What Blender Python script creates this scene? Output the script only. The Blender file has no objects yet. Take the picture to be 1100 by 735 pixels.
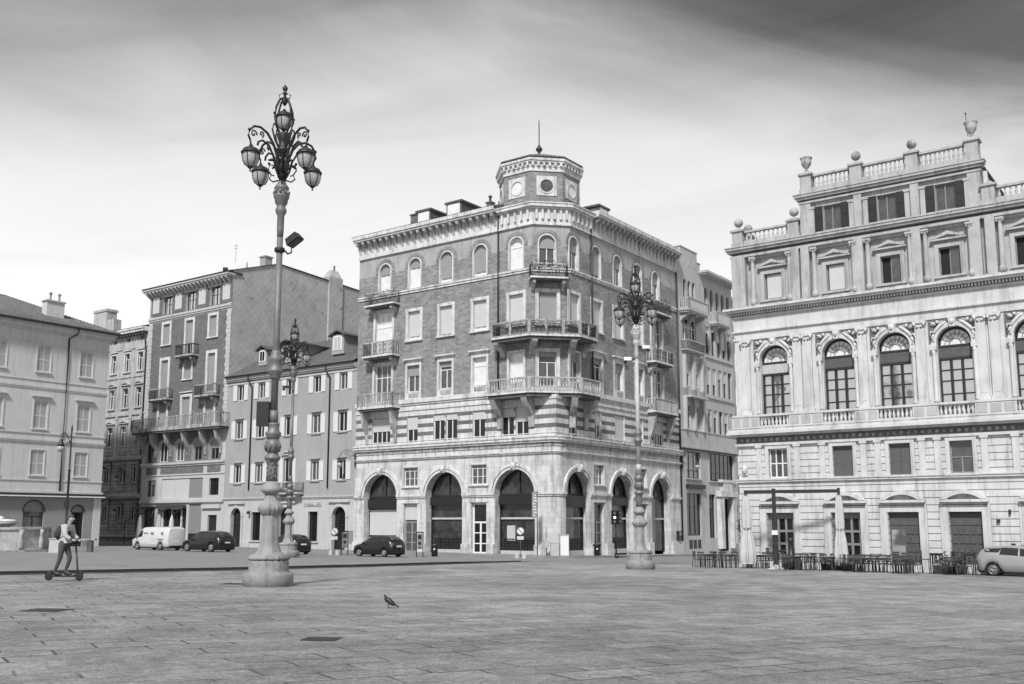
import bpy, math, random
from mathutils import Matrix, Vector
random.seed(7)
R = math.radians
PI = math.pi
sc = bpy.context.scene
col = sc.collection

# ---------------------------------------------------------------- camera
cam = bpy.data.objects.new('camera', bpy.data.cameras.new('camera'))
col.objects.link(cam)
cam.location = (0, 0, 1.65)
cam.rotation_euler = (R(90 + 8.3), 0, 0)
cam.data.sensor_width = 36
cam.data.lens = 34.985
cam.data.shift_y = 0.03505
cam.data.clip_end = 3000
cam.data.clip_start = 0.1
sc.camera = cam
sc.view_settings.view_transform = 'Standard'
sc.view_settings.look = 'None'
sc.view_settings.gamma = 1
sc.view_settings.use_curve_mapping = False
sc.view_settings.exposure = 0.3

# ---------------------------------------------------------------- sky and sun
SUN_EL, SUN_AZ = R(47), R(194)      # azimuth clockwise from +Y: behind the viewer, to the left
world = bpy.data.worlds.new('World'); sc.world = world
world.use_nodes = True
wn, wl = world.node_tree.nodes, world.node_tree.links
wn.clear()

class NT:
    """tiny helper that chains math nodes"""
    def __init__(s, nt): s.n, s.l = nt.nodes, nt.links
    def put(s, sock, v):
        if hasattr(v, 'is_output'): s.l.new(v, sock)
        else: sock.default_value = v
    def m(s, op, a, b=None, c=None, clamp=False):
        x = s.n.new('ShaderNodeMath'); x.operation = op; x.use_clamp = clamp
        s.put(x.inputs[0], a)
        if b is not None: s.put(x.inputs[1], b)
        if c is not None: s.put(x.inputs[2], c)
        return x.outputs[0]
    def smooth(s, x, a, b):
        n = s.n.new('ShaderNodeMapRange'); n.interpolation_type = 'SMOOTHSTEP'
        s.put(n.inputs[0], x); s.put(n.inputs[1], a); s.put(n.inputs[2], b)
        return n.outputs[0]
    def lerp(s, f, a, b):
        n = s.n.new('ShaderNodeMix'); n.data_type = 'FLOAT'
        s.put(n.inputs[0], f); s.put(n.inputs[2], a); s.put(n.inputs[3], b)
        return n.outputs[0]
    def comb(s, x, y, z):
        n = s.n.new('ShaderNodeCombineXYZ')
        for i, v in enumerate((x, y, z)): s.put(n.inputs[i], v)
        return n.outputs[0]
    def noise(s, vec, scale, detail=4, rough=.55, dist=0.):
        n = s.n.new('ShaderNodeTexNoise'); s.l.new(vec, n.inputs['Vector'])
        n.inputs['Scale'].default_value = scale; n.inputs['Detail'].default_value = detail
        n.inputs['Roughness'].default_value = rough; n.inputs['Distortion'].default_value = dist
        return n.outputs['Fac']

g = NT(world.node_tree)
sky = wn.new('ShaderNodeTexSky'); sky.sky_type = 'NISHITA'; sky.sun_disc = False
sky.sun_elevation = SUN_EL; sky.sun_rotation = SUN_AZ; sky.air_density = 1.5; sky.dust_density = 3
bw = wn.new('ShaderNodeRGBToBW'); wl.new(sky.outputs[0], bw.inputs[0])
tc = wn.new('ShaderNodeTexCoord')
sp = wn.new('ShaderNodeSeparateXYZ'); wl.new(tc.outputs['Generated'], sp.inputs[0])
az = g.m('MULTIPLY', g.m('ARCTAN2', sp.outputs[0], sp.outputs[1]), 57.3)
el = g.m('MULTIPLY', g.m('ARCSINE', sp.outputs[2]), 57.3)
v1 = g.comb(g.m('MULTIPLY', az, .045), g.m('MULTIPLY', g.m('ADD', el, g.m('MULTIPLY', az, .22)), .16), 3.1)
n1 = g.noise(v1, .8, 6, .55, .5)
v2 = g.comb(g.m('MULTIPLY', az, .03), g.m('MULTIPLY', g.m('ADD', el, g.m('MULTIPLY', az, -.15)), .22), 9.4)
n2 = g.noise(v2, 1.0, 6, .55, .6)
wob = g.m('MULTIPLY', g.m('SUBTRACT', n1, .5), 10)
# high dark bank of cloud: its lower edge sinks to the right and to the left
absaz = g.m('MINIMUM', g.m('ABSOLUTE', g.m('ADD', az, 1.5)), 42)
frontw = g.smooth(g.m('ABSOLUTE', az), 80, 45)
edge = g.m('SUBTRACT', 30.2, g.m('MULTIPLY', absaz, .27))
bank = g.smooth(g.m('ADD', g.m('SUBTRACT', el, edge), wob), -7.0, 3.6)
rightw = g.smooth(az, -26, 12)
overhead = g.m('SUBTRACT', 1, g.smooth(el, 30, 46))
bank = g.m('MULTIPLY', g.m('MULTIPLY', g.m('MULTIPLY', bank, overhead), g.lerp(rightw, .5, 1.0)), g.lerp(frontw, .25, 1))
# soft grey streaks lower down on the left
streak = g.m('MULTIPLY', g.smooth(n2, .42, .78), g.m('MULTIPLY', g.smooth(el, 13, 20), g.m('SUBTRACT', 1, g.smooth(az, -14, 6))))
base = g.lerp(g.smooth(el, 6, 29), 9.0, 5.9)
base = g.m('MULTIPLY', base, g.lerp(g.smooth(n2, .3, .75), 1.04, .93))
cl = g.lerp(g.m('MULTIPLY', bank, .97), base, g.lerp(n2, 1.4, .1))
cl = g.m('MULTIPLY', cl, g.lerp(streak, 1.0, .84))
# thinner light behind the viewer and overhead than along the bright horizon ahead
away = g.m('MAXIMUM', g.smooth(g.m('ABSOLUTE', az), 55, 110), g.smooth(el, 36, 62))
cl = g.m('MULTIPLY', cl, g.lerp(away, 1.0, .62))
lum = g.lerp(.06, cl, bw.outputs[0])
bg = wn.new('ShaderNodeBackground'); bg.inputs['Strength'].default_value = 0.1
wl.new(lum, bg.inputs['Color'])
wo = wn.new('ShaderNodeOutputWorld'); wl.new(bg.outputs[0], wo.inputs['Surface'])

sd = bpy.data.lights.new('sun', 'SUN'); sd.energy = 3.6; sd.angle = R(7); sd.color = (1, 1, 1)
sun = bpy.data.objects.new('sun', sd); col.objects.link(sun)
dv = Vector((math.sin(SUN_AZ) * math.cos(SUN_EL), math.cos(SUN_AZ) * math.cos(SUN_EL), math.sin(SUN_EL)))
sun.rotation_euler = dv.to_track_quat('Z', 'Y').to_euler()

# ---------------------------------------------------------------- materials (a black and white place)
def mat(name, v, rough=.8, var=.12, vs=1.2, bump=.0, bs=20., metal=0., brick=None, grain=0., streak=0., coat=0., rows=None, spec=.5):
    """v base grey; brick=(w,h,mortar,mortar_value,tint) in metres on the UVs; streak = vertical weathering; rows=(period) slats"""
    m = bpy.data.materials.new(name); m.use_nodes = True
    t = m.node_tree; n = t.nodes; g = NT(t)
    b = n['Principled BSDF']; b.inputs['Roughness'].default_value = rough
    b.inputs['Metallic'].default_value = metal; b.inputs['Coat Weight'].default_value = coat
    b.inputs['Specular IOR Level'].default_value = spec
    tc = n.new('ShaderNodeTexCoord'); ob = tc.outputs['Object']; uv = tc.outputs['UV']
    val = g.lerp(g.noise(ob, vs, 5, .6), v * (1 - var * 2), v * (1 + var * 2))
    if grain: val = g.m('MULTIPLY', val, g.lerp(g.noise(ob, 4.5, 4, .8), 1 - grain, 1 + grain))
    h = None
    if streak:
        mp = n.new('ShaderNodeMapping'); mp.inputs['Scale'].default_value = (2.6, 2.6, .32); t.links.new(ob, mp.inputs[0])
        s1 = g.smooth(g.noise(mp.outputs[0], 1.0, 7, .7), .46, .66)
        val = g.m('MULTIPLY', val, g.lerp(s1, 1.0, 1 - streak))
    if brick:
        bt = n.new('ShaderNodeTexBrick'); t.links.new(uv, bt.inputs['Vector'])
        w, hh, mo, mv, tint = brick
        bt.inputs['Scale'].default_value = 1; bt.inputs['Brick Width'].default_value = w; bt.inputs['Row Height'].default_value = hh
        bt.inputs['Mortar Size'].default_value = mo; bt.inputs['Mortar Smooth'].default_value = .1
        bt.inputs['Color1'].default_value = (1 - tint,) * 3 + (1,); bt.inputs['Color2'].default_value = (1 + tint,) * 3 + (1,)
        bt.inputs['Mortar'].default_value = (mv,) * 3 + (1,)
        b2 = n.new('ShaderNodeRGBToBW'); t.links.new(bt.outputs['Color'], b2.inputs[0])
        val = g.m('MULTIPLY', val, b2.outputs[0])
        h = g.m('MULTIPLY', bt.outputs['Fac'], -1)
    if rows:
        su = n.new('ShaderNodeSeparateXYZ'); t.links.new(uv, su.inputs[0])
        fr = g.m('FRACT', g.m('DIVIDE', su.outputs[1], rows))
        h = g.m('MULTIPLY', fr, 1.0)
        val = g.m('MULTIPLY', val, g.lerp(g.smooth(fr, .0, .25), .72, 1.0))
    if bump:
        nz = g.noise(ob, bs, 4, .6)
        h = nz if h is None else g.m('ADD', h, g.m('MULTIPLY', nz, .5))
    if h is not None:
        bp = n.new('ShaderNodeBump'); bp.inputs['Strength'].default_value = bump or .4; bp.inputs['Distance'].default_value = .02
        t.links.new(h, bp.inputs['Height']); t.links.new(bp.outputs[0], b.inputs['Normal'])
    t.links.new(val, b.inputs['Base Color'])
    return m

M = {}
M['brick'] = mat('brick', .23, .9, .22, .5, .35, 30, grain=.6, brick=(.5, .2, .012, 1.25, .22), streak=.15)
M['brick_dark'] = mat('dark_brick', .135, .9, .12, .6, .3, 30, brick=(.5, .2, .01, 1.2, .18))
M['plaster_patch'] = mat('old_plaster', .36, .9, .2, .7, .15, 12, streak=.25)
M['stone'] = mat('pale_stone', .6, .8, .2, 1.3, .25, 14, streak=.4)
M['ashlar'] = mat('pale_ashlar', .56, .8, .16, 1.0, .35, 14, brick=(1.5, .42, .012, .8, .1), streak=.42)
M['stain'] = mat('weathered_stone', .36, .9, .45, 2.2, .3, 10, streak=.6)
M['palazzo'] = mat('palazzo_render', .55, .85, .14, .9, .25, 9, streak=.27)
M['palazzo_rust'] = mat('palazzo_banded_render', .56, .85, .14, .9, .25, 9, brick=(60, .37, .025, .25, .0), streak=.38)
M['palazzo_attic'] = mat('palazzo_attic_stone', .41, .85, .17, 1.1, .3, 10, streak=.35)
M['dark_frieze'] = mat('dark_frieze_stone', .13, .9, .3, 2, .3, 12)
M['grey_plaster'] = mat('grey_plaster', .46, .9, .09, .35, .08, 20, streak=.1)
M['pale_plaster'] = mat('pale_plaster', .56, .9, .08, .3, .08, 20, streak=.14)
M['mid_plaster'] = mat('mid_plaster', .33, .9, .1, .3, .08, 20, streak=.12)
M['low_rust'] = mat('banded_grey_plaster', .27, .9, .1, .4, .1, 20, brick=(80, .42, .014, .75, 0))
M['cream_plaster'] = mat('pale_render', .45, .9, .1, .3, .1, 16, streak=.2)
M['ornate'] = mat('ornate_facade_stone', .42, .9, .2, .9, .3, 9, streak=.35)
M['ornate_dark'] = mat('sooty_banded_stone', .32, .9, .3, 1.3, .3, 9, brick=(1.2, .38, .03, .45, .15), streak=.4)
M['slate_hang'] = mat('diamond_cladding', .4, .8, .2, .7, .2, 20)
M['tile'] = mat('roof_tile', .16, .85, .2, 1.5, .3, 9, brick=(.24, .4, .03, .4, .25))
M['slate'] = mat('slate_roof', .1, .7, .2, 2, .3, 9, brick=(.4, .3, .02, .6, .2))
M['white'] = mat('white_paint', .72, .6, .06, 1, 0)
M['louvre'] = mat('white_louvred_shutter', .66, .65, .08, 1.5, .35, 20, rows=.09)
M['louvre_panel'] = mat('louvre_slats', .4, .65, .08, 1.5, .4, 20, rows=.09)
M['shop_pane'] = mat('shop_window_pane', .04, .05, .9, .9, 0, spec=.5, coat=.25, grain=.9)  # noise blotches paint dim reflections and interior shapes into the pane
M['louvre_grey'] = mat('grey_louvred_shutter', .34, .65, .08, 1.5, .35, 20, rows=.09)
M['dark_louvre'] = mat('dark_louvred_shutter', .1, .65, .08, 1.5, .35, 20, rows=.09)
M['roller'] = mat('roller_shutter', .30, .6, .06, 1, .4, 20, rows=.11)
M['roller_pale'] = mat('pale_roller_shutter', .55, .6, .05, 1, .4, 20, rows=.13)
M['pane'] = mat('dark_window_pane', .015, .06, .3, .6, 0, spec=.5, coat=.12)
M['pane_bright'] = mat('pale_window_pane', .72, .12, .15, 1.2, 0, coat=1)  # pale pane colour under a clear coat
M['pane_mid'] = mat('mid_window_pane', .08, .08, .5, 1.2, 0, coat=1)  # mid-dark pane colour
M['mirror_pane'] = mat('sky_reflecting_pane', .75, .04, .04, .8, .02, 2, metal=.95)
M['dark'] = mat('interior_dark', .012, .9, .2, 2, 0)
M['iron'] = mat('dark_iron', .035, .5, .25, 6, .2, 40, metal=.4)
M['iron_grey'] = mat('weathered_cast_iron', .17, .55, .25, 5, .35, 18, metal=.3)
M['iron_pale'] = mat('grey_painted_iron', .16, .55, .18, 4, .3, 18, metal=.2)
M['iron_light'] = mat('light_painted_iron', .42, .55, .12, 4, .3, 18)
M['dark_or_shade'] = mat('dark_or_shade_stone', .1, .9, .4, 2.5, .3, 10, streak=.3)  # dark stone; under the balconies its darkness is painted-in shade
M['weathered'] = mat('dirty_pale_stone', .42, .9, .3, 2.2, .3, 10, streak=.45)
M['granite'] = mat('lamp_granite', .24, .8, .25, 6, .5, 30, streak=.3)
M['lampstone'] = mat('lamp_pedestal', .27, .7, .2, 3, .35, 16, streak=.35)
M['glass_lamp'] = mat('frosted_lamp_glass', .38, .25, .1, 3, 0, coat=.4)
M['black'] = mat('black_paint', .014, .5, .2, 5, 0, coat=.08)
M['rubber'] = mat('tyre_rubber', .02, .85, .2, 8, 0)
M['rim'] = mat('alloy_rim', .45, .3, .1, 8, 0, metal=.7)
M['car_white'] = mat('white_car_paint', .56, .3, .03, 1, 0, coat=.8)
M['car_black'] = mat('black_car_paint', .012, .3, .1, 1, 0, coat=.35, spec=.4)
M['car_silver'] = mat('silver_car_paint', .34, .3, .04, 1, 0, metal=.35, coat=.9)
M['car_glass'] = mat('car_glass', .02, .05, .2, 1, 0, coat=.6)
M['lens'] = mat('lamp_lens', .5, .15, .2, 6, 0, coat=1)
M['lens_dark'] = mat('tail_lens', .14, .2, .2, 6, 0, coat=1)
M['wood'] = mat('dark_wood', .05, .6, .3, 6, .2, 20)
M['wood_mid'] = mat('weathered_door_wood', .08, .6, .25, 4, .3, 16)
M['canvas'] = mat('pale_parasol_canvas', .48, .9, .1, 2, .2, 8)
M['leaf'] = mat('leaves', .06, .7, .3, 4, .2, 20)
M['cloth_dark'] = mat('dark_cloth', .04, .9, .3, 4, .9, 14)
M['cloth_light'] = mat('pale_jacket', .42, .9, .25, 5, 1, 11)
M['jeans'] = mat('grey_trousers', .07, .9, .3, 6, 1, 13)
M['skin'] = mat('skin', .42, .6, .08, 6, 0)
M['hair'] = mat('dark_hair', .04, .7, .2, 10, .2, 60)
M['feather'] = mat('pigeon_feathers', .018, .7, .4, 14, .2, 50)
M['relief'] = mat('relief_stone', .55, .85, .3, 5, .4, 20)
M['asphalt'] = mat('asphalt', .19, .9, .2, .5, .3, 40)
M['pavement'] = mat('pavement_slabs', .22, .85, .14, .5, .3, 18, brick=(1.0, .6, .012, .6, .1))
M['kerb'] = mat('kerb_stone', .26, .85, .25, 1.4, .3, 20, brick=(1.1, .5, .015, .4, .15))
M['gutter_or_kerb_shade'] = mat('kerb_shade', .035, .9, .35, 1.5, .3, 20)  # shadow line of the kerb as a dark colour, for face and foot
M['sign_white'] = mat('sign_white', .75, .5, .04, 2, 0)
M['sign_grey'] = mat('sign_grey', .22, .5, .3, 9, 0)
M['concrete'] = mat('concrete', .45, .9, .15, 3, .3, 20)

def diamond_cladding():
    m = M['slate_hang']; t = m.node_tree; n = t.nodes; g = NT(t)
    b = n['Principled BSDF']
    old = b.inputs['Base Color'].links[0].from_socket
    tc = n.new('ShaderNodeTexCoord'); s = n.new('ShaderNodeSeparateXYZ'); t.links.new(tc.outputs['UV'], s.inputs[0])
    a = g.m('FRACT', g.m('MULTIPLY', g.m('ADD', s.outputs[0], s.outputs[1]), 1.15))
    c = g.m('FRACT', g.m('MULTIPLY', g.m('SUBTRACT', s.outputs[0], s.outputs[1]), 1.15))
    lo = g.m('MULTIPLY', g.smooth(a, 0, .3), g.smooth(c, .0, .3))
    top = g.smooth(s.outputs[1], 20, 28.5)
    hole = g.m('MULTIPLY', g.smooth(g.noise(tc.outputs['Object'], 1.3, 5, .7), .6, .66), top)
    v = g.m('MULTIPLY', old, g.lerp(lo, .9, 1.03))
    v = g.m('MULTIPLY', v, g.lerp(hole, 1.0, .45))
    t.links.new(v, b.inputs['Base Color'])
diamond_cladding()

def paving_material():
    m = bpy.data.materials.new('stone_paving'); m.use_nodes = True; t = m.node_tree; n = t.nodes; g = NT(t)
    b = n['Principled BSDF']
    tc = n.new('ShaderNodeTexCoord')
    mp = n.new('ShaderNodeMapping'); mp.inputs['Rotation'].default_value = (0, 0, R(-31)); t.links.new(tc.outputs['Object'], mp.inputs[0])
    warp = n.new('ShaderNodeVectorMath'); warp.operation = 'ADD'
    nw = n.new('ShaderNodeTexNoise'); nw.inputs['Scale'].default_value = .9; nw.inputs['Detail'].default_value = 3; t.links.new(mp.outputs[0], nw.inputs['Vector'])
    vs = n.new('ShaderNodeVectorMath'); vs.operation = 'SCALE'; vs.inputs['Scale'].default_value = .10
    t.links.new(nw.outputs['Color'], vs.inputs[0]); t.links.new(mp.outputs[0], warp.inputs[0]); t.links.new(vs.outputs[0], warp.inputs[1])
    bt = n.new('ShaderNodeTexBrick'); t.links.new(warp.outputs[0], bt.inputs['Vector'])
    for k, v in (('Scale', 1), ('Brick Width', 1.25), ('Row Height', .62), ('Mortar Size', .022), ('Mortar Smooth', .25), ('Bias', 0)): bt.inputs[k].default_value = v
    bt.inputs['Color1'].default_value = (.84,) * 3 + (1,); bt.inputs['Color2'].default_value = (1.16,) * 3 + (1,); bt.inputs['Mortar'].default_value = (1,) * 4
    tone = n.new('ShaderNodeRGBToBW'); t.links.new(bt.outputs['Color'], tone.inputs[0])
    ob = mp.outputs[0]
    big = g.smooth(g.noise(ob, .12, 4, .6, .4), .3, .7); mid = g.smooth(g.noise(ob, .8, 6, .7, .5), .3, .7); fine = g.smooth(g.noise(ob, 7, 6, .75), .28, .72); grain = g.smooth(g.noise(ob, 42, 4, .8), .3, .7)
    v = g.lerp(big, .25, .36)
    v = g.m('MULTIPLY', v, g.lerp(mid, .76, 1.22))
    v = g.m('MULTIPLY', v, g.lerp(fine, .74, 1.24))
    v = g.m('MULTIPLY', v, g.lerp(grain, .66, 1.34))
    v = g.m('MULTIPLY', v, tone.outputs[0])
    v = g.m('MULTIPLY', v, g.lerp(g.smooth(g.noise(ob, 19, 3, .85), .3, .7), .68, 1.3))
    # joints are open only here and there
    joint = g.m('MULTIPLY', bt.outputs['Fac'], g.smooth(g.noise(ob, .55, 4, .6), .42, .56))
    v = g.m('MULTIPLY', v, g.lerp(joint, 1.0, .16))
    pit = g.smooth(g.noise(ob, 3.1, 6, .75), .68, .73)
    v = g.m('MULTIPLY', v, g.lerp(pit, 1.0, .7))
    t.links.new(v, b.inputs['Base Color'])
    b.inputs['Roughness'].default_value = .62
    hgt = g.m('ADD', g.m('MULTIPLY', mid, 1.6), g.m('ADD', g.m('MULTIPLY', fine, .55), g.m('ADD', g.m('MULTIPLY', grain, .16), g.m('MULTIPLY', joint, -.6))))
    bp = n.new('ShaderNodeBump'); bp.inputs['Strength'].default_value = 1; bp.inputs['Distance'].default_value = .05
    t.links.new(hgt, bp.inputs['Height']); t.links.new(bp.outputs[0], b.inputs['Normal'])
    return m
M['paving'] = paving_material()

# ---------------------------------------------------------------- mesh helpers
class MB:
    def __init__(s, T=None): s.v, s.f, s.mi, s.sm, s.T = [], [], [], [], T
    def add(s, vs, fs, m=0, smooth=False):
        o = len(s.v)
        for p in vs:
            p = Vector(p); s.v.append(tuple(s.T @ p if s.T else p))
        for f in fs: s.f.append(tuple(o + i for i in f)); s.mi.append(m); s.sm.append(smooth)
        return s
    def box(s, x0, x1, y0, y1, z0, z1, m=0, tx=0, tz=0):
        """tx: top narrower by tx each side"""
        a = [(x0, y0, z0), (x1, y0, z0), (x1, y1, z0), (x0, y1, z0), (x0 + tx, y0 + tz, z1), (x1 - tx, y0 + tz, z1), (x1 - tx, y1 - tz, z1), (x0 + tx, y1 - tz, z1)]
        return s.add(a, [(0, 1, 5, 4), (1, 2, 6, 5), (2, 3, 7, 6), (3, 0, 4, 7), (4, 5, 6, 7), (3, 2, 1, 0)], m)
    def prism(s, pts, y0, y1, m=0):
        """polygon in x,z pushed from y0 to y1"""
        k = len(pts)
        a = [(x, y0, z) for x, z in pts] + [(x, y1, z) for x, z in pts]
        return s.add(a, [tuple(range(k)), tuple(range(2 * k - 1, k - 1, -1))] + [(i, k + i, k + (i + 1) % k, (i + 1) % k) for i in range(k)], m)
    def plan(s, pts, z0, z1, m=0, pts2=None):
        """polygon in x,y raised from z0 to z1"""
        k = len(pts); q = pts2 or pts
        a = [(x, y, z0) for x, y in pts] + [(x, y, z1) for x, y in q]
        return s.add(a, [tuple(range(k - 1, -1, -1)), tuple(range(k, 2 * k))] + [(i, (i + 1) % k, k + (i + 1) % k, k + i) for i in range(k)], m)
    def lathe(s, prof, cx=0, cy=0, z=0, seg=16, m=0, smooth=True, flute=0, nf=0, ang=0):
        a = []
        for r, h in prof:
            for i in range(seg):
                t = 2 * PI * i / seg + ang
                rr = r * (1 + flute * math.cos(nf * t)) if nf else r
                a.append((cx + rr * math.cos(t), cy + rr * math.sin(t), z + h))
        fs = []
        for j in range(len(prof) - 1):
            for i in range(seg):
                i2 = (i + 1) % seg
                fs.append((j * seg + i, j * seg + i2, (j + 1) * seg + i2, (j + 1) * seg + i))
        fs.append(tuple(range(seg - 1, -1, -1))); fs.append(tuple((len(prof) - 1) * seg + i for i in range(seg)))
        return s.add(a, fs, m, smooth)
    def tube(s, path, r, seg=6, m=0, closed=False):
        P = [Vector(p) for p in path]; n = len(P); a = []; rr = r if isinstance(r, (list, tuple)) else [r] * n
        up = Vector((0, 0, 1))
        for i, p in enumerate(P):
            d = (P[(i + 1) % n] - P[i - 1]) if closed else (P[min(i + 1, n - 1)] - P[max(i - 1, 0)])
            if d.length < 1e-9: d = Vector((0, 0, 1))
            d.normalize()
            u = d.cross(up)
            if u.length < .05: u = d.cross(Vector((1, 0, 0)))
            u.normalize(); w = u.cross(d)
            for k in range(seg):
                t = 2 * PI * k / seg
                a.append(tuple(p + (u * math.cos(t) + w * math.sin(t)) * rr[i]))
        fs = []
        for i in range(n if closed else n - 1):
            j = (i + 1) % n
            for k in range(seg):
                k2 = (k + 1) % seg
                fs.append((i * seg + k, j * seg + k, j * seg + k2, i * seg + k2))
        if not closed: fs += [tuple(range(seg)), tuple(range(n * seg - 1, (n - 1) * seg - 1, -1))]
        return s.add(a, fs, m, True)
    def ball(s, c, r, m=0, seg=10, rings=6):
        rx, ry, rz = r if isinstance(r, (list, tuple)) else (r, r, r)
        a = []
        for j in range(rings + 1):
            ph = -PI / 2 + PI * j / rings; q = max(.02, math.cos(ph))
            for i in range(seg):
                t = 2 * PI * i / seg
                a.append((c[0] + rx * q * math.cos(t), c[1] + ry * q * math.sin(t), c[2] + rz * math.sin(ph)))
        fs = []
        for j in range(rings):
            for i in range(seg):
                i2 = (i + 1) % seg
                fs.append((j * seg + i, j * seg + i2, (j + 1) * seg + i2, (j + 1) * seg + i))
        return s.add(a, fs, m, True)
    def arc(s, cx, cz, r0, r1, y0, y1, a0=0, a1=180, n=14, m=0):
        """ring sector in x,z; front y0, back y1"""
        a = []
        for i in range(n + 1):
            t = R(a0 + (a1 - a0) * i / n); c_, s_ = math.cos(t), math.sin(t)
            a += [(cx + r0 * c_, y0, cz + r0 * s_), (cx + r1 * c_, y0, cz + r1 * s_), (cx + r1 * c_, y1, cz + r1 * s_), (cx + r0 * c_, y1, cz + r0 * s_)]
        fs = []
        for i in range(n):
            p, q = 4 * i, 4 * i + 4
            fs += [(p, p + 1, q + 1, q), (p + 1, p + 2, q + 2, q + 1), (p + 3, p, q, q + 3), (p + 2, p + 3, q + 3, q + 2)]
        fs += [(0, 3, 2, 1), (4 * n, 4 * n + 1, 4 * n + 2, 4 * n + 3)]
        return s.add(a, fs, m)
    def wall(s, s0, s1, z0, z1, holes=(), depth=.3, mf=0, cuts=(), y=0, xc=(), rm=None):
        """wall sheet at y with openings (sa, sb, za, zb, rise) and their reveals; rise>0 arches the head; mf: material or function(s, z)"""
        F = mf if callable(mf) else (lambda a, b: mf)
        xs = sorted(set([s0, s1] + [v for h in holes for v in h[:2]] + list(xc)))
        zs = sorted(set([z0, z1] + [v for h in holes for v in h[2:4]] + list(cuts)))
        xs = [v for v in xs if s0 <= v <= s1]; zs = [v for v in zs if z0 <= v <= z1]
        for i in range(len(xs) - 1):
            for j in range(len(zs) - 1):
                a, b, c, d = xs[i], xs[i + 1], zs[j], zs[j + 1]
                cx, cz = (a + b) / 2, (c + d) / 2
                if any(h[0] < cx < h[1] and h[2] < cz < h[3] for h in holes): continue
                s.add([(a, y, c), (b, y, c), (b, y, d), (a, y, d)], [(0, 1, 2, 3)], F(cx, cz))
        for h in holes:
            a, b, c, d = h[:4]; rise = h[4] if len(h) > 4 else 0
            m = F(a - .01, (c + d) / 2) if rm is None else rm
            sp = d - rise; y2 = y + (h[5] if len(h) > 5 else depth)
            bot = max(c, z0)
            s.add([(a, y, bot), (a, y2, bot), (a, y2, sp), (a, y, sp)], [(0, 1, 2, 3)], m)
            s.add([(b, y, bot), (b, y2, bot), (b, y2, sp), (b, y, sp)], [(3, 2, 1, 0)], m)
            s.add([(a, y, bot), (b, y, bot), (b, y2, bot), (a, y2, bot)], [(0, 1, 2, 3)], m)
            if rise <= 0:
                s.add([(a, y, d), (b, y, d), (b, y2, d), (a, y2, d)], [(3, 2, 1, 0)], m)
            else:
                pts = archpts(a, b, sp, rise)
                mm = F((a + b) / 2, d + .01)
                for (x0, q0), (x1, q1) in zip(pts[:-1], pts[1:]):
                    s.add([(x0, y, q0), (x1, y, q1), (x1, y, d), (x0, y, d)], [(0, 1, 2, 3)], mm)
                    s.add([(x0, y, q0), (x1, y, q1), (x1, y2, q1), (x0, y2, q0)], [(0, 3, 2, 1)], m)
        return s

def archpts(a, b, sp, rise, n=14):
    w = (b - a) / 2; cx = (a + b) / 2
    if rise >= w * .98: return [(cx - w * math.cos(PI * i / n), sp + rise * math.sin(PI * i / n)) for i in range(n + 1)]
    r = (w * w + rise * rise) / (2 * rise); th = math.asin(w / r)
    return [(cx + r * math.sin(-th + 2 * th * i / n), sp + rise - r + r * math.cos(-th + 2 * th * i / n)) for i in range(n + 1)]

def mesh_of(name, mb, mats):
    me = bpy.data.meshes.new(name)
    me.from_pydata(mb.v, [], mb.f)
    for k in (mats if isinstance(mats, (list, tuple)) else [mats]): me.materials.append(M[k])
    me.polygons.foreach_set('material_index', mb.mi)
    me.polygons.foreach_set('use_smooth', mb.sm)
    uvl = me.uv_layers.new(name='UVMap')
    d = [0.0] * (2 * len(me.loops)); V = mb.v
    inv = mb.T.inverted() if mb.T else None
    L = [tuple(inv @ Vector(p)) for p in V] if inv else V
    li = 0
    for f in mb.f:
        p0, p1, p2 = Vector(L[f[0]]), Vector(L[f[1]]), Vector(L[f[2]])
        nn = (p1 - p0).cross(p2 - p0); ax, ay, az_ = abs(nn.x), abs(nn.y), abs(nn.z)
        for i in f:
            x, y, z = L[i]
            u, w = (x, z) if ay >= ax and ay >= az_ else ((y, z) if ax >= az_ else (x, y))
            d[2 * li] = u; d[2 * li + 1] = w; li += 1
    uvl.data.foreach_set('uv', d)
    me.update()
    return me

def link(name, me, parent=None, mtx=None):
    o = bpy.data.objects.new(name, me); col.objects.link(o)
    if parent: o.parent = parent
    if mtx is not None: o.matrix_local = mtx
    return o
def obj(name, mb, mats, parent=None, mtx=None): return link(name, mesh_of(name, mb, mats), parent, mtx)
def tag(o, label, cat, group=None):
    o['label'] = label; o['category'] = cat
    if group: o['group'] = group
    return o
def thing(name, label, cat, loc=(0, 0, 0), rz=0, group=None):
    o = bpy.data.objects.new(name, None); col.objects.link(o)
    o.empty_display_size = .3
    o.location = loc; o.rotation_euler = (0, 0, rz)
    return tag(o, label, cat, group)
def struct(name, mb, mats):
    o = obj(name, mb, mats); o['kind'] = 'structure'; return o
def dup(root, loc, rz, label, group=None):
    r = root.copy(); col.objects.link(r); r.location = loc; r.rotation_euler = (0, 0, rz); r['label'] = label
    if group: r['group'] = group
    for ch in list(root.children):
        c = ch.copy(); col.objects.link(c); c.parent = r; c.matrix_parent_inverse = ch.matrix_parent_inverse
        for gg in list(ch.children):
            d = gg.copy(); col.objects.link(d); d.parent = c
    return r
def Tr(x, y, z): return Matrix.Translation((x, y, z))
def Rz(a): return Matrix.Rotation(a, 4, 'Z')
def G(x, y): return -(.0124 * y + .0135 * x)
CACHE = {}
def cached(key, fn):
    if key not in CACHE: CACHE[key] = fn()
    return CACHE[key]

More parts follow.
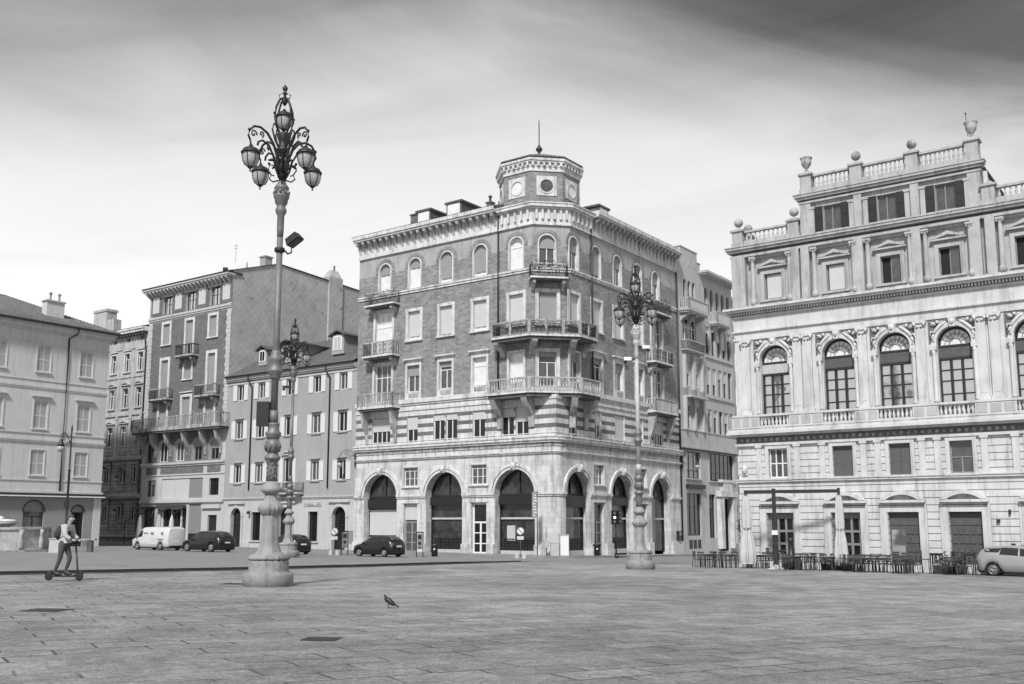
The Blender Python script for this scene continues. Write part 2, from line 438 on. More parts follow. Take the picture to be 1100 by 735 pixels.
# ---------------------------------------------------------------- windows and trim (all local to a facade frame F: x along, y inward, z up)
def window(root, F, x, z0, w, h, rise=0, d=.22, pane='pane', fr='white', cols=2, tr=.70, rowsn=0, roll=0., rollm='roller', bar=.07, sur=None, name='window'):
    """casement window with frame, pane and, where roll > 0, a roller shutter let down over that share of it"""
    hw = w / 2
    if pane == 'pane' and random.random() < .2: pane = 'pane_mid'
    if .1 < roll < .85: roll = round(roll + random.choice((-.12, -.05, 0, .06, .14)), 2)
    def fm():
        b = MB(); t = bar
        b.box(-hw, -hw + t, d, d + .07, 0, h - rise); b.box(hw - t, hw, d, d + .07, 0, h - rise)
        b.box(-hw + t, hw - t, d + .002, d + .07, 0, t * 1.3)
        if rise: 
            if rise >= hw * .98: b.arc(0, h - rise, hw - t, hw, d, d + .07)
            else:
                P = archpts(-hw, hw, h - rise, rise); 
                for (a0, c0), (a1, c1) in zip(P[:-1], P[1:]): b.prism([(a0, c0 - t), (a1, c1 - t), (a1, c1), (a0, c0)], d, d + .07)
        else: b.box(-hw + t, hw - t, d + .002, d + .07, h - t, h)
        top = h - t
        zt = h * tr if tr else top
        if tr: b.box(-hw + t, hw - t, d + .004, d + .065, zt - t / 2, zt + t / 2)
        for i in range(1, cols):
            xx = -hw + w * i / cols
            b.box(xx - t * .6, xx + t * .6, d - .006, d + .06, t, zt)
            if rise == 0 and cols > 2 and tr: b.box(xx - t * .5, xx + t * .5, d + .006, d + .06, zt, top)
        for i in range(1, rowsn):
            zz = zt * i / rowsn
            b.box(-hw + t, hw - t, d + .01, d + .05, zz - t * .3, zz + t * .3)
        return mesh_of(name, b, fr)
    key = ('w', w, h, rise, d, fr, cols, tr, rowsn, bar, name)
    o = link(name, cached(key, fm), root, F @ Tr(x, 0, z0))
    def pm():
        b = MB(); P = [(-hw + .01, .02), (hw - .01, .02)]
        if rise: P += [(px, pz - .01) for px, pz in reversed(archpts(-hw + .01, hw - .01, h - rise, rise))]
        else: P += [(hw - .01, h - .02), (-hw + .01, h - .02)]
        b.prism(P, d + .05, d + .08)
        return mesh_of('pane', b, pane)
    link('pane', cached(('p', w, h, rise, d, pane), pm), o)
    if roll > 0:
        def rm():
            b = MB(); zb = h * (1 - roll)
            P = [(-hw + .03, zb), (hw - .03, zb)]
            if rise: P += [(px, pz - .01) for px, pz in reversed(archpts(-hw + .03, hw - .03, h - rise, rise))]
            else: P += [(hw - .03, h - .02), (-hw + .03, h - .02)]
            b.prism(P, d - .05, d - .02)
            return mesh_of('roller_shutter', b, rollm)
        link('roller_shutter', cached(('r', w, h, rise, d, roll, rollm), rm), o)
    if sur: surround(o, w, h, rise, **sur)
    return o

def surround(o, w, h, rise=0, t=.2, p=.07, sill=True, hood=None, m='stone', drop=0., mtx=None, foot=False):
    """moulded frame around an opening; hood = None, 'flat', 'tri', 'seg'"""
    def f():
        b = MB(); hw = w / 2 + .004; e = .01; zb = -drop
        b.box(-hw - t, -hw, -p, e, zb, h - rise); b.box(hw, hw + t, -p, e, zb, h - rise)
        if rise: 
            if rise >= w / 2 * .98: b.arc(0, h - rise, hw, hw + t, -p, e)
            else:
                P = archpts(-hw, hw, h - rise, rise); Q = archpts(-hw - t, hw + t, h - rise, rise + t)
                for i in range(len(P) - 1): b.prism([P[i], P[i + 1], Q[i + 1], Q[i]], -p, e)
        else: b.box(-hw - t, hw + t, -p - .002, e, h + .004, h + t)
        if drop: b.box(-hw, hw, -p * .6, e, zb, -.05)
        if sill: b.box(-hw - t - .06, hw + t + .06, -p - .09, e, -.13 + zb, -.004 + zb)
        if hood == 'flat':
            b.box(-hw - t - .1, hw + t + .1, -p - .06, e, h + t + .2, h + t + .3); b.box(-hw - t - .18, hw + t + .18, -p - .2, e, h + t + .3, h + t + .42)
            b.box(-hw - t, hw + t, -p * .5, e, h + t + .004, h + t + .2)
        elif hood == 'thin':
            b.box(-hw - t - .06, hw + t + .06, -p - .14, e, h + t + .12, h + t + .24)
        elif hood in ('tri', 'seg'):
            W = hw + t + .16; z = h + t + .14
            b.box(-W, W, -p - .16, e, z, z + .1)
            if hood == 'tri':
                b.prism([(-W, z + .1), (0, z + .1 + W * .42), (0, z + .02 + W * .42 - .12), (-W + .24, z + .1)], -p - .18, e)
                b.prism([(W, z + .1), (W - .24, z + .1), (0, z + .02 + W * .42 - .12), (0, z + .1 + W * .42)], -p - .18, e)
                b.prism([(-W + .2, z + .1), (W - .2, z + .1), (0, z + W * .4)], -p * .4, e)
            else:
                P = archpts(-W, W, z + .1, W * .38); Q = archpts(-W + .22, W - .22, z + .1, W * .38 - .13)
                for i in range(len(P) - 1): b.prism([Q[i], Q[i + 1], P[i + 1], P[i]], -p - .18, e)
                b.prism([(-W + .2, z + .1)] + [(x, zz) for x, zz in Q[1:-1]] + [(W - .2, z + .1)], -p * .4, e)
        return mesh_of('surround', b, m)
    return link('surround', cached(('s', w, h, rise, t, p, sill, hood, m, drop), f), o, mtx)

def shutters(o, w, h, m='louvre', lw=None, closed=False, d=.1):
    """a pair of shutter leaves, folded open against the wall or shut in the opening"""
    lw = lw or w / 2
    def f():
        b = MB(); hw = w / 2
        b.box(.006, lw - .006, -.05, -.008, .02, h - .02, 1)
        b.box(0, .06, -.062, -.04, 0, h); b.box(lw - .06, lw, -.062, -.04, 0, h)
        for z in (0, h * .46, h - .09): b.box(.06, lw - .06, -.062, -.04, z, z + .09)
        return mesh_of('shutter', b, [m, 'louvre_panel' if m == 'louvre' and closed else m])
    me = cached(('sh', w, h, m, lw, closed), f)
    if closed:
        link('shutter', me, o, Tr(-w / 2 + .01, d, 0)); link('shutter', me, o, Tr(w / 2 - lw - .01, d, 0))
    else:
        link('shutter', me, o, Tr(-w / 2 - lw - .03, 0, 0)); link('shutter', me, o, Tr(w / 2 + .03, 0, 0))

def pipe(root, F, pts, name='drainpipe', r=.07, m='iron'):
    return obj(name, MB(F).tube(pts, r, 6), m, root)

def baluster_prof(h): return [(.035, 0), (.075, .05 * h), (.045, .12 * h), (.085, .3 * h), (.07, .42 * h), (.035, .62 * h), (.05, .85 * h), (.075, .92 * h), (.06, h)]
def balustrade(mb, x0, x1, y, z, h, n, m=0, w=.2):
    """stone balustrade along x at depth y"""
    mb.box(x0, x1, y - w / 2, y + w / 2, z, z + .12, m); mb.box(x0, x1, y - w / 2 - .03, y + w / 2 + .03, z + h - .12, z + h, m)
    for i in range(n):
        mb.lathe(baluster_prof(h - .22), x0 + (x1 - x0) * (i + .5) / n, y, z + .11, 7, m)

def scroll(turns=1.25, r0=.02, r1=.2, n=18, a0=0., flip=1):
    return [((r0 + (r1 - r0) * i / n) * math.cos(a0 + flip * turns * 2 * PI * i / n), (r0 + (r1 - r0) * i / n) * math.sin(a0 + flip * turns * 2 * PI * i / n)) for i in range(n + 1)]

def balcony(root, F, x0, x1, z, proj, h=1.1, rail='bars', m='stone', corbels=(), slab=.22, posts=2, plants=False, ends=True, pairs=None, corbel_h=.9, dense=.14, railm=None):
    """balcony slab with railing and corbels; z = top of slab"""
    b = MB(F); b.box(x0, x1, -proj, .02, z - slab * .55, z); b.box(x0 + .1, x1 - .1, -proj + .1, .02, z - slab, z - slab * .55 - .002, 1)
    low_m = 'dark_or_shade' if m == 'stone' else 'dark_or_shade' if m == 'stain' else m  # underside of the slab gets its shade as a dark colour
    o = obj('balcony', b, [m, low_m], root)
    for c in corbels:
        q = MB(F)
        pr = [(0, z - slab - corbel_h), (-.12, z - slab - corbel_h + .05), (-.2, z - slab - corbel_h * .7), (-proj * .6, z - slab - corbel_h * .4), (-proj * .78, z - slab - .22), (-proj * .85, z - slab - .01), (.02, z - slab - .01)]
        k = len(pr)
        q.add([(c - .14, y, zz) for y, zz in pr] + [(c + .14, y, zz) for y, zz in pr], [tuple(range(k)), tuple(range(2 * k - 1, k - 1, -1))] + [(i, k + i, k + (i + 1) % k, (i + 1) % k) for i in range(k)])
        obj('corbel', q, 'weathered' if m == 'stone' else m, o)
    r = MB(F); a = .06
    path = [((x0 + a, .0), (x0 + a, -proj + a)), ((x0 + a, -proj + a), (x1 - a, -proj + a)), ((x1 - a, -proj + a), (x1 - a, .0))]
    for (ax, ay), (bx, by) in path:
        L = math.hypot(bx - ax, by - ay)
        T = F @ Tr(ax, ay, 0) @ Rz(math.atan2(by - ay, bx - ax))
        q = MB(T); rw = .06 if rail in ('stone', 'panel') else .03
        q.box(-rw, L + rw, -rw, rw, z + h - .1, z + h, 0)
        if rail == 'stone':
            q.box(0, L, -rw * .9, rw * .9, z + .0, z + .1, 0)
            n = max(2, int(L / (dense * 1.5)))
            for i in range(n):
                xx = L * (i + .5) / n
                q.box(xx - .04, xx + .04, -.035, .035, z + .1, z + h - .1, 0)
            for xx in (0, L): q.box(xx - .09, xx + .09, -.09, .09, z, z + h - .1, 0)
        else:
            q.box(0, L, -.02, .02, z + .06, z + .1, 1)
            n = max(2, int(L / .12))
            for i in range(n + 1): q.box(L * i / n - .012, L * i / n + .012, -.012, .012, z + .1, z + h - .1, 1)
            if rail == 'panel':
                n = max(1, int(L / .55))
                for i in range(n):
                    xx = L * (i + .5) / n
                    for kk, (dz, fl) in enumerate(((.33, 1), (.68, -1))):
                        q.tube([(xx + px * .9, 0, z + h * dz + pz * .9) for px, pz in scroll(1.2, .02, .2, 14, kk, fl)], .02, 4, 1)
                for i in range(posts + 1):
                    xx = L * i / posts
                    q.box(xx - .07, xx + .07, -.07, .07, z, z + h - .1, 0)
        r.v += q.v; o_ = len(r.v) - len(q.v)
        r.f += [tuple(o_ + i for i in f) for f in q.f]; r.mi += q.mi; r.sm += q.sm
    obj('railing', r, [railm or ('weathered' if m == 'stone' else m), 'iron'], o)
    if plants:
        p = MB(F)
        for i in range(int((x1 - x0) * 30)):
            xx = random.uniform(x0, x1); zz = z + random.uniform(.25, h + .2); yy = -proj + random.uniform(-.12, .15); s_ = random.uniform(.06, .13)
            t = random.uniform(0, PI); dx, dz = math.cos(t) * s_, math.sin(t) * s_
            p.add([(xx - dx, yy, zz - dz), (xx + dz * .5, yy - .04, zz - dx * .5), (xx + dx, yy + .03, zz + dz), (xx - dz * .5, yy + .03, zz + dx * .5)], [(0, 1, 2, 3)])
        o2 = obj('potted_greenery', p, 'leaf', o)
    return o
# ================================================================ ground
def sheet(name, pts, dz, m):
    b = MB(); b.add([(x, y, G(x, y) + dz) for x, y in pts], [tuple(range(len(pts)))]); return struct(name, b, m)
sheet('ground', [(-500, -120), (500, -120), (500, 700), (-500, 700)], 0, 'paving')
KERB = [(-40, 10), (-26, 27.5), (-18.8, 37.1), (-12.2, 44.9), (-7.2, 52.3), (-3.6, 58.6), (-1.2, 63.2), (.6, 66.0)]
sheet('road', KERB + [(10, 68), (18, 66), (24, 80), (60, 130), (60, 300), (-200, 300), (-200, 10)], .004, 'asphalt')
kb = MB()
for (x0, y0), (x1, y1) in zip(KERB[:-1], KERB[1:]):
    dx, dy = x1 - x0, y1 - y0; L = math.hypot(dx, dy); nx, ny = -dy / L * .32, dx / L * .32
    q = [(x0, y0), (x1, y1), (x1 + nx, y1 + ny), (x0 + nx, y0 + ny)]
    hh = [.11 if y < 60 else .06 for _, y in q]
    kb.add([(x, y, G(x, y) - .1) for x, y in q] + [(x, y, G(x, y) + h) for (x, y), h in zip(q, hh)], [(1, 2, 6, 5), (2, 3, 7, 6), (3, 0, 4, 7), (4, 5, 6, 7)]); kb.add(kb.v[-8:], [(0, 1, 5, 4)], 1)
struct('kerb', kb, ['kerb', 'gutter_or_kerb_shade'])  # front face of the kerb has its shade painted on
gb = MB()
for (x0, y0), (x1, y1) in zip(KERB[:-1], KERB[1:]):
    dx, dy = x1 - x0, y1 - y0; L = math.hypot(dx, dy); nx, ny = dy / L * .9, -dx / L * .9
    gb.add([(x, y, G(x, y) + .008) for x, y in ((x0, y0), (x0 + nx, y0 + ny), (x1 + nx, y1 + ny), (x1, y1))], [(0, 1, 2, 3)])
struct('gutter_or_kerb_shade', gb, 'gutter_or_kerb_shade')  # dark strip painted along the kerb foot in place of its shadow

def unit(a): return (math.cos(R(a)), math.sin(R(a)))
PA = (1.74, 81.96)
AM = Tr(PA[0], PA[1], 0) @ Rz(R(-36))          # street line of the left facades: local x along it, y inward
def AW(x, y, z=0): 
    p = AM @ Vector((x, y, z)); return (p.x, p.y)
# raised pavements along the street fronts
def slab(name, loc_pts, T, h=.13, m='pavement'):
    b = MB(); P = [T @ Vector((x, y, 0)) for x, y in loc_pts]; k = len(P)
    b.add([(p.x, p.y, G(p.x, p.y) - .3) for p in P] + [(p.x, p.y, G(p.x, p.y) + h) for p in P], [tuple(range(k, 2 * k))] + [(i, (i + 1) % k, k + (i + 1) % k, k + i) for i in range(k)])
    return struct(name, b, m)
slab('pavement', [(-56, -2.6), (.9, -2.6), (2.8, -2.2), (4.3, -.8), (4.9, 1.2), (4.9, 42), (2.3, 42), (2.3, .5), (.5, .5), (-56, .5)], AM)

# ================================================================ corner building
ZB = -1.04
corner = thing('corner_building', 'five storey corner building of brick and pale stone with arcade and octagonal roof lantern', 'building', (PA[0], PA[1], ZB), R(-36))
FA = Tr(0, 0, -ZB)
FC = Tr(0, 0, -ZB) @ Rz(R(45))
FB = Tr(2.298, 2.298, -ZB) @ Rz(R(90))
EL = 3.25
colsA = [-17.0, -13.25, -9.45, -5.6, -1.7]
colsB = [.55, 4.25, 8.0, 11.8, 15.4]
arcA = [-17.1, -9.5, -1.9]; arcB = [.95, 8.3, 15.7]; doorsA = [-13.4, -5.65]; doorsB = [4.3, 12.0]
def mfu(s, z): return 1 if z > 25.0 else 2 if z < 12.8 else 0
def upper_holes(cols, bal):
    h = []
    for c in cols:
        h.append((c - .7, c + .7, 23.15, 25.95, .7))
        if c == bal:
            h.append((c - 1.05, c + 1.05, 17.1, 21.3)); h.append((c - 1.05, c + 1.05, 12.82, 16.25))
        else:
            h.append((c - .74, c + .74, 18.25, 20.95)); h.append((c - .75, c + .75, 13.45, 15.9))
    return h
w = MB(FA); w.wall(-20.4, 0, 12.1, 27.0, upper_holes(colsA, -17.0), .3, mfu, (25.0, 12.8), rm=2); obj('upper_wall', w, ['brick', 'plaster_patch', 'stone'], corner)
w = MB(FB); w.wall(0, 19.85, 12.1, 27.0, upper_holes(colsB, 15.4), .3, mfu, (25.0, 12.8), rm=2); obj('upper_wall', w, ['brick', 'plaster_patch', 'stone'], corner)
w = MB(FC); w.wall(0, EL, 12.1, 27.0, [(1.25 - .68, 1.25 + .68, 23.2, 25.95, .68), (.5, 2.05, 18.2, 20.95), (.5, 2.0, 12.9, 15.85)], .3, mfu, (25.0, 12.8), rm=2); obj('upper_wall', w, ['brick', 'plaster_patch', 'stone'], corner)
# striped mezzanine
stripes = [(9.4, 9.75), (10.15, 10.5), (10.92, 11.27)]
def mfm(s, z): return 1 if any(a < z < b for a, b in stripes) else 0
cuts = [v for p in stripes for v in p] + [9.0]
mezA = [(-18.35, -16.0), (-13.97, -12.66), (-10.82, -9.5), (-9.38, -8.08), (-6.37, -5.0), (-3.28, -1.95), (-1.8, -.45)]
mezB = [(-.45, .85), (3.75, 4.85), (7.15, 8.9), (11.2, 12.4), (14.35, 16.4)]
w = MB(FA); w.wall(-20.4, 2.3, 8.75, 12.1, [(a, b, 8.82, 11.25) for a, b in mezA], .28, mfm, cuts, rm=0); obj('mezzanine_wall', w, ['stone', 'brick_dark'], corner)
w = MB(FB); w.wall(-2.3, 19.85, 8.75, 12.1, [(a, b, 8.82, 11.2) for a, b in mezB], .28, mfm, cuts, rm=0); obj('mezzanine_wall', w, ['stone', 'brick_dark'], corner)
# arcade storey
def gh(arcs, doors, r):
    return [(c - r, c + r, -1.4, 4.05 + r, r, .9) for c in arcs] + [(c - .82, c + .82, -1.4, 3.35, 0, .35) for c in doors] + [(c - .85, c + .85, 4.9, 6.6, 0, .25) for c in doors]
w = MB(FA); w.wall(-20.4, 1.2, -1.4, 8.75, gh(arcA, doorsA, 2.05), .3, 0); obj('arcade_wall', w, 'ashlar', corner)
w = MB(FB); w.wall(-1.2, 19.85, -1.4, 8.75, gh(arcB, doorsB, 1.9), .3, 0); obj('arcade_wall', w, 'ashlar', corner)
w = MB(FA); pts = [(1.2 + 1.1 * math.sin(R(t)), 1.1 - 1.1 * math.cos(R(t))) for t in range(0, 91, 9)]
for (x0, y0), (x1, y1) in zip(pts[:-1], pts[1:]): w.add([(x0, y0, -1.4), (x1, y1, -1.4), (x1, y1, 8.75), (x0, y0, 8.75)], [(0, 1, 2, 3)], 0, True)
obj('rounded_corner_pier', w, 'ashlar', corner)
# side and back walls
w = MB(FA)
w.add([(-20.4, 0, -1.4), (-20.4, 22, -1.4), (-20.4, 22, 28.5), (-20.4, 0, 28.5)], [(0, 3, 2, 1)])
w.add([(-20.4, 22.15, -1.4), (2.3, 22.15, -1.4), (2.3, 22.15, 28.5), (-20.4, 22.15, 28.5)], [(0, 1, 2, 3)])
obj('rear_wall', w, 'brick', corner)

def runs(b, T, s0, s1, profile, m=0):
    """horizontal mouldings: list of (z0, z1, projection)"""
    b.T = T
    for z0, z1, p in profile: b.box(s0, s1, -p, .02, z0, z1, m)
def run_split(holes, s0, s1):
    out = []; c = s0
    for a, b in sorted(holes):
        if a > c: out.append((c, a))
        c = max(c, b)
    if c < s1: out.append((c, s1))
    return out
def group_runs(name, mats, items):
    B = MB()
    for T, s0, s1, prof in items:
        q = MB(T)
        for z0, z1, p, *e in prof: q.box(s0 - (e[0] if e else 0), s1 + (e[0] if e else 0), -p, .02, z0, z1, 0)
        o_ = len(B.v); B.v += q.v; B.f += [tuple(o_ + i for i in f) for f in q.f]; B.mi += q.mi; B.sm += q.sm
    return obj(name, B, mats, corner)
def octpath(off):
    """plan of the chamfered corner pushed outwards by off, in the root frame, between s=-20.4 on A and s=19.85 on B"""
    k = off * math.tan(R(22.5))
    return [(-20.4, -off), (0 + k, -off), (2.298 + off, 2.298 - k), (2.298 + off, 22.15)]
def sharp(off, r=1.1):
    return [(-20.4, -off)] + [(1.2 + (r + off) * math.sin(R(t)), 1.1 - (r + off) * math.cos(R(t))) for t in range(0, 91, 9)] + [(2.3 + off, 22.15)]
def moulding(name, m, path, levels, x0=None):
    """levels: (z0, z1, off) swept along path(off)"""
    b = MB(FA)
    for z0, z1, off in levels:
        P = path(off); Q = path(-.03)
        if x0 is not None: P = [(max(x, x0), y) for x, y in P]; Q = [(max(x, x0), y) for x, y in Q]
        k = len(P)
        a = [(x, y, z0) for x, y in P] + [(x, y, z1) for x, y in P] + [(x, y, z0) for x, y in Q] + [(x, y, z1) for x, y in Q]
        fs = []
        for i in range(k - 1):
            fs += [(i, i + 1, k + i + 1, k + i), (k + i, k + i + 1, 3 * k + i + 1, 3 * k + i), (2 * k + i, 2 * k + i + 1, i + 1, i)]
        fs += [(0, k, 3 * k, 2 * k), (k - 1, 3 * k - 1, 4 * k - 1, 2 * k - 1)]
        b.add(a, fs)
    return obj(name, b, m, corner)
moulding('string_course', 'stone', octpath, [(22.72, 22.92, .09), (22.92, 23.06, .16)])
moulding('frieze', 'stone', octpath, [(26.85, 28.5, .1), (26.8, 26.95, .17)])
def sharp0(off): return [(-20.4, -off), (2.3 + off, -off), (2.3 + off, 22.15)]
moulding('sill_course', 'stone', sharp0, [(11.75, 11.95, .08), (8.95, 9.02, .05)])
moulding('balcony_course', 'stone', octpath, [(12.25, 12.42, .1), (12.42, 12.8, .2)])
moulding('arcade_cornice', 'stone', sharp, [(7.3, 7.42, .12), (7.42, 7.5, .2), (8.22, 8.4, .2), (8.4, 8.62, .32), (8.62, 8.75, .38)])
moulding('weathered_frieze', 'stain', sharp, [(7.9, 8.2, .06)])
# deep eaves with console brackets
def eaves(T, s0, s1, z, deep, n, name='cornice'):
    b = MB(T)
    b.box(s0, s1, -deep, .3, z, z + .18); b.box(s0, s1, -deep - .1, .3, z + .18, z + .5); b.box(s0, s1, -deep - .02, .3, z + .5, z + .56)
    o = obj(name, b, 'stone', corner)
    q = MB(T)
    for i in range(n):
        x = s0 + (s1 - s0) * (i + .5) / n
        pr = [(.05, z - 1.15), (-.12, z - 1.15), (-.2, z - .8), (-deep * .45, z - .42), (-deep * .85, z - .3), (-deep * .93, z), (.05, z)]
        k = len(pr)
        q.add([(x - .13, y, zz) for y, zz in pr] + [(x + .13, y, zz) for y, zz in pr], [tuple(range(k)), tuple(range(2 * k - 1, k - 1, -1))] + [(i_, k + i_, k + (i_ + 1) % k, (i_ + 1) % k) for i_ in range(k)])
    obj('console_brackets', q, 'weathered', o)
eaves(FA, -20.6, -3.5, 28.45, .8, 22)
eaves(FB, 3.5, 19.75, 28.45, .8, 22)
moulding('lantern_cornice', 'stone', lambda off: [(-3.5, -off)] + octpath(off)[1:3] + [(2.298 + off, 5.8)], [(28.2, 28.35, .3), (28.35, 28.62, .5), (28.62, 28.72, .56)])
q = MB(FA)
for T, s0, s1, n in ((FA, -3.4, 0, 5), (FC, .05, EL - .05, 6), (FB, 0, 3.4, 5)):
    q.T = T
    for i in range(n):
        x = s0 + (s1 - s0) * (i + .5) / n; q.box(x - .1, x + .1, -.28, .02, 27.3, 28.2)
obj('dentils', q, 'stone', corner)
# roof
rf = MB(FA); zr = 29.0
def rq(P): rf.add(P, [tuple(range(len(P)))])
rq([(-20.8, -.9, zr), (-3.5, -.9, zr), (-3.5, 10.5, 32.0), (-20.8, 10.5, 32.0)])
rq([(3.15, 5.8, zr), (3.15, 22.3, zr), (-8, 22.3, 32.0), (-8, 5.8, 32.0)])
rq([(-20.8, 10.5, 32), (-8, 10.5, 32), (-8, 22.3, 32), (-20.8, 22.3, 32)])
rq([(-20.8, -.9, zr), (-20.8, 10.5, 32), (-20.8, 22.3, 32), (-20.8, 22.3, zr)])
rq([(-3.5, -.5, 28.73), (.2, -.5, 28.73), (2.8, 2.1, 28.73), (2.8, 5.8, 28.73), (-3.5, 5.8, 28.73)])
rq([(-3.5, -.9, 28.7), (-3.5, -.9, 29), (-3.5, 10.5, 32), (-3.5, 10.5, 28.7)]); rq([(3.15, 5.8, 28.7), (3.15, 5.8, 29), (-8, 5.8, 32), (-8, 5.8, 28.7)])
obj('roof', rf, 'tile', corner)
def dormer(T, x0, x1, y, z0, z1, back, root, w=None, m='slate', glass='pane_bright'):
    b = MB(T); b.box(x0, x1, y, y + back, z0, z1 - .15); b.box(x0 - .12, x1 + .12, y - .15, y + back, z1 - .15, z1 + .03)
    o = obj('dormer', b, m, root)
    cx = (x0 + x1) / 2; hw = (x1 - x0) / 2 - .18
    q = MB(T); q.box(cx - hw, cx + hw, y - .05, y + .04, z0 + .18, z1 - .2); q2 = MB(T); q2.box(cx - hw + .13, cx + hw - .13, y - .07, y - .02, z0 + .31, z1 - .33)
    obj('frame', q, 'white', o); obj('pane', q2, glass, o)
    return o
dormer(FA, -13.9, -12.2, .9, 29.3, 30.8, 3.4, corner)
dormer(FA, -10.3, -8.5, .9, 29.3, 30.9, 3.4, corner)
dormer(FB, 6.3, 8.1, .9, 29.3, 30.6, 3.4, corner)
def chimney(T, x, y, z0, z1, w, d, root, m='plaster_patch', pots=0, cap=True):
    b = MB(T); b.box(x - w / 2, x + w / 2, y - d / 2, y + d / 2, z0, z1)
    if cap: b.box(x - w / 2 - .08, x + w / 2 + .08, y - d / 2 - .08, y + d / 2 + .08, z1, z1 + .12); 
    for i in range(pots): b.lathe([(.12, 0), (.1, .45), (.2, .48), (.2, .55), (.04, .7)], x + w * (i + .5) / pots - w / 2, y, z1 + .11, 8)
    return obj('chimney', b, m, root)
chimney(FA, -15.3, 2.4, 29.5, 31.0, .8, .8, corner, 'brick_dark')
chimney(FA, -5.2, .9, 28.9, 29.9, .5, .5, corner, 'brick_dark', 1)
# octagonal lantern
CX, CY = -1.78, 3.66
def octg(r): return [(CX + r / math.cos(R(22.5)) * math.cos(R(-45 + 22.5 + 45 * i)), CY + r / math.cos(R(22.5)) * math.sin(R(-45 + 22.5 + 45 * i))) for i in range(8)]
ap = 3.38
b = MB(FA); b.plan(octg(ap), 28.6, 31.95, 0); lan = obj('roof_lantern', b, 'brick', corner)
b = MB(FA); b.plan(octg(ap + .12), 28.66, 28.95, 0); b.plan(octg(ap + .08), 31.75, 32.2, 0); b.plan(octg(ap + .3), 32.5, 32.65, 0); b.plan(octg(ap + .38), 32.65, 32.85, 0); b.plan(octg(ap + .12), 32.15, 32.52, 0, octg(ap + .12)); b.plan(octg(ap - .1), 32.84, 33.15, 0)
obj('cornice', b, 'stone', lan)
b = MB()
for i in range(8):
    T = FA @ Tr(CX, CY, 0) @ Rz(R(45 * i)); b2 = MB(T)
    for k in range(6):
        x = -1.5 + 3.0 * (k + .5) / 6; b2.box(x - .1, x + .1, -ap - .3, -ap - .05, 32.2, 32.5)
    o_ = len(b.v); b.v += b2.v; b.f += [tuple(o_ + j for j in f) for f in b2.f]; b.mi += b2.mi; b.sm += b2.sm
obj('dentils', b, 'stone', lan)
b = MB(FA); P8 = octg(ap + .3); P9 = octg(.15)
for i in range(8):
    j = (i + 1) % 8
    b.add([(P8[i][0], P8[i][1], 33.1), (P8[j][0], P8[j][1], 33.1), (P9[j][0], P9[j][1], 34.6), (P9[i][0], P9[i][1], 34.6)], [(0, 1, 2, 3)])
b.plan(octg(ap + .3), 33.02, 33.1)
obj('lantern_roof', b, 'tile', lan)
b = MB(FA); b.lathe([(.35, 0), (.2, .25), (.1, .4), (.3, .65), (.3, .8), (.12, 1.05), (.05, 1.2), (.045, 3.3), (.02, 3.6)], CX, CY, 34.3, 10); obj('finial', b, 'iron', lan)
for i in range(-2, 3):
    T = FA @ Tr(CX, CY, 0) @ Rz(R(45 + 45 * i)) @ Tr(0, -ap, 0)
    b = MB(T); cz = 30.45; n = 24; ro, h_ = .64, .88
    sq = []
    for k in range(n + 1):
        t = 2 * PI * k / n; c_, s_ = math.cos(t), math.sin(t); q = h_ / max(abs(c_), abs(s_))
        sq += [(ro * c_, -.06, cz + ro * s_), (q * c_, -.06, cz + q * s_), (ro * c_, .0, cz + ro * s_), (q * c_, .005, cz + q * s_)]
    fs = []
    for k in range(n): p = 4 * k; fs += [(p, p + 1, p + 5, p + 4), (p, p + 4, p + 6, p + 2), (p + 1, p + 3, p + 7, p + 5)]
    b.add(sq, fs); b.arc(0, cz, ro - .08, ro + .06, -.1, -.055, 0, 360, 24)
    o = obj('round_window', b, 'stone', lan)
    d = MB(T); d.lathe([(ro - .02, 0), (ro - .02, .02)], 0, 0, 0, 24, 0, False)
    d.v = [tuple(T @ Vector((p[0], -.02 - p[2] * 0 + 0, 0))) for p in [(0, 0, 0)]] * 0 or d.v
    me = MB(T @ Tr(0, -.012, cz) @ Matrix.Rotation(R(90), 4, 'X')); me.lathe([(ro - .02, -.01), (ro - .02, .01)], 0, 0, 0, 24, 0, False)
    obj('pane', me, 'pane_mid' if i == 0 else 'pane_bright', o)

# windows of the corner building
ST = dict(t=.24, p=.08)
for c, kind in zip(colsA, ('c', 'c', 'r9', 'r9', 'c')):
    if kind == 'c': window(corner, FA, c, 23.15, 1.4, 2.8, .7, pane='pane_bright', roll=.36 if c < -3 else 0, sur=None)
    else: window(corner, FA, c, 23.15, 1.4, 2.8, .7, pane='pane_bright', roll=.86, sur=None)
for i, c in enumerate(colsB): window(corner, FB, c, 23.15, 1.4, 2.8, .7, pane='pane_mid', roll=(.4, .9, .55, .5, .3)[i], sur=None)
window(corner, FC, 1.25, 23.2, 1.36, 2.75, .68, pane='pane', roll=0.28)
def archhood(T, c, z, r):
    q = MB(T); q.arc(c, z, r + .004, r + .13, -.07, .01, 0, 180, 16); q.box(c - r - .13, c - r - .004, -.07, .01, z - 2.1, z); q.box(c + r + .004, c + r + .13, -.07, .01, z - 2.1, z)
    o = obj('arch_surround', q, 'stone', corner)
    q = MB(T); q.arc(c, z, r + .2, r + .5, -.05, .01, -8, 188, 18); obj('brick_arch', q, 'brick', corner)
for T, cs in ((FA, colsA), (FB, colsB)):
    for c in cs: archhood(T, c, 25.25, .7)
archhood(FC, 1.25, 25.25, .68)
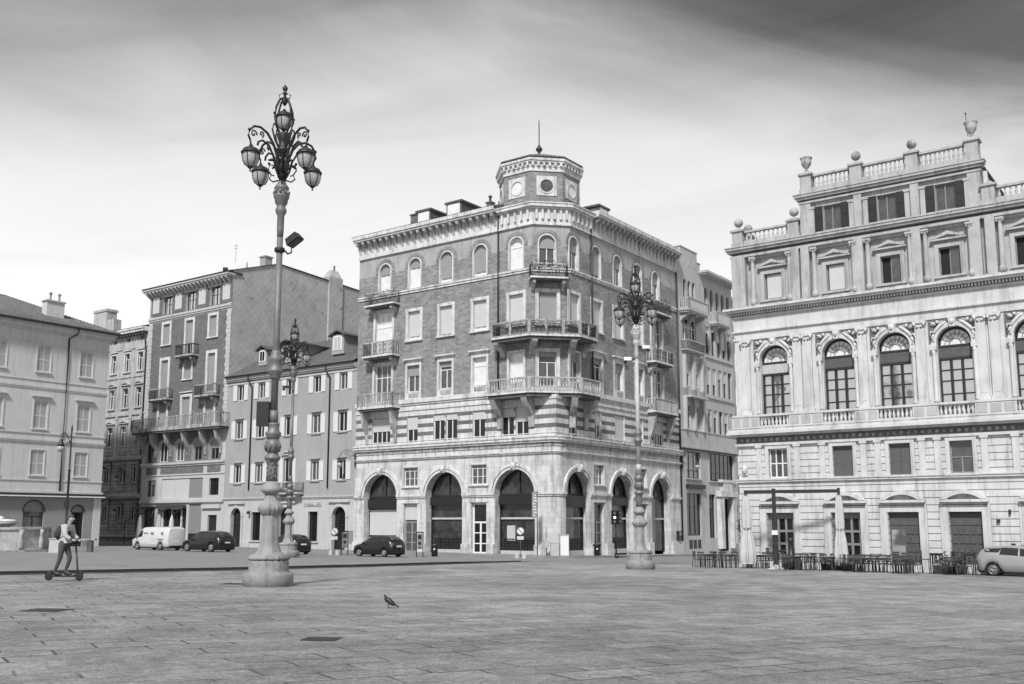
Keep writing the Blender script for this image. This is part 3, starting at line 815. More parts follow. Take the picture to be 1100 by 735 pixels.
for T, cs, bal in ((FA, colsA, -17.0), (FB, colsB, 15.4)):
    for i, c in enumerate(cs):
        if c == bal:
            window(corner, T, c, 17.1, 2.1, 4.2, pane='pane_bright' if T is FA else 'pane_mid', cols=3, tr=.66, d=.2, sur=dict(t=.26, p=.1, sill=False))
            window(corner, T, c, 12.82, 2.1, 3.43, pane='pane_mid', cols=3, tr=.66, d=.2, sur=dict(t=.26, p=.1, sill=False))
        else:
            o = window(corner, T, c, 18.25, 1.48, 2.7, pane='pane_bright', roll=.93 if (i % 2 == 0 or T is FB) else .86, rollm='roller_pale', sur=dict(t=.28, p=.08))
            br = (T is FA and c in (-5.6, -1.7))
            o = window(corner, T, c, 13.45, 1.5, 2.45, pane='pane_bright' if br else 'pane_mid' if c == -9.45 else 'pane', roll=0 if br else .25, sur=dict(t=.2, p=.08, hood='flat' if abs(c) > 2 else None, sill=False, drop=.75))
            q = MB(T); q.box(c - .55, c + .55, -.08, -.05, 12.95, 13.3); obj('sill_panel', q, 'stain', o, None).matrix_local = (T @ Tr(c, 0, 13.45)).inverted()
window(corner, FC, 1.275, 18.2, 1.55, 2.75, pane='pane_mid', roll=.97, rollm='roller', sur=dict(t=.3, p=.1))
window(corner, FC, 1.25, 12.9, 1.5, 2.95, pane='pane', roll=.2, sur=dict(t=.3, p=.1, sill=False))
for T, ms in ((FA, mezA), (FB, mezB)):
    for a, b_ in ms:
        wd = b_ - a
        window(corner, T, (a + b_) / 2, 8.82, wd, 2.42 if T is FA else 2.37, pane='pane', cols=2 if wd < 1.6 else 4, tr=None, roll=.36 if not (T is FB and a > 7 and a < 8) else .95, rollm='roller_pale', d=.18)
# string between coupled mezzanine windows is the wall itself; doors and small windows
for T, ds in ((FA, doorsA), (FB, doorsB)):
    for c in ds:
        window(corner, T, c, 4.9, 1.7, 1.7, pane='pane_mid', cols=3, tr=.82, rowsn=2, d=.2, bar=.06, sur=dict(t=.16, p=.05))
        o = window(corner, T, c, -.95, 1.64, 4.3, pane='pane', cols=2, tr=.62, rowsn=3, d=.3, roll=.38 if c == -13.4 else 0, rollm='roller_pale', fr='white' if c == -5.65 else 'sign_grey', bar=.14, name='shop_door')
        q = MB(T); q.box(c - 1.0, c + 1.0, -.06, .01, 3.4, 3.62); obj('lintel', q, 'stone', corner)
# arches: archivolt, keystone, impost, glazing
for T, arcs, r in ((FA, arcA, 2.05), (FB, arcB, 1.9)):
    for k, c in enumerate(arcs):
        q = MB(T); q.arc(c, 4.05, r + .004, r + .2, -.1, .01, 0, 180, 24); q.arc(c, 4.05, r + .25, r + .46, -.16, .01, 0, 180, 24)
        o = obj('arch_moulding', q, 'stone', corner)
        q = MB(T); q.prism([(c - .2, 4.05 + r - .08), (c + .2, 4.05 + r - .08), (c + .32, 4.6 + r), (c - .32, 4.6 + r)], -.34, .01); q.ball((c, -.36, 4.3 + r), (.22, .14, .3)); obj('keystone', q, 'relief', o)
        # shop glazing set back in the reveal
        y = .72
        q = MB(T); q.arc(c, 4.05, r - .12, r, y, y + .1, 0, 180, 24); q.box(c - r, c + r, y - .05, y + .12, 3.95, 4.1)
        q.box(c - r, c - r + .14, y, y + .1, -1.0, 3.95); q.box(c + r - .14, c + r, y, y + .1, -1.0, 3.95); q.box(c - r + .14, c + r - .14, y, y + .1, 1.95, 2.15); q.box(c - .04, c + .04, y + .01, y + .1, 4.1, 3.95 + r)
        o = obj('shopfront', q, 'iron', corner); q = MB(T); q.box(c - r + .14, c + r - .14, y - .02, y - .001, 1.97, 2.13); obj('transom_bar', q, 'concrete', o)
        q = MB(T); P = [(c - r + .02, -.95), (c + r - .02, -.95)] + [(x, z) for x, z in reversed(archpts(c - r + .02, c + r - .02, 4.05, r - .02))]; q.prism(P, y + .12, y + .15); obj('pane', q, 'shop_pane', o)
        if T is FA and k == 0:
            q = MB(T); q.box(c - r + .15, c + r - .15, y - .04, y - .01, .55, 2.85); q.box(c - r + .15, c + r - .15, y - .04, y - .01, -.95, .38); obj('closed_blind', q, 'roller_pale', o)
            q = MB(T); q.box(c - r + .1, c + r - .1, y - .3, y - .05, 2.95, 3.85); obj('awning_box', q, 'black', o)
        elif not (T is FB and k == 2):
            q = MB(T); q.box(c - r + .1, c + r - .1, y - .3, y - .05, 3.2 if k else 2.95, 3.9); obj('awning_box', q, 'black', o)
            q = MB(T)
            q.box(c - r + .14, c + r - .14, y - .1, y + .1, -1.0, -.62)
            obj('stall_riser', q, 'concrete', o)
            if T is FA and k == 2: q = MB(T); q.box(c - 1.35, c - .5, y + .08, y + .11, .2, 1.45); obj('menu_poster', q, 'concrete', o)
            q = MB(T)
            for zz in (-.45, -.2, .05, .3): q.box(c - r + .3, c + r - .3, y + .05, y + .08, zz, zz + .05)
            for i in range(12):
                xx = c - r + .3 + (2 * r - .6) * (i + .5) / 12; q.box(xx - .02, xx + .02, y + .04, y + .09, -.6, .4)
            obj('window_seats', q, 'iron', o)
for T, arcs, ds, r, s0, s1 in ((FA, arcA, doorsA, 2.05, -20.4, 1.2), (FB, arcB, doorsB, 1.9, -1.2, 19.85)):
    for a, b_ in run_split([(c - r, c + r) for c in arcs], s0, s1):
        q = MB(T); q.box(a, b_, -.16, .01, 3.98, 4.16); q.box(a, b_, -.09, .01, 3.84, 3.985); obj('impost_course', q, 'stone', corner)
    for a, b_ in run_split([(c - r, c + r) for c in arcs] + [(c - .95, c + .95) for c in ds], s0, s1):
        q = MB(T); q.box(a, b_, -.2, .01, -1.3, -.45); q.box(a, b_, -.19, .01, -.455, -.1, 0, .0, .0); obj('plinth', q, 'ashlar', corner)
q = MB(FA); 
for (z0, z1, o_) in ((-1.3, -.35, .14), (3.84, 3.979, .09), (3.98, 4.16, .16)):
    P = sharp(o_)[1:-1]; P = P + [(.9, 1.4)]; q.plan(P, z0, z1)
obj('corner_mouldings', q, 'ashlar', corner)
# balconies of the corner building
balcony(corner, FA, -18.7, -15.0, 21.95, 1.0, 1.15, 'bars', 'stone', (-18.3, -15.5), .3, plants=True, corbel_h=.5)
balcony(corner, FA, -18.8, -14.95, 17.1, 1.05, 1.25, 'panel', 'stone', (-18.3, -15.4), .34, posts=3, corbel_h=.7)
balcony(corner, FA, -19.2, -14.8, 12.3, 1.15, 1.2, 'stone', 'stone', (-18.9, -15.3), .4, corbel_h=3.0)
balcony(corner, FB, 13.6, 16.9, 21.7, .95, 1.1, 'bars', 'stone', (13.9, 16.6), .3, plants=True, corbel_h=.5)
balcony(corner, FB, 13.3, 17.1, 16.9, .95, 1.2, 'panel', 'stone', (13.8, 16.6), .34, posts=3, corbel_h=.8)
balcony(corner, FB, 13.1, 17.6, 12.15, 1.05, 1.15, 'stone', 'stone', (13.5, 17.2), .4, corbel_h=3.0)
balcony(corner, FC, -.35, 2.9, 22.1, 1.0, 1.15, 'bars', 'stone', (.0, 2.55), .28, plants=True, corbel_h=.8)
def octbalcony(z, off, h, kind, xl, yr, slab, chh):
    def path(o): 
        k = o * math.tan(R(22.5)); return [(xl, -o), (k, -o), (2.298 + o, 2.298 - k), (2.298 + o, 2.298 + yr)]
    b = MB(FA); P = path(off)
    Q = [(xl, .05), (.1, .05), (2.25, 2.2), (2.25, 2.298 + yr)]
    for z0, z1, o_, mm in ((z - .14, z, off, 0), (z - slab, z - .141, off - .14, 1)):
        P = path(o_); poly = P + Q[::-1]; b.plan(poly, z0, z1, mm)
    bo = obj('balcony', b, ['stone', 'dark_or_shade'], corner)  # lower slab layer coloured dark for the shade beneath
    rl = MB(); P = [(xl + .08, 0.0)] + path(off - .1); P[1] = (xl + .08, P[1][1]); P.append((2.298, P[-1][1] - .08)); P[-2] = (P[-2][0], P[-2][1] - .08)
    for (ax, ay), (bx, by) in zip(P[:-1], P[1:]):
        L = math.hypot(bx - ax, by - ay); T = FA @ Tr(ax, ay, 0) @ Rz(math.atan2(by - ay, bx - ax)); q = MB(T)
        q.box(-.04, L + .04, -.09, .09, z + h - .13, z + h); q.box(0, L, -.07, .07, z, z + .12)
        if kind == 'stone':
            n = int(L / .26)
            for i in range(n): q.lathe(baluster_prof(h - .24), L * (i + .5) / n, 0, z + .11, 6)
            for i in range(int(L / 1.6) + 1): xx = L * i / max(1, int(L / 1.6)); q.box(xx - .13, xx + .13, -.1, .1, z, z + h - .12)
        else:
            n = max(1, round(L / 1.6))
            for i in range(n + 1): xx = L * i / n; q.box(xx - .11, xx + .11, -.1, .1, z, z + h + .02)
            m_ = int(L / .1)
            for i in range(m_): q.box(L * i / m_ - .012, L * i / m_ + .012, -.01, .01, z + .1, z + h - .1, 1)
            nn = int(L / .3)
            for i in range(nn):
                for kk, (dz, fl) in enumerate(((.33, 1), (.66, -1))):
                    q.tube([(L * (i + .5) / nn + px * .9, 0, z + h * dz + pz * .9) for px, pz in scroll(1.3, .02, .19, 14, kk + i, fl)], .03, 4, 1)
        o_ = len(rl.v); rl.v += q.v; rl.f += [tuple(o_ + j for j in f) for f in q.f]; rl.mi += q.mi; rl.sm += q.sm
    obj('railing', rl, ['stain' if kind == 'iron' else 'weathered', 'iron'], bo)
    for T, x in ((FA, xl + .35), (FA, -.1), (FC, 1.6), (FC, EL + .05), (FB, yr - .35)) if kind == 'stone' else ((FA, xl + .35), (FC, -.05), (FC, EL + .05), (FB, yr - .35)):
        q = MB(T); pj = off
        k_ = .28
        pr = [(0, z - slab - chh), (-.14, z - slab - chh), (-.22, z - slab - chh * .6), (-pj * .62, z - slab - chh * .32), (-pj * .85, z - slab - .15), (-pj * .9, z - slab + .02), (.02, z - slab + .02)]
        k = len(pr); q.add([(x - .26, y, zz) for y, zz in pr] + [(x + .26, y, zz) for y, zz in pr], [tuple(range(k)), tuple(range(2 * k - 1, k - 1, -1))] + [(i_, k + i_, k + (i_ + 1) % k, (i_ + 1) % k) for i_ in range(k)])
        obj('corbel', q, 'weathered', bo)
octbalcony(17.1, 1.35, 1.25, 'iron', -3.4, 2.2, .4, 1.1)
octbalcony(12.35, 1.45, 1.2, 'stone', -3.7, 2.5, .45, 2.4)
pipe(corner, FA, [(-3.55, -.12, 28.3), (-3.55, -.12, 12.9)], r=.08)
pipe(corner, FB, [(3.3, -.12, 28.3), (3.3, -.12, 12.9)], r=.08)
pipe(corner, FB, [(19.8, -.1, 27), (19.8, -.1, -1)], r=.09)
# ================================================================ palazzo on the right
def addq(B, q):
    o_ = len(B.v); B.v += q.v; B.f += [tuple(o_ + j for j in f) for f in q.f]; B.mi += q.mi; B.sm += q.sm
PZ = -.95
pal = thing('palazzo', 'ornate pale palazzo with arched windows, carved reliefs and a raised balustraded top storey', 'palazzo', (13.745, 60.52, -1.041), R(-36)); pal.scale = (1.035,) * 3
FP = Tr(0, 0, -PZ)
bays = [2.42, 6.12, 9.15, 12.2, 15.9, 19.05]
ends = (0, 21.0)
w = MB(FP); w.wall(0, 21, -1.5, 4.05, [(c - .78, c + .78, -.9, 2.21) for c in bays], .35, 0); obj('ground_wall', w, 'palazzo_rust', pal)
w = MB(FP); w.wall(0, 21, 4.05, 6.85, [(c - .55, c + .55, 4.2, 5.87) for c in bays], .25, 0); obj('mezzanine_wall', w, 'palazzo_rust', pal)
w = MB(FP); w.wall(0, 21, 6.85, 14.2, [(c - .85, c + .85, 7.4, 11.9, .85) for c in bays], .4, 0); obj('main_wall', w, 'palazzo', pal)
w = MB(FP); w.wall(0, 21, 14.2, 18.3, [(c - .53, c + .53, 14.7, 16.25) for c in bays], .28, 0, y=.3); obj('attic_wall', w, 'palazzo_attic', pal)
w = MB(FP); w.wall(4.3, 14.0, 18.0, 20.4, [(c - .5, c + .5, 18.25, 19.72) for c in bays[1:4]], .22, 0, y=.12); 
w.add([(4.3, .12, 18), (4.3, 9, 18), (4.3, 9, 20.4), (4.3, .12, 20.4)], [(0, 1, 2, 3)]); w.add([(14.0, .12, 18), (14.0, 9, 18), (14.0, 9, 20.4), (14.0, .12, 20.4)], [(3, 2, 1, 0)]); w.add([(4.3, 9, 18), (14, 9, 18), (14, 9, 20.4), (4.3, 9, 20.4)], [(0, 1, 2, 3)])
obj('top_storey_wall', w, 'palazzo_attic', pal)
w = MB(FP); w.add([(0, 0, -1.5), (0, 18, -1.5), (0, 18, 18), (0, 0, 18)], [(0, 1, 2, 3)]); w.add([(21, 0, -1.5), (21, 18, -1.5), (21, 18, 18), (21, 0, 18)], [(3, 2, 1, 0)]); w.add([(0, 18, -1.5), (21, 18, -1.5), (21, 18, 18), (0, 18, 18)], [(0, 1, 2, 3)]); obj('rear_wall', w, 'palazzo', pal)
q = MB(FP); q.box(.02, 20.98, .15, 17.98, 17.8, 18.05); obj('roof', q, 'slate', pal)
q = MB(FP); q.box(4.2, 14.1, .1, 9.1, 20.38, 20.5); obj('roof', q, 'slate', pal)
def course(name, levels, m='palazzo', s0=0, s1=21, root=pal, T=FP, ret=True):
    q = MB(T)
    for z0, z1, p in levels: q.box(s0 - p, s1 + p, -p, .3, z0, z1)
    return obj(name, q, m, root)
course('plinth', [(-1.5, -.45, .1)], 'palazzo')
# the plinth is cut by doors: doors stand proud of it
course('string_course', [(3.98, 4.1, .12), (4.1, 4.16, .17)])
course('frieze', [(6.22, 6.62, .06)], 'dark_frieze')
course('balcony_cornice', [(6.08, 6.22, .12), (6.62, 6.74, .3), (6.74, 6.9, .5), (6.9, 7.02, .42)])
course('weathered_band', [(7.02, 7.08, .4)], 'stain')
q = MB(FP)
for i in range(58):
    x = .3 + i * .36; q.lathe([(.11, 0), (.11, .03), (.06, .05), (.03, .08)], 0, 0, 0, 8)
    for j in range(len(q.v) - 32, len(q.v)):
        p = FP.inverted() @ Vector(q.v[j]); q.v[j] = tuple(FP @ Vector((x + p.x, -.06 - p.z, 6.42 + p.y)))
obj('rosettes', q, 'stain', pal)
course('architrave', [(12.35, 12.5, .06), (12.84, 12.93, .12)])
course('main_cornice', [(13.7, 13.82, .12), (14.02, 14.14, .4), (14.14, 14.27, .5)])
course('dark_bed_mould', [(13.82, 14.02, .16)], 'dark_frieze')  # dark band behind the dentils
q = MB(FP)
for i in range(130): x = -.1 + i * .163; q.box(x, x + .085, -.27, -.16, 13.86, 14.0)
obj('dentils', q, 'palazzo', pal)
course('attic_base', [(14.27, 14.42, .1)], 'stain')
course('attic_cornice', [(17.4, 17.55, .08), (17.72, 17.86, .2), (17.86, 18.0, .3), (18.0, 18.06, .34)], 'palazzo_attic')
course('top_cornice', [(20.0, 20.12, .06), (20.22, 20.36, .16), (20.36, 20.5, .26), (20.5, 20.56, .3)], 'palazzo_attic', 4.3, 14.0)
# ground storey: banded piers, door surrounds, segmental heads, doors
for i, c in enumerate(bays):
    q = MB(FP)
    q.box(c - 1.08, c - .8, -.09, .01, -.95, 2.45); q.box(c + .8, c + 1.08, -.09, .01, -.95, 2.45); q.box(c - .799, c + .799, -.09, .01, 2.23, 2.45)
    q.box(c - 1.2, c - 1.08, -.05, .01, -.95, 2.7); q.box(c + 1.08, c + 1.2, -.05, .01, -.95, 2.7)
    q.box(c - 1.15, c + 1.15, -.28, .01, 2.72, 2.86)
    P = archpts(c - 1.15, c + 1.15, 2.86, .48); Q = archpts(c - .82, c + .82, 2.87, .27)
    for k in range(len(P) - 1): q.prism([Q[k], Q[k + 1], P[k + 1], P[k]], -.3, .01)
    o = obj('door_surround', q, 'palazzo', pal)
    q = MB(FP); q.prism([(c - .82, 2.862)] + Q[1:-1] + [(c + .82, 2.862)], -.06, .012); obj('lunette', q, 'stain', o)
    q = MB(FP)
    if i < 2:
        y = .25
        q.box(c - .78, c - .68, y, y + .08, -.9, 2.2); q.box(c + .68, c + .78, y, y + .08, -.9, 2.2); q.box(c - .68, c + .68, y, y + .08, 1.9, 2.2)
        for k in range(4): xx = c - .68 + 1.36 * k / 3; q.box(xx - .06, xx + .06, y - .01, y + .07, -.9, 1.9)
        for zz in (-.85, -.2, .5, 1.2): q.box(c - .68, c + .68, y - .004, y + .065, zz - .06, zz + .07)
        o = obj('glazed_door', q, 'sign_grey', pal)
        q = MB(FP); q.box(c - .7, c + .7, y + .09, y + .12, -.9, 2.18); obj('pane', q, 'pane', o)
    else:
        y = .22; q.box(c - .78, c + .78, y, y + .06, -.9, 2.2)
        q.box(c - .76, c + .76, y - .03, y - .001, 1.55, 2.18)
        for a in range(5 if i > 2 else 3):
            for b_ in range(5):
                n_ = 5 if i > 2 else 3
                x0 = c - .72 + 1.44 * a / n_ if n_ == 5 else c + .06 + .66 * a / 3
                ww = 1.44 / 5 if n_ == 5 else .22
                z0 = -.8 + b_ * .46; q.box(x0 + .03, x0 + ww - .03, y - .045, y - .001, z0 + .04, z0 + .42, 0, .03)
        o = obj('panelled_door', q, 'wood_mid', pal)
        if i == 2: q = MB(FP); q.box(c - .7, c - .02, y - .02, y - .002, -.7, 1.3); obj('pane', q, 'mirror_pane', o)
for a, b_ in ((0, 1.2), (3.62, 4.9), (7.34, 7.93), (10.37, 10.98), (13.42, 14.68), (17.12, 17.83)):
    q = MB(FP); q.box(a, b_, -.05, .01, -.45, 3.3); obj('banded_pier', q, 'palazzo_rust', pal)
# mezzanine storey
for i, c in enumerate(bays):
    o = window(pal, FP, c, 4.2, 1.1, 1.67, pane='pane_mid' if i in (0, 3) else 'pane', fr='sign_grey' if i == 3 else 'white' if i == 0 else 'sign_grey', cols=3 if i == 0 else 2, tr=.5, d=.18, bar=.06, roll=0, sur=dict(t=.2, p=.07, m='palazzo'))
    if i in (1, 2): shutters(o, 1.08, 1.6, 'dark_louvre', closed=True, d=.2)
    for s_ in (-1, 1):
        x = c + s_ * 1.13
        q = MB(FP); q.box(x - .16, x + .16, -.09, .01, 4.3, 5.95); q.box(x - .2, x + .2, -.12, .01, 4.16, 4.3); q.box(x - .2, x + .2, -.13, .01, 5.95, 6.08); obj('pilaster', q, 'palazzo', pal)
# piano nobile
pil = [.72, 3.82, 4.42, 7.5, 10.55, 13.53, 14.17, 17.4, 20.6]
for x in pil:
    q = MB(FP); wq = .25
    q.box(x - wq, x + wq, -.16, .01, 8.0, 11.95); q.box(x - wq - .06, x + wq + .06, -.22, .01, 7.86, 8.05); q.box(x - wq + .09, x + wq - .09, -.175, -.159, 8.25, 11.8)
    o = obj('pilaster', q, 'palazzo', pal)
    q = MB(FP); q.box(x - wq - .01, x + wq + .01, -.18, .01, 11.97, 12.2, 0, -.05); q.box(x - wq - .09, x + wq + .09, -.26, .01, 12.2, 12.36)
    for s_ in (-1, 1): q.ball((x + s_ * .24, -.24, 12.13), (.08, .08, .08)); q.ball((x + s_ * .1, -.21, 12.03), (.06, .06, .08))
    obj('capital', q, 'relief', o)
def figure_relief(c, s_):
    """reclining winged figure and scrolls filling one spandrel"""
    q = MB(FP)
    def P(x, z, y=-.12): return (c + s_ * x, y, z)
    q.tube([P(.32, 12.15), P(.5, 12.05), P(.68, 11.9), P(.85, 11.72), P(.97, 11.5)], [.05, .09, .1, .09, .07], 7)
    q.ball(P(.74, 12.16, -.16), .09); q.tube([P(.72, 12.05), P(.6, 12.16), P(.46, 12.2)], [.05, .04, .03], 5)
    q.tube([P(.95, 11.5), P(1.06, 11.32), P(.98, 11.1)], [.08, .06, .05], 6); q.tube([P(.9, 11.62), P(1.1, 11.68), P(1.12, 11.45)], [.07, .05, .04], 6)
    q.tube([P(1.0 + a * .6, 12.08 + b_ * .6, -.09) for a, b_ in scroll(1.5, .02, .22, 16, 1.0, 1)], .03, 5)
    q.tube([P(.42 + a * .5, 12.1 + b_ * .4, -.09) for a, b_ in scroll(1.2, .02, .2, 12, 2.0, -1)], .025, 5)
    q.tube([P(.84, 12.02, -.1), P(.98, 12.1, -.12), P(1.12, 12.2, -.1)], [.06, .05, .02], 5)
    return q
for i, c in enumerate(bays):
    for a in (-1, 1):
        # dark recessed spandrel ground bounded by the arch, inside the square
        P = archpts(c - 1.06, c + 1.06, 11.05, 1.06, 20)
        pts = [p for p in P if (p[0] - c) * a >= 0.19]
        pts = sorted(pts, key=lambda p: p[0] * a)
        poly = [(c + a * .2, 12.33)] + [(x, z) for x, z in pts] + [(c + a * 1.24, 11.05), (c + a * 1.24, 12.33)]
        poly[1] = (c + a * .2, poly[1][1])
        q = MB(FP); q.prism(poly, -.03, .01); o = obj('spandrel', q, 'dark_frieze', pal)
        obj('relief_figure', figure_relief(c, a), 'relief', o)
    q = MB(FP); q.arc(c, 11.05, .854, 1.08, -.13, .01, 0, 180, 20); q.box(c - 1.12, c - .854, -.16, .01, 10.9, 11.06); q.box(c + .854, c + 1.12, -.16, .01, 10.9, 11.06)
    o = obj('arch_surround', q, 'palazzo', pal)
    q = MB(FP); q.prism([(c - .13, 11.85), (c + .13, 11.85), (c + .19, 12.34), (c - .19, 12.34)], -.28, .01); q.ball((c, -.3, 12.12), (.12, .08, .16)); obj('keystone', q, 'relief', o)
    for s_ in (-1, 1):
        x = c + s_ * 1.0
        q = MB(FP); q.lathe([(.15, 0), (.13, .12), (.1, .2), (.1, 2.45), (.09, 2.6), (.14, 2.78)], x, -.1, 7.9, 10); q.box(x - .15, x + .15, -.24, .01, 10.68, 10.9); obj('colonnette', q, 'palazzo', pal)
    # the window: three lights, panel, fan light
    d = .28; q = MB(FP)
    for k in range(4): xx = c - .83 + 1.66 * k / 3; q.box(xx - (.05 if k in (0, 3) else .06), xx + (.05 if k in (0, 3) else .06), d, d + .1, 7.4, 10.22)
    for zz in (7.45, 8.35, 9.05, 9.62): q.box(c - .8, c + .8, d + .01, d + .08, zz - .03, zz + .03)
    q.box(c - .82, c + .82, d - .04, d + .1, 10.15, 10.28); q.box(c - .84, c + .84, d - .03, d + .1, 10.84, 10.95)
    q.arc(c, 11.05, .72, .85, d, d + .1, 0, 180, 18)
    o = obj('window', q, 'iron', pal)
    q = MB(FP); q.box(c - .84, c + .84, d, d + .08, 10.28, 10.84); obj('transom_panel', q, 'wood_mid' if i else 'concrete', o)
    q = MB(FP); q.box(c - .8, c + .8, d + .1, d + .12, 7.42, 10.15); obj('pane', q, 'mirror_pane', o)
    q = MB(FP); q.prism([(c - .75, 10.96)] + archpts(c - .75, c + .75, 11.0, .76) + [(c + .75, 10.96)], d + .05, d + .08); obj('fan_light', q, 'pane_bright', o)
    q = MB(FP)
    for k in range(1, 8): t = PI * k / 8; q.tube([(c + .3 * math.cos(t), d + .02, 11.02 + .3 * math.sin(t)), (c + .7 * math.cos(t), d + .02, 11.02 + .7 * math.sin(t))], .016, 4)
    q.arc(c, 11.02, .27, .31, d, d + .04, 0, 180, 10); q.arc(c, 11.02, .5, .53, d, d + .04, 0, 180, 12); obj('glazing_bars', q, 'sign_grey', o)
    q = MB(FP); balustrade(q, c - .88, c + .88, -.3, 7.08, .78, 8, 0, .2); obj('balustrade', q, 'palazzo', pal)
segs = run_split([(c - .88, c + .88) for c in bays], -.1, 21.1)
for a, b_ in segs: q = MB(FP); q.box(a, b_, -.42, .02, 7.08, 7.86); q.box(a, b_, -.46, .02, 7.74, 7.859); obj('balcony_parapet', q, 'palazzo', pal)
for a, b_ in segs:
    n = max(1, round((b_ - a) / .62))
    for k in range(n): x0 = a + (b_ - a) * k / n + .07; x1 = a + (b_ - a) * (k + 1) / n - .07; q = MB(FP); q.box(x0, x1, -.435, -.419, 7.2, 7.66); obj('parapet_panel', q, 'palazzo_attic', pal)
# attic storey
ap_ = [.42, 3.9, 4.5, 7.56, 10.62, 13.6, 14.3, 17.4, 20.6]
for k, x in enumerate(ap_):
    wq = .42 if k == 0 else .24
    q = MB(FP); q.box(x - wq, x + wq, -.1, .31, 14.42, 17.4); o = obj('pilaster', q, 'palazzo_attic', pal)
for i, c in enumerate(bays):
    window(pal, FP @ Tr(0, .3, 0), c, 14.7, 1.06, 1.55, pane='pane_mid' if i < 2 else 'dark', fr='sign_grey', cols=2, tr=None, d=.14, bar=.05, sur=dict(t=.22, p=.08, hood='tri', m='palazzo_attic'))
    if i in (2, 3, 4):
        q = MB(FP); q.box(c + .03, c + .46, .4, .43, 14.78, 16.18); obj('open_leaf', q, 'pane_mid', pal)
    else:
        q = MB(FP); q.box(c - .4, c + .46, .4, .43, 14.78, 16.18); obj('curtain', q, 'roller_pale', pal)
    for s_ in (-1, 1):
        x = c + s_ * 1.12
        q = MB(FP); q.lathe([(.19, 0), (.19, .25), (.14, .32), (.13, .4), (.115, 2.5), (.1, 2.62), (.15, 2.7), (.16, 2.8)], x, .03, 14.42, 10); q.box(x - .2, x + .2, -.16, .31, 17.2, 17.32); q.ball((x - .14, -.1, 17.13), .06); q.ball((x + .14, -.1, 17.13), .06)
        obj('column', q, 'palazzo_attic', pal)
    q = MB(FP); q.box(c - .95, c + .95, .1, .29, 17.25, 17.4); obj('lintel', q, 'palazzo_attic', pal)
# top storey
for x in (4.62, 7.62, 10.68, 13.68):
    q = MB(FP); q.box(x - .32 + (.1 if 5 < x < 12 else 0), x + .32 - (.1 if 5 < x < 12 else 0), -.02, .13, 18.06, 20.0); obj('pilaster', q, 'palazzo_attic', pal)
for c in bays[1:4]:
    o = window(pal, FP @ Tr(0, .12, 0), c, 18.25, 1.0, 1.47, pane='pane_mid', fr='sign_grey', cols=2, tr=None, d=.14, bar=.05)
    me = MB(); me.box(0, .46, -.06, -.02, 0, 1.47); me.box(.05, .41, -.075, -.05, .08, .7); me.box(.05, .41, -.075, -.05, .78, 1.4)
    for x in (-.98, .52): link('shutter', mesh_of('shutter', me, 'black'), o, Tr(x, 0, 0))
    for s_ in (-1, 1):
        q = MB(FP); q.box(c + s_ * 1.12 - .13, c + s_ * 1.12 + .13, .0, .13, 18.1, 19.75); q.box(c + s_ * 1.12 - .17, c + s_ * 1.12 + .17, -.04, .13, 19.6, 19.75); obj('pilaster', q, 'palazzo_attic', pal)
    q = MB(FP); q.box(c - .95, c + .95, .04, .13, 18.06, 18.22); obj('sill', q, 'palazzo_attic', pal)
def pedestal(x, y, z, h, kind, T=FP, w=.32):
    q = MB(T); q.box(x - w, x + w, y - w, y + w, z, z + h); q.box(x - w - .05, x + w + .05, y - w - .05, y + w + .05, z, z + .25); q.box(x - w - .09, x + w + .09, y - w - .09, y + w + .09, z + h, z + h + .12); q.box(x - w, x + w, y - w, y + w, z + h + .12, z + h + .3, 0, .2, .2)
    o = obj('pedestal', q, 'palazzo_attic', pal)
    q = MB(T)
    if kind == 'ball': q.lathe([(.12, 0), (.06, .1)], x, y, z + h + .28, 8); q.ball((x, y, z + h + .62), .27, 0, 14, 10); obj('stone_ball', q, 'stain', o)
    elif kind == 'urn': q.lathe([(.16, 0), (.08, .12), (.1, .2), (.26, .42), (.3, .62), (.27, .66), (.34, .8), (.36, .86), (.28, .88)], x, y, z + h + .28, 14); obj('stone_urn', q, 'stain', o)
    return o
def top_bal(x0, x1, y, z, h, n):
    q = MB(FP); q.box(x0, x1, y - .16, y + .16, z, z + .3); balustrade(q, x0, x1, y, z + .25, h - .25, n, 0, .22); obj('roof_balustrade', q, 'palazzo_attic', pal)
pedestal(.45, .15, 18.06, .95, 'ball'); pedestal(.45, 1.6, 18.06, .95, 'ball'); pedestal(3.9, .15, 18.06, 1.0, 'ball')
q = MB(FP @ Tr(.45, 0, 0) @ Rz(R(90))); balustrade(q, .5, 1.3, 0, 18.1, .9, 3); obj('roof_balustrade', q, 'palazzo_attic', pal)
top_bal(.8, 3.56, .15, 18.06, .98, 10)
for x, k in ((4.75, 'urn'), (7.62, 'ball'), (10.65, 'ball'), (13.7, 'urn')): pedestal(x, .15, 20.56, 1.1, k)
top_bal(5.1, 7.28, .15, 20.56, 1.12, 9); top_bal(7.96, 10.3, .15, 20.56, 1.12, 10); top_bal(11.0, 13.35, .15, 20.56, 1.12, 10)
q = MB(FP); q.tube([(13.5, .3, 22.1), (13.45, .3, 23.4)], .02, 5); q.ball((13.45, .3, 23.4), .05); obj('aerial', q, 'iron', pal)
pedestal(14.35, .15, 18.06, 1.0, 'none'); top_bal(14.7, 20.6, .15, 18.06, .98, 22); pedestal(20.65, .15, 18.06, 1.0, 'ball')
q = MB(FP @ Tr(14.02, 0, 0) @ Rz(R(90)))
q.tube([(.4 + a * 1.2, -.2, 18.9 + b_ * 1.2) for a, b_ in scroll(1.2, .05, .32, 18, 0, 1)], .1, 6); q.prism([(.2, 18.1), (2.2, 18.1), (.9, 18.7), (.2, 20.0)], -.3, -.1)
obj('scroll_buttress', q, 'relief', pal)
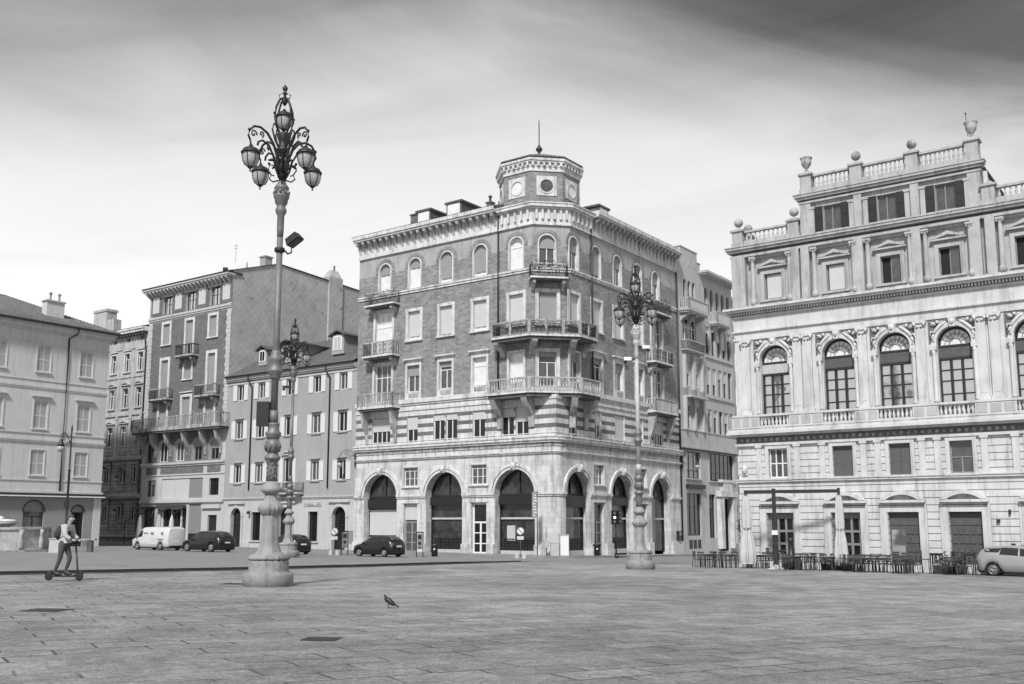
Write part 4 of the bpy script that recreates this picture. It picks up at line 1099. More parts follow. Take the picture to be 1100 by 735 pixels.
q = MB(FP); q.ball((.42, -.12, 4.75), (.17, .12, .3)); q.box(.26, .58, -.1, .01, 4.4, 4.6); obj('carved_head', q, 'relief', pal)

# ================================================================ low plastered building with white shutters
LZ = -.98
low = thing('shuttered_house', 'low grey plastered house with white shutters and dormers beside the brick corner building', 'house', AW(-39.55, 0) + (LZ,), R(-36))
FL = Tr(39.55, 0, -LZ)       # keeps the street line coordinate
lc = [-37.45, -34.1, -29.8, -25.85, -22.2]
holes = [(c - .53, c + .53, 14.4, 16.05) for c in lc] + [(c - .6, c + .6, 10.35, 12.25) for c in lc] + [(c - .55, c + .55, 5.75, 7.65) for c in lc if c != -29.8] + [(-30.35, -29.25, 5.0, 8.1)]
holes += [(-38.2, -36.6, -1.5, 3.2, .8, .4), (-30.9, -28.9, -1.5, 3.2, 1.0, .4), (-26.6, -25.3, -.1, 2.75, 0, .3), (-35, -33.6, -.1, 2.75, 0, .3), (-23.25, -21.45, -1.5, 3.2, .9, .4)]
w = MB(FL); w.wall(-39.55, -20.4, -1.6, 16.9, holes, .22, lambda s, z: 1 if z < 4.0 else 0, (4.0,)); obj('facade', w, ['mid_plaster', 'grey_plaster'], low)
for c in lc:
    o = window(low, FL, c, 14.4, 1.06, 1.65, pane='pane', cols=2, tr=None, rowsn=1, d=.16, bar=.06); shutters(o, 1.06, 1.65, lw=.62)
    o = window(low, FL, c, 10.35, 1.2, 1.9, pane='pane', cols=2, tr=None, rowsn=1, d=.16, bar=.06, sur=dict(t=.05, p=.03, hood='thin', m='mid_plaster')); shutters(o, 1.2, 1.9, lw=.62)
    if c != -29.8: o = window(low, FL, c, 5.75, 1.1, 1.9, pane='pane', cols=2, tr=None, d=.16, bar=.06, sur=dict(t=.05, p=.03, hood='thin', m='mid_plaster')); shutters(o, 1.1, 1.9, lw=.62)
o = window(low, FL, -29.8, 5.0, 1.1, 3.1, pane='pane', cols=2, tr=None, d=.16, bar=.06, sur=dict(t=.12, p=.08, hood='seg', m='grey_plaster', sill=False)); shutters(o, 1.1, 3.1, lw=.62)
balcony(low, FL, -30.9, -27.9 + .6, 4.6, .8, 1.1, 'bars', 'grey_plaster', (-30.4, -28.0), .2, plants=False, corbel_h=.5)
def lowcourse(name, lv, m, s0=-39.55, s1=-20.42): 
    q = MB(FL)
    for z0, z1, p in lv: q.box(s0, s1, -p, .02, z0, z1)
    return obj(name, q, m, low)
lowcourse('string_course', [(4.0, 4.12, .08), (4.12, 4.24, .15)], 'grey_plaster')
lowcourse('eaves_moulding', [(16.1, 16.3, .08), (16.42, 16.6, .22), (16.6, 16.86, .36)], 'grey_plaster')
lowcourse('gutter_or_kerb_shade', [(16.86, 17.02, .55)], 'iron')
for a, b_ in ((-39.5, -38.5), (-36.3, -35.3), (-33.3, -31.2), (-28.6, -26.9), (-25.0, -23.6), (-21.2, -20.5)):
    q = MB(FL); q.box(a, b_, -.07, .01, -1.5, -.25); obj('plinth', q, 'concrete', low)
for c, wd in ((-37.4, 1.6), (-29.9, 2.0), (-22.35, 1.8)):
    q = MB(FL); r = wd / 2; q.arc(c, 3.2 - r, r + .004, r + .26, -.1, .01, 0, 180, 18); q.box(c - r - .26, c - r - .004, -.1, .01, -1.4, 3.2 - r); q.box(c + r + .004, c + r + .26, -.1, .01, -1.4, 3.2 - r); q.box(c - r - .5, c + r + .5, -.2, .01, 3.6, 3.78); q.box(c - r - .32, c - r, -.14, .01, 3.1 - r, 3.25 - r); q.box(c + r, c + r + .32, -.14, .01, 3.1 - r, 3.25 - r)
    obj('arch_surround', q, 'grey_plaster', low)
    window(low, FL, c, -.95, wd, 4.15, r, pane='dark' if c < -30 else 'pane', fr='iron', cols=2, tr=.58, d=.32, name='arched_door')
window(low, FL, -25.95, -.1, 1.3, 2.85, pane='pane', cols=1, tr=None, fr='iron', d=.2, sur=dict(t=.12, p=.04, m='grey_plaster')); window(low, FL, -34.3, -.1, 1.4, 2.85, pane='pane', cols=1, tr=None, fr='iron', d=.2, sur=dict(t=.12, p=.04, m='grey_plaster'))
q = MB(FL); q.box(-27.2, -24.8, -.05, .0, 3.25, 3.62); q.ball((-26, -.06, 3.44), (.9, .03, .12)); obj('carved_plaque', q, 'stain', low)
q = MB(FL); q.box(-20.95, -20.5, -.06, .0, -.2, .95); obj('poster', q, 'sign_grey', low)
q = MB(FL); q.lathe([(.04, 0), (.16, .05), (.18, .2), (.1, .3)], -35.2, -.3, 2.55, 8); q.tube([(-35.2, .0, 2.9), (-35.2, -.3, 2.85)], .03, 5); obj('wall_lamp', q, 'black', low)
for x in (-35.55, -24.0): pipe(low, FL, [(x - .35, -.45, 16.9), (x - .35, -.4, 16.4), (x, -.1, 15.7), (x, -.1, 5.0)], r=.075)
rf = MB(FL); rf.add([(-39.7, -.6, 17.0), (-20.4, -.6, 17.0), (-20.4, 8.5, 21.7), (-39.7, 8.5, 21.7)], [(0, 1, 2, 3)]); rf.add([(-39.7, 8.5, 21.7), (-20.4, 8.5, 21.7), (-20.4, 17, 17), (-39.7, 17, 17)], [(0, 1, 2, 3)]); obj('roof', rf, 'slate', low)
w = MB(FL); w.add([(-39.55, 16.4, -1.5), (-20.4, 16.4, -1.5), (-20.4, 16.4, 17.2), (-39.55, 16.4, 17.2)], [(3, 2, 1, 0)]); obj('rear_wall', w, 'mid_plaster', low)
def gdormer(c, y, z0, w_, h_, back, ov=.3):
    b = MB(FL); b.box(c - w_ / 2, c + w_ / 2, y, y + back, z0 - .3, z0 + h_); o = obj('dormer', b, 'mid_plaster', low)
    b = MB(FL); zz = z0 + h_
    b.add([(c - w_ / 2 - ov, y - ov, zz - .05), (c, y - ov, zz + .45), (c + w_ / 2 + ov, y - ov, zz - .05), (c - w_ / 2 - ov, y + back, zz - .05), (c, y + back, zz + .45), (c + w_ / 2 + ov, y + back, zz - .05),
           (c - w_ / 2 - ov, y - ov, zz - .17), (c, y - ov, zz + .33), (c + w_ / 2 + ov, y - ov, zz - .17), (c - w_ / 2 - ov, y + back, zz - .17), (c, y + back, zz + .33), (c + w_ / 2 + ov, y + back, zz - .17)],
          [(0, 3, 4, 1), (1, 4, 5, 2), (6, 7, 10, 9), (7, 8, 11, 10), (0, 1, 7, 6), (1, 2, 8, 7), (0, 6, 9, 3), (2, 5, 11, 8), (3, 9, 10, 4), (4, 10, 11, 5)])
    obj('dormer_roof', b, 'slate', o)
    q = MB(FL); q.box(c - w_ * .36, c + w_ * .36, y - .05, y + .02, z0 + .1, z0 + h_ - .15); obj('frame', q, 'white', o)
    q = MB(FL); q.box(c - w_ * .26, c - .04, y - .07, y - .01, z0 + .2, z0 + h_ - .27); q.box(c + .04, c + w_ * .26, y - .07, y - .01, z0 + .2, z0 + h_ - .27); obj('pane', q, 'pane' if c < -30 else 'mirror_pane', o)
gdormer(-36.0, 1.5, 18.5, 1.3, 1.45, 4); gdormer(-31.6, 1.3, 18.4, 3.4, 1.6, 5, .5); gdormer(-24.7, 1.5, 18.6, 1.7, 1.7, 5)

# ================================================================ tall brick house
TZ = -.9
tall = thing('brick_house', 'tall dark brick house with stone quoins, small balconies and a slate hung side wall', 'building', AW(-54.5, 0) + (TZ,), R(-36))
FT = Tr(54.5, 0, -TZ)
tc5 = [-51.0, -46.75, -42.6]
T0, T1 = -54.45, -39.57
h = [(c - .62, c + .62, 21.8, 24.2) for c in (tc5[0], tc5[2])] + [(tc5[1] - .62, tc5[1] + .62, 20.15, 24.15)]
h += [(tc5[0] - .62, tc5[0] + .62, 15.55, 20.0), (tc5[2] - .62, tc5[2] + .62, 15.4, 20.0), (tc5[1] - .65, tc5[1] + .65, 17.5, 20.0)]
h += [(c - .7, c + .7, 12.2, 15.5) for c in tc5]
h += [(c - .85, c + .85, 25.35, 27.8) for c in (-51.1, -46.8, -42.5)]
logg = [-53.0, -50.6, -47.6, -44.4, -41.5]
h += [(c - .95, c + .95, 8.4, 10.9, .6, .5) for c in logg]
h += [(-53.2, -51.6, 4.6, 6.4), (-50.5, -43.2, 4.35, 6.5), (-42.1, -40.5, 4.6, 6.4), (-53.7, -51.5, -1.2, 3.5), (-50.4, -45.8, -1.2, 3.5), (-45.4, -43.2, -1.2, 3.7), (-42.1, -40.6, -1.2, 2.5)]
def mft(s, z):
    if z < 8.2: return 1
    if s < T0 + .7 or s > T1 - .7: return 1
    if 24.6 < z < 25.2: return 1
    return 0
w = MB(FT); w.wall(T0, T1, -1.5, 28.2, h, .3, mft, (8.2, 24.6, 25.2), xc=(T0 + .7, T1 - .7), rm=1); obj('facade', w, ['brick_dark', 'grey_plaster'], tall)
for c, kind in zip((-53.2, -49.0, -44.7, -40.5), 'pppp'):
    q = MB(FT); q.box(c - .95, c + .95, -.03, .0, 25.35, 28.0); o = obj('attic_panel', q, 'brick_dark', tall); q = MB(FT); q.box(c - .62, c + .62, -.06, -.031, 25.7, 27.6); obj('blind_shutter', q, 'roller_pale', o)
for c in (-51.1, -46.8, -42.5): window(tall, FT, c, 25.35, 1.7, 2.45, pane='mirror_pane', fr='black', cols=2, tr=None, rowsn=2, d=.28)
S2 = dict(t=.3, p=.06, sill=True)
for c in (tc5[0], tc5[2]): window(tall, FT, c, 21.8, 1.24, 2.4, roll=.97, sur=S2)
window(tall, FT, tc5[1], 20.15, 1.24, 4.0, roll=.8, sur=dict(t=.3, p=.06, sill=False))
window(tall, FT, tc5[0], 15.55, 1.24, 4.45, roll=.9, sur=dict(t=.34, p=.06, sill=False)); window(tall, FT, tc5[2], 15.4, 1.24, 4.6, roll=.9, sur=dict(t=.34, p=.06, sill=False))
window(tall, FT, tc5[1], 17.5, 1.3, 2.5, roll=.8, pane='pane_bright', sur=dict(t=.26, p=.06))
for c in tc5: window(tall, FT, c, 12.2, 1.4, 3.3, roll=.98, sur=dict(t=.34, p=.06, sill=False, hood='thin' if c == tc5[1] else None))
for c in logg: window(tall, FT, c, 8.4, 1.9, 2.5, .6, pane='pane', roll=.45 if c > -45 else 0, fr='white' if c in (-47.6, -50.6) else 'sign_grey', cols=3, tr=None, d=.4)
window(tall, FT, -52.4, 4.6, 1.6, 1.8, pane='pane', fr='iron', cols=2, d=.2); window(tall, FT, -41.3, 4.6, 1.6, 1.8, pane='pane', fr='iron', cols=3, d=.2)
q = MB(FT); q.box(-50.5, -45.62, .1, .2, 4.35, 6.5); q.box(-48.1, -48.04, .06, .1, 4.35, 6.5); obj('pale_blinds', q, 'roller_pale', tall); q = MB(FT); q.box(-45.6, -43.2, .1, .2, 4.35, 6.5); obj('dark_blind', q, 'sign_grey', tall)
q = MB(FT); q.box(-50.5, -45.9, .3, .36, -1, 3.5); obj('shop_interior', q, 'pane', tall)
q = MB(FT); q.box(-46.9, -46.75, .1, .25, -1, 3.5); q.box(-50.3, -50.15, .1, .25, -1, 3.5); q.box(-48.6, -48.5, .1, .25, -1, 3.5); q.box(-50.1, -46.95, .12, .24, 1.1, 1.25); obj('shopfront', q, 'white', tall)
q = MB(FT); q.box(-45.4, -43.2, .1, .2, -1, 3.7); obj('shop_panel', q, 'sign_grey', tall); q = MB(FT); q.box(-45.3, -43.3, .0, .09, -1, .55); obj('window_grille', q, 'black', tall)
q = MB(FT); q.box(-53.7, -51.5, .25, .3, -1, 3.5); q.box(-52.65, -52.55, .2, .25, -1, 3.5); obj('door', q, 'black', tall); q = MB(FT); q.box(-42.1, -40.6, .2, .3, -1, 2.5); obj('door', q, 'iron', tall)
q = MB(FT)
for z0, z1, p in ((3.85, 4.1, .2), (7.0 - .15, 6.98, .08), (7.85, 8.05, .12), (8.05, 8.3, .25), (24.75, 24.95, .1), (24.95, 25.2, .18)): q.box(T0, T1, -p, .02, z0, z1)
q.box(-43.0, -39.9, -.25, .01, 3.2, 3.6); obj('string_course', q, 'grey_plaster', tall)
for a, b_ in ((-53.5, -51.5), (-50.8, -43.2), (-42.5, -40.3)): q = MB(FT); q.box(a, b_, -.04, .0, 7.05, 7.8); obj('brick_panel', q, 'brick_dark', tall)
for sd_ in (0, 1):
    q = MB(FT)
    for k in range(26):
        z = 12.3 + k * .46; e = .16 if k % 2 else 0
        if sd_: q.box(T1 - .6 - e, T1 + .02, -.05, .01, z, z + .43)
        else: q.box(T0 - .02, T0 + .6 + e, -.05, .01, z, z + .43)
    obj('quoins', q, 'grey_plaster', tall)
q = MB(FT); q.box(T0 - .4, T1 + .1, -.75, .3, 28.15, 28.3); q.box(T0 - .5, T1 + .15, -.85, .3, 28.3, 28.5); cn = obj('cornice', q, 'grey_plaster', tall)
q = MB(FT); q.box(T0 - .52, T1 + .17, -.9, 1.2, 28.5, 28.62, 0); obj('gutter_or_kerb_shade', q, 'iron', cn)
q = MB(FT)
for k in range(22):
    x = T0 + .1 + (T1 - T0) * k / 21.6
    q.add([(x - .12, .05, 27.5), (x - .12, -.15, 27.55), (x - .12, -.75, 28.0), (x - .12, -.75, 28.15), (x - .12, .05, 28.15), (x + .12, .05, 27.5), (x + .12, -.15, 27.55), (x + .12, -.75, 28.0), (x + .12, -.75, 28.15), (x + .12, .05, 28.15)], [(0, 1, 2, 3, 4), (9, 8, 7, 6, 5), (0, 5, 6, 1), (1, 6, 7, 2), (2, 7, 8, 3)])
obj('console_brackets', q, 'grey_plaster', cn)
q = MB(FT); q.box(T0, T1, -.03, .0, 27.4, 28.15); obj('frieze', q, 'grey_plaster', tall)
for a, b_, z in ((-48.0, -44.9, 20.35), (-52.6, -49.2, 15.75), (-44.2, -40.9, 15.6)):
    balcony(tall, FT, a, b_, z - .25, .95, 1.15, 'bars', 'stain', (a + .45, b_ - .45), .34, corbel_h=.6, railm='iron' if z > 16 else 'stain')
bb = balcony(tall, FT, -55.0, -39.1, 12.05, 1.3, 1.25, 'stone', 'stain', (-54.2, -51.8, -49.1, -46.0, -42.9, -40.3), .5, corbel_h=2.6, dense=.2)
# awnings and folded terrace parasols stand separately. side wall hung with diamond slates
w = MB(FT @ Tr(T1, 0, 0) @ Rz(R(90)))
sl = [(0, -1.5), (24, -1.5), (24, 29.9), (6.3, 30.8), (0, 28.9)]
w.add([(x, 0, z) for x, z in sl], [(0, 1, 2, 3, 4)]); obj('slate_hung_side_wall', w, 'slate_hang', tall)
w = MB(FT); w.add([(T0, 0, -1.5), (T0, 24, -1.5), (T0, 24, 28.5), (T0, 0, 28.5)], [(0, 3, 2, 1)]); w.add([(T0, 24, -1.5), (T1, 24, -1.5), (T1, 24, 29.5), (T0, 24, 29.5)], [(0, 1, 2, 3)]); obj('rear_wall', w, 'brick_dark', tall)
rf = MB(FT); rf.add([(T0 - .45, -.85, 28.63), (T1 + .15, -.85, 28.63), (T1 + .15, 6.3, 30.9), (T0 - .45, 6.3, 30.9)], [(0, 1, 2, 3)]); rf.add([(T0 - .45, 6.3, 30.9), (T1 + .15, 6.3, 30.9), (T1 + .15, 24.1, 29.98), (T0 - .45, 24.1, 29.98)], [(0, 1, 2, 3)]); obj('roof', rf, 'slate', tall)
Tside = FT @ Tr(T1, 0, 0) @ Rz(R(90))
q = MB(Tside); q.box(14.0, 16.2, -.22, 1.0, 19, 31.0); q.box(14.1, 16.1, -.18, .9, 31.0, 31.9, 0, .4, .3); q.lathe([(.12, 0), (.1, .5), (.2, .55), (.02, .7)], 15.1, .2, 31.9, 8); obj('chimney', q, 'slate_hang', tall)
q = MB(Tside); q.box(4.6, 5.6, .3, 1.2, 30.2, 31.4); q.box(4.5, 5.7, .2, 1.3, 31.4, 31.55); obj('chimney', q, 'mid_plaster', tall); q = MB(Tside); q.lathe([(.1, 0), (.1, 1.1)], 2.3, .6, 29.2, 8); obj('vent_pipe', q, 'mid_plaster', tall)
q = MB(FT)
q.tube([(-43.3, 3.2, 31), (-43.3, 3.2, 33.1)], .02, 5)
for k, (zz, ln) in enumerate(((32.9, .4), (32.6, .3))): q.tube([(-43.3 - ln, 3.2, zz), (-43.3 + ln, 3.2, zz)], .018, 4)
q.tube([(-42.2, 1.0, 29.3), (-42.2, 1.0, 29.7)], .3, 6); obj('tv_aerial', q, 'iron', tall)

# ================================================================ narrow ornate facade
NZ = -.7
nar = thing('narrow_facade', 'narrow three bay facade with pediments above the windows and dark banded lower floors', 'building', AW(-63.5, 0) + (NZ,), R(-36))
FN = Tr(63.5, 0, -NZ)
nc = [-61.15, -58.4, -55.75]
h = []
for c in nc: h += [(c - .35, c + .35, 22.9, 23.45), (c - .5, c + .5, 19.3, 21.5), (c - .55, c + .55, 15.0, 17.35), (c - .62, c + .62, 10.55, 12.85), (c - .55, c + .55, 6.25, 8.1), (c - .5, c + .5, 1.8, 3.6)]
w = MB(FN); w.wall(-66, -54.5, -1.5, 23.8, h, .25, lambda s, z: 1 if z < 9.0 else 0, (9.0,), rm=None); obj('facade', w, ['ornate', 'ornate_dark'], nar)
for c in nc:
    window(nar, FN, c, 22.9, .7, .55, cols=1, tr=None, d=.15, bar=.05); window(nar, FN, c, 19.3, 1.0, 2.2, d=.15, sur=dict(t=.18, p=.06, hood='thin', m='stone')); window(nar, FN, c, 15.0, 1.1, 2.35, d=.15, sur=dict(t=.16, p=.08, hood='seg', m='ornate'))
    window(nar, FN, c, 10.55, 1.24, 2.3, d=.15, sur=dict(t=.16, p=.08, hood='tri', m='ornate')); window(nar, FN, c, 6.25, 1.1, 1.85, d=.15, tr=None, sur=dict(t=.16, p=.1, hood='thin', m='ornate_dark')); window(nar, FN, c, 1.8, 1.0, 1.8, d=.15, tr=None, sur=dict(t=.2, p=.1, hood='thin', m='ornate_dark'))
    q = MB(FN)
    for z in (9.45, 5.35, .9): q.box(c - .7, c + .7, -.09, .01, z, z + .5)
    obj('apron_panel', q, 'ornate_dark', nar)
q = MB(FN)
for z0, z1, p in ((22.0, 22.15, .08), (18.6, 18.75, .1), (14.1, 14.35, .15), (8.9, 9.1, .2), (9.1, 9.3, .3), (4.5, 4.7, .2), (4.7, 5.0, .35), (.1, .35, .25)): q.box(-66, -54.52, -p, .02, z0, z1)
obj('string_course', q, 'ornate', nar)
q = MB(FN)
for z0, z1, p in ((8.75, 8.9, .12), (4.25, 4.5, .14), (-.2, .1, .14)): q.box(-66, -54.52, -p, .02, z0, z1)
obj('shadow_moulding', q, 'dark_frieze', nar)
for a in (-62.6, -59.8, -57.08, -54.9):
    q = MB(FN); q.box(a - .22, a + .22, -.1, .01, 9.3, 14.1); q.box(a - .2, a + .2, -.07, .01, 14.35, 18.6); q.box(a - .25, a + .25, -.16, .01, 13.7, 14.1); obj('pilaster', q, 'ornate', nar)
q = MB(FN); q.box(-67.8, -65.0, 1.0, 2.4, 22, 27.7); q.box(-67.9, -64.9, .9, 2.5, 27.7, 28.0); q.box(-64.9, -63.3, 1.0, 2.0, 22, 26.5); obj('chimney', q, 'ornate', nar)
w = MB(FN); w.box(-70, -66, .5, 14, -1.5, 24.2); obj('side_wing', w, 'ornate', nar)
q = MB(FN); q.box(-66, -54.5, -.7, .2, 23.8, 24.1); q.box(-66, -54.5, -.8, .2, 24.1, 24.35); o = obj('cornice', q, 'stone', nar)
q = MB(FN)
for k in range(18): x = -65.5 + k * .62; q.box(x - .1, x + .1, -.55, .02, 23.5, 23.8)
obj('dentils', q, 'dark_frieze', o)
rf = MB(FN); rf.add([(-66, -.85, 24.36), (-54.5, -.85, 24.36), (-54.5, 7, 26.6), (-66, 7, 26.6)], [(0, 1, 2, 3)]); rf.add([(-66, 7, 26.6), (-54.5, 7, 26.6), (-54.5, 14, 24), (-66, 14, 24)], [(0, 1, 2, 3)]); obj('roof', rf, 'tile', nar)
w = MB(FN); w.add([(-66, 0, -1.5), (-66, 14, -1.5), (-66, 14, 24), (-66, 0, 24)], [(0, 3, 2, 1)]); w.add([(-66, 14, -1.5), (-54.5, 14, -1.5), (-54.5, 14, 24), (-66, 14, 24)], [(0, 1, 2, 3)]); obj('rear_wall', w, 'ornate', nar)
pipe(nar, FN, [(-55.2, -.75, 24.1), (-54.9, -.15, 23.0), (-54.65, -.12, 21.5), (-54.65, -.12, -.5)], r=.08)

# ================================================================ cream building at the far left
CZ = -.9
lef = thing('tiled_roof_house', 'pale three storey house at the left edge with tiled roof and closed white shutters', 'house', (-42.43, 103.35, CZ), R(54))
FH = Tr(0, 0, -CZ)
wc = [-15.9, -11.45, -7.0, -2.45]
h = []
for c in wc: h += [(c - .7, c + .7, 16.5, 19.1), (c - .68, c + .68, 10.85, 13.55), (c - .7, c + .7, 6.3, 8.75)]
h += [(-8.05, -5.95, -1.3, 3.8, 1.05, .35), (-3.1, -1.75, -1.3, 3.4, .67, .35), (-12.9, -11.0, -1.3, 3.8, .95, .35), (-17, -15.2, -1.3, 3.8, .9, .35)]
w = MB(FH); w.wall(-20, 0, -1.5, 21.2, h, .16, lambda s, z: 1 if z < 4.3 else 0, (4.3,)); obj('facade', w, ['pale_plaster', 'low_rust'], lef)
w = MB(FH); w.add([(0, 0, -1.5), (0, 16, -1.5), (0, 16, 21.2), (0, 0, 21.2)], [(3, 2, 1, 0)]); w.add([(-20, 0, -1.5), (-20, 16, -1.5), (-20, 16, 21.2), (-20, 0, 21.2)], [(0, 1, 2, 3)]); w.add([(-20, 16, -1.5), (0, 16, -1.5), (0, 16, 21.2), (-20, 16, 21.2)], [(0, 1, 2, 3)]); obj('rear_wall', w, 'pale_plaster', lef)
for c in wc:
    for z, hh, hood, ww in ((16.5, 2.6, None, 1.4), (10.85, 2.7, 'flat', 1.36), (6.3, 2.45, None, 1.4)):
        o = window(lef, FH, c, z, ww, hh, pane='pane', cols=2, d=.14, bar=.05, sur=dict(t=.08 if hood is None else .14, p=.05, hood=hood, m='pale_plaster')); shutters(o, ww, hh - .02, 'louvre', closed=True, d=.12)
q = MB(FH)
for z0, z1, p in ((19.35, 19.5, .06), (15.6, 15.7, .06), (14.75, 14.9, .06), (14.9, 15.1, .1), (10.35, 10.5, .07), (9.5, 9.65, .1), (9.65, 9.82, .14), (5.75, 5.9, .07), (4.55, 4.75, .16), (20.5, 20.7, .15), (20.7, 21.0, .4), (21.0, 21.25, .55)): q.box(-20, p, -p, .02, z0, z1)
obj('string_course', q, 'pale_plaster', lef)
q = MB(FH); q.box(-20, .3, -.3, .02, 4.3, 4.54); obj('dark_fascia', q, 'iron', lef); q = MB(FH); q.box(-20, .2, -.5, -.28, 4.2, 4.32); obj('awning_housing', q, 'white', lef)
q = MB(FH); q.box(-.75, .03, -.08, .01, -1.4, 4.28); obj('corner_pier', q, 'pale_plaster', lef)
q = MB(FH); q.box(-20, .75, -.95, -.75, 21.2, 21.38); obj('gutter_or_kerb_shade', q, 'iron', lef)
rf = MB(FH); rf.add([(-20.3, -.85, 21.3), (.8, -.85, 21.3), (-7.5, 8, 25.3), (-20.3, 8, 25.3)], [(0, 1, 2, 3)]); rf.add([(.8, -.85, 21.3), (.8, 16.85, 21.3), (-7.5, 8, 25.3)], [(0, 1, 2)]); rf.add([(-20.3, 16.85, 21.3), (.8, 16.85, 21.3), (-7.5, 8, 25.3), (-20.3, 8, 25.3)], [(3, 2, 1, 0)]); rf.add([(-20.3, -.85, 21.25), (.8, -.85, 21.25), (.8, 16.85, 21.25), (-20.3, 16.85, 21.25)], [(3, 2, 1, 0)]); obj('roof', rf, 'tile', lef)
q = MB(FH)
for k in range(84): x = -20.2 + k * .25 + 0; xt = x; L = min(1, max(.1, (0.8 - x) / 8.3)); q.tube([(x, -.92, 21.36), (x - 0, -.85 + 8.8 * L * .98, 21.38 + 3.95 * L * .98)], .1, 5)
obj('roof_tiles', q, 'tile', lef)
def chm(x, y, z0, z1, w_, d_, pots=0): 
    q = MB(FH); q.box(x - w_ / 2, x + w_ / 2, y - d_ / 2, y + d_ / 2, z0, z1); q.box(x - w_ / 2 - .12, x + w_ / 2 + .12, y - d_ / 2 - .12, y + d_ / 2 + .12, z1, z1 + .14); o = obj('chimney', q, 'pale_plaster', lef)
    if pots:
        q = MB(FH)
        for k in range(pots): q.lathe([(.15, 0), (.11, .3), (.11, .7), (.22, .74), (.05, .95)], x - w_ * .2 + w_ * .5 * k, y, z1 + .13, 8)
        obj('chimney_pots', q, 'stain', o)
chm(-5.3, 2.0, 22, 24.1, 1.9, .9, 2)
pipe(lef, FH, [(-4.0, -.85, 21.2), (-4.05, -.8, 20.7), (-4.55, -.12, 20.2), (-4.55, -.12, 4.8)], r=.085)
q = MB(FH)
for c, wd, zt in ((-7.0, 2.1, 3.8), (-2.42, 1.34, 3.4)): q.arc(c, zt - wd / 2, wd / 2 + .004, wd / 2 + .1, -.05, .01, 0, 180, 18)
obj('arch_trim', q, 'iron', lef)
for c, wd, zt in ((-7.0, 2.1, 3.8), (-2.42, 1.34, 3.4), (-11.95, 1.9, 3.8), (-16.1, 1.8, 3.8)):
    o = window(lef, FH, c, -.9, wd, zt + .9, wd / 2 * .999, pane='pane', fr='black', cols=2, tr=.68, d=.2, name='arched_door'); q = MB(FH); P = archpts(c - wd / 2 + .1, c + wd / 2 - .1, zt - wd / 2 + .1, wd / 2 - .12); q.prism([(c - wd / 2 + .1, zt - wd / 2)] + P + [(c + wd / 2 - .1, zt - wd / 2)], .16, .19); obj('lunette_panel', q, 'sign_grey', lef)

# ================================================================ pale rendered building beyond the corner
RZ = -1.0
crm_p = AM @ Tr(2.298, 2.298, 0) @ Rz(R(90)) @ Vector((20.0, 0, 0))
crm = thing('stepped_gable_building', 'pale rendered building with a stepped gable and stacked bay windows behind the right lamp', 'building', (crm_p.x, crm_p.y, RZ), R(54))
FR_ = Tr(-20.0, 0, -RZ)
w = MB(FR_); w.wall(34.2, 46, -1.5, 27.0, [(c - .5, c + .5, z, z + 2.2) for c in (36, 38, 40, 42, 44) for z in (1, 7, 11, 15, 19, 23)], .25, 0, y=1.5); w.box(34.2, 46, .9, 12, 27.0, 27.4); w.add([(34.2, 1.5, -1.5), (34.2, 12, -1.5), (34.2, 12, 27), (34.2, 1.5, 27)], [(0, 3, 2, 1)]); obj('rear_wing', w, 'cream_plaster', crm)
h = [(c - .35, c + .35, 24.6, 26.6, .35) for c in (21.85, 22.9, 23.95)]
h += [(c - .4, c + .4, 24.2, 26.65, .4) for c in (26.9, 28.3, 29.75, 31.15, 32.5)]
for z0, z1 in ((19.4, 22.4), (15.1, 18.0), (10.9, 13.5)): h += [(c - .47, c + .47, z0, z1) for c in (27.0, 28.45, 29.85, 31.2, 32.5)]
h += [(21.1, 24.2, 20.2, 22.5), (21.5, 22.6, 15.5, 18.0), (23.6, 24.7, 15.5, 18.0), (21.5, 22.6, 11.1, 13.5), (23.6, 24.7, 11.1, 13.5)]
h += [(21.1, 24.4, 6.1, 8.8), (26.5, 32.8, 6.0, 8.9), (21.1, 24.4, .4, 4.6), (26.3, 27.8, .1, 4.6), (28.9, 31.4, -1.3, 4.2)]
w = MB(FR_)
w.wall(20, 33.6, -1.5, 28.0, h, .25, 0); 
w.add([(x, 0, z) for x, z in ((20, 28.0), (25.6, 28.0), (25.6, 28.9), (24.9, 28.9), (24.9, 29.9), (21.0, 29.9), (21.0, 29.4), (20, 29.4))], [(0, 1, 2, 3, 4, 5, 6, 7)])
w.add([(x, 5, z) for x, z in ((20, 28.0), (25.6, 28.0), (25.6, 28.9), (24.9, 28.9), (24.9, 29.9), (21.0, 29.9), (21.0, 29.4), (20, 29.4))], [(7, 6, 5, 4, 3, 2, 1, 0)])
for (x0, z0), (x1, z1) in (((25.6, 28), (25.6, 28.9)), ((25.6, 28.9), (24.9, 28.9)), ((24.9, 28.9), (24.9, 29.9)), ((24.9, 29.9), (21, 29.9)), ((21, 29.9), (21, 29.4)), ((21, 29.4), (20, 29.4)), ((20, 29.4), (20, 28))): w.add([(x0, 0, z0), (x1, 0, z1), (x1, 5, z1), (x0, 5, z0)], [(0, 1, 2, 3)])
w.add([(33.6, 0, -1.5), (33.6, 12, -1.5), (33.6, 12, 28), (33.6, 0, 28)], [(0, 1, 2, 3)]); w.add([(20, 12, -1.5), (33.6, 12, -1.5), (33.6, 12, 28), (20, 12, 28)], [(3, 2, 1, 0)]); w.add([(20, 0, 27), (20, 12, 27), (20, 12, 29.4), (20, 0, 29.4)], [(0, 1, 2, 3)])
obj('facade', w, 'cream_plaster', crm)
q = MB(FR_); q.box(25.6, 33.7, .0, 12, 28.0, 28.2); obj('roof', q, 'slate', crm)
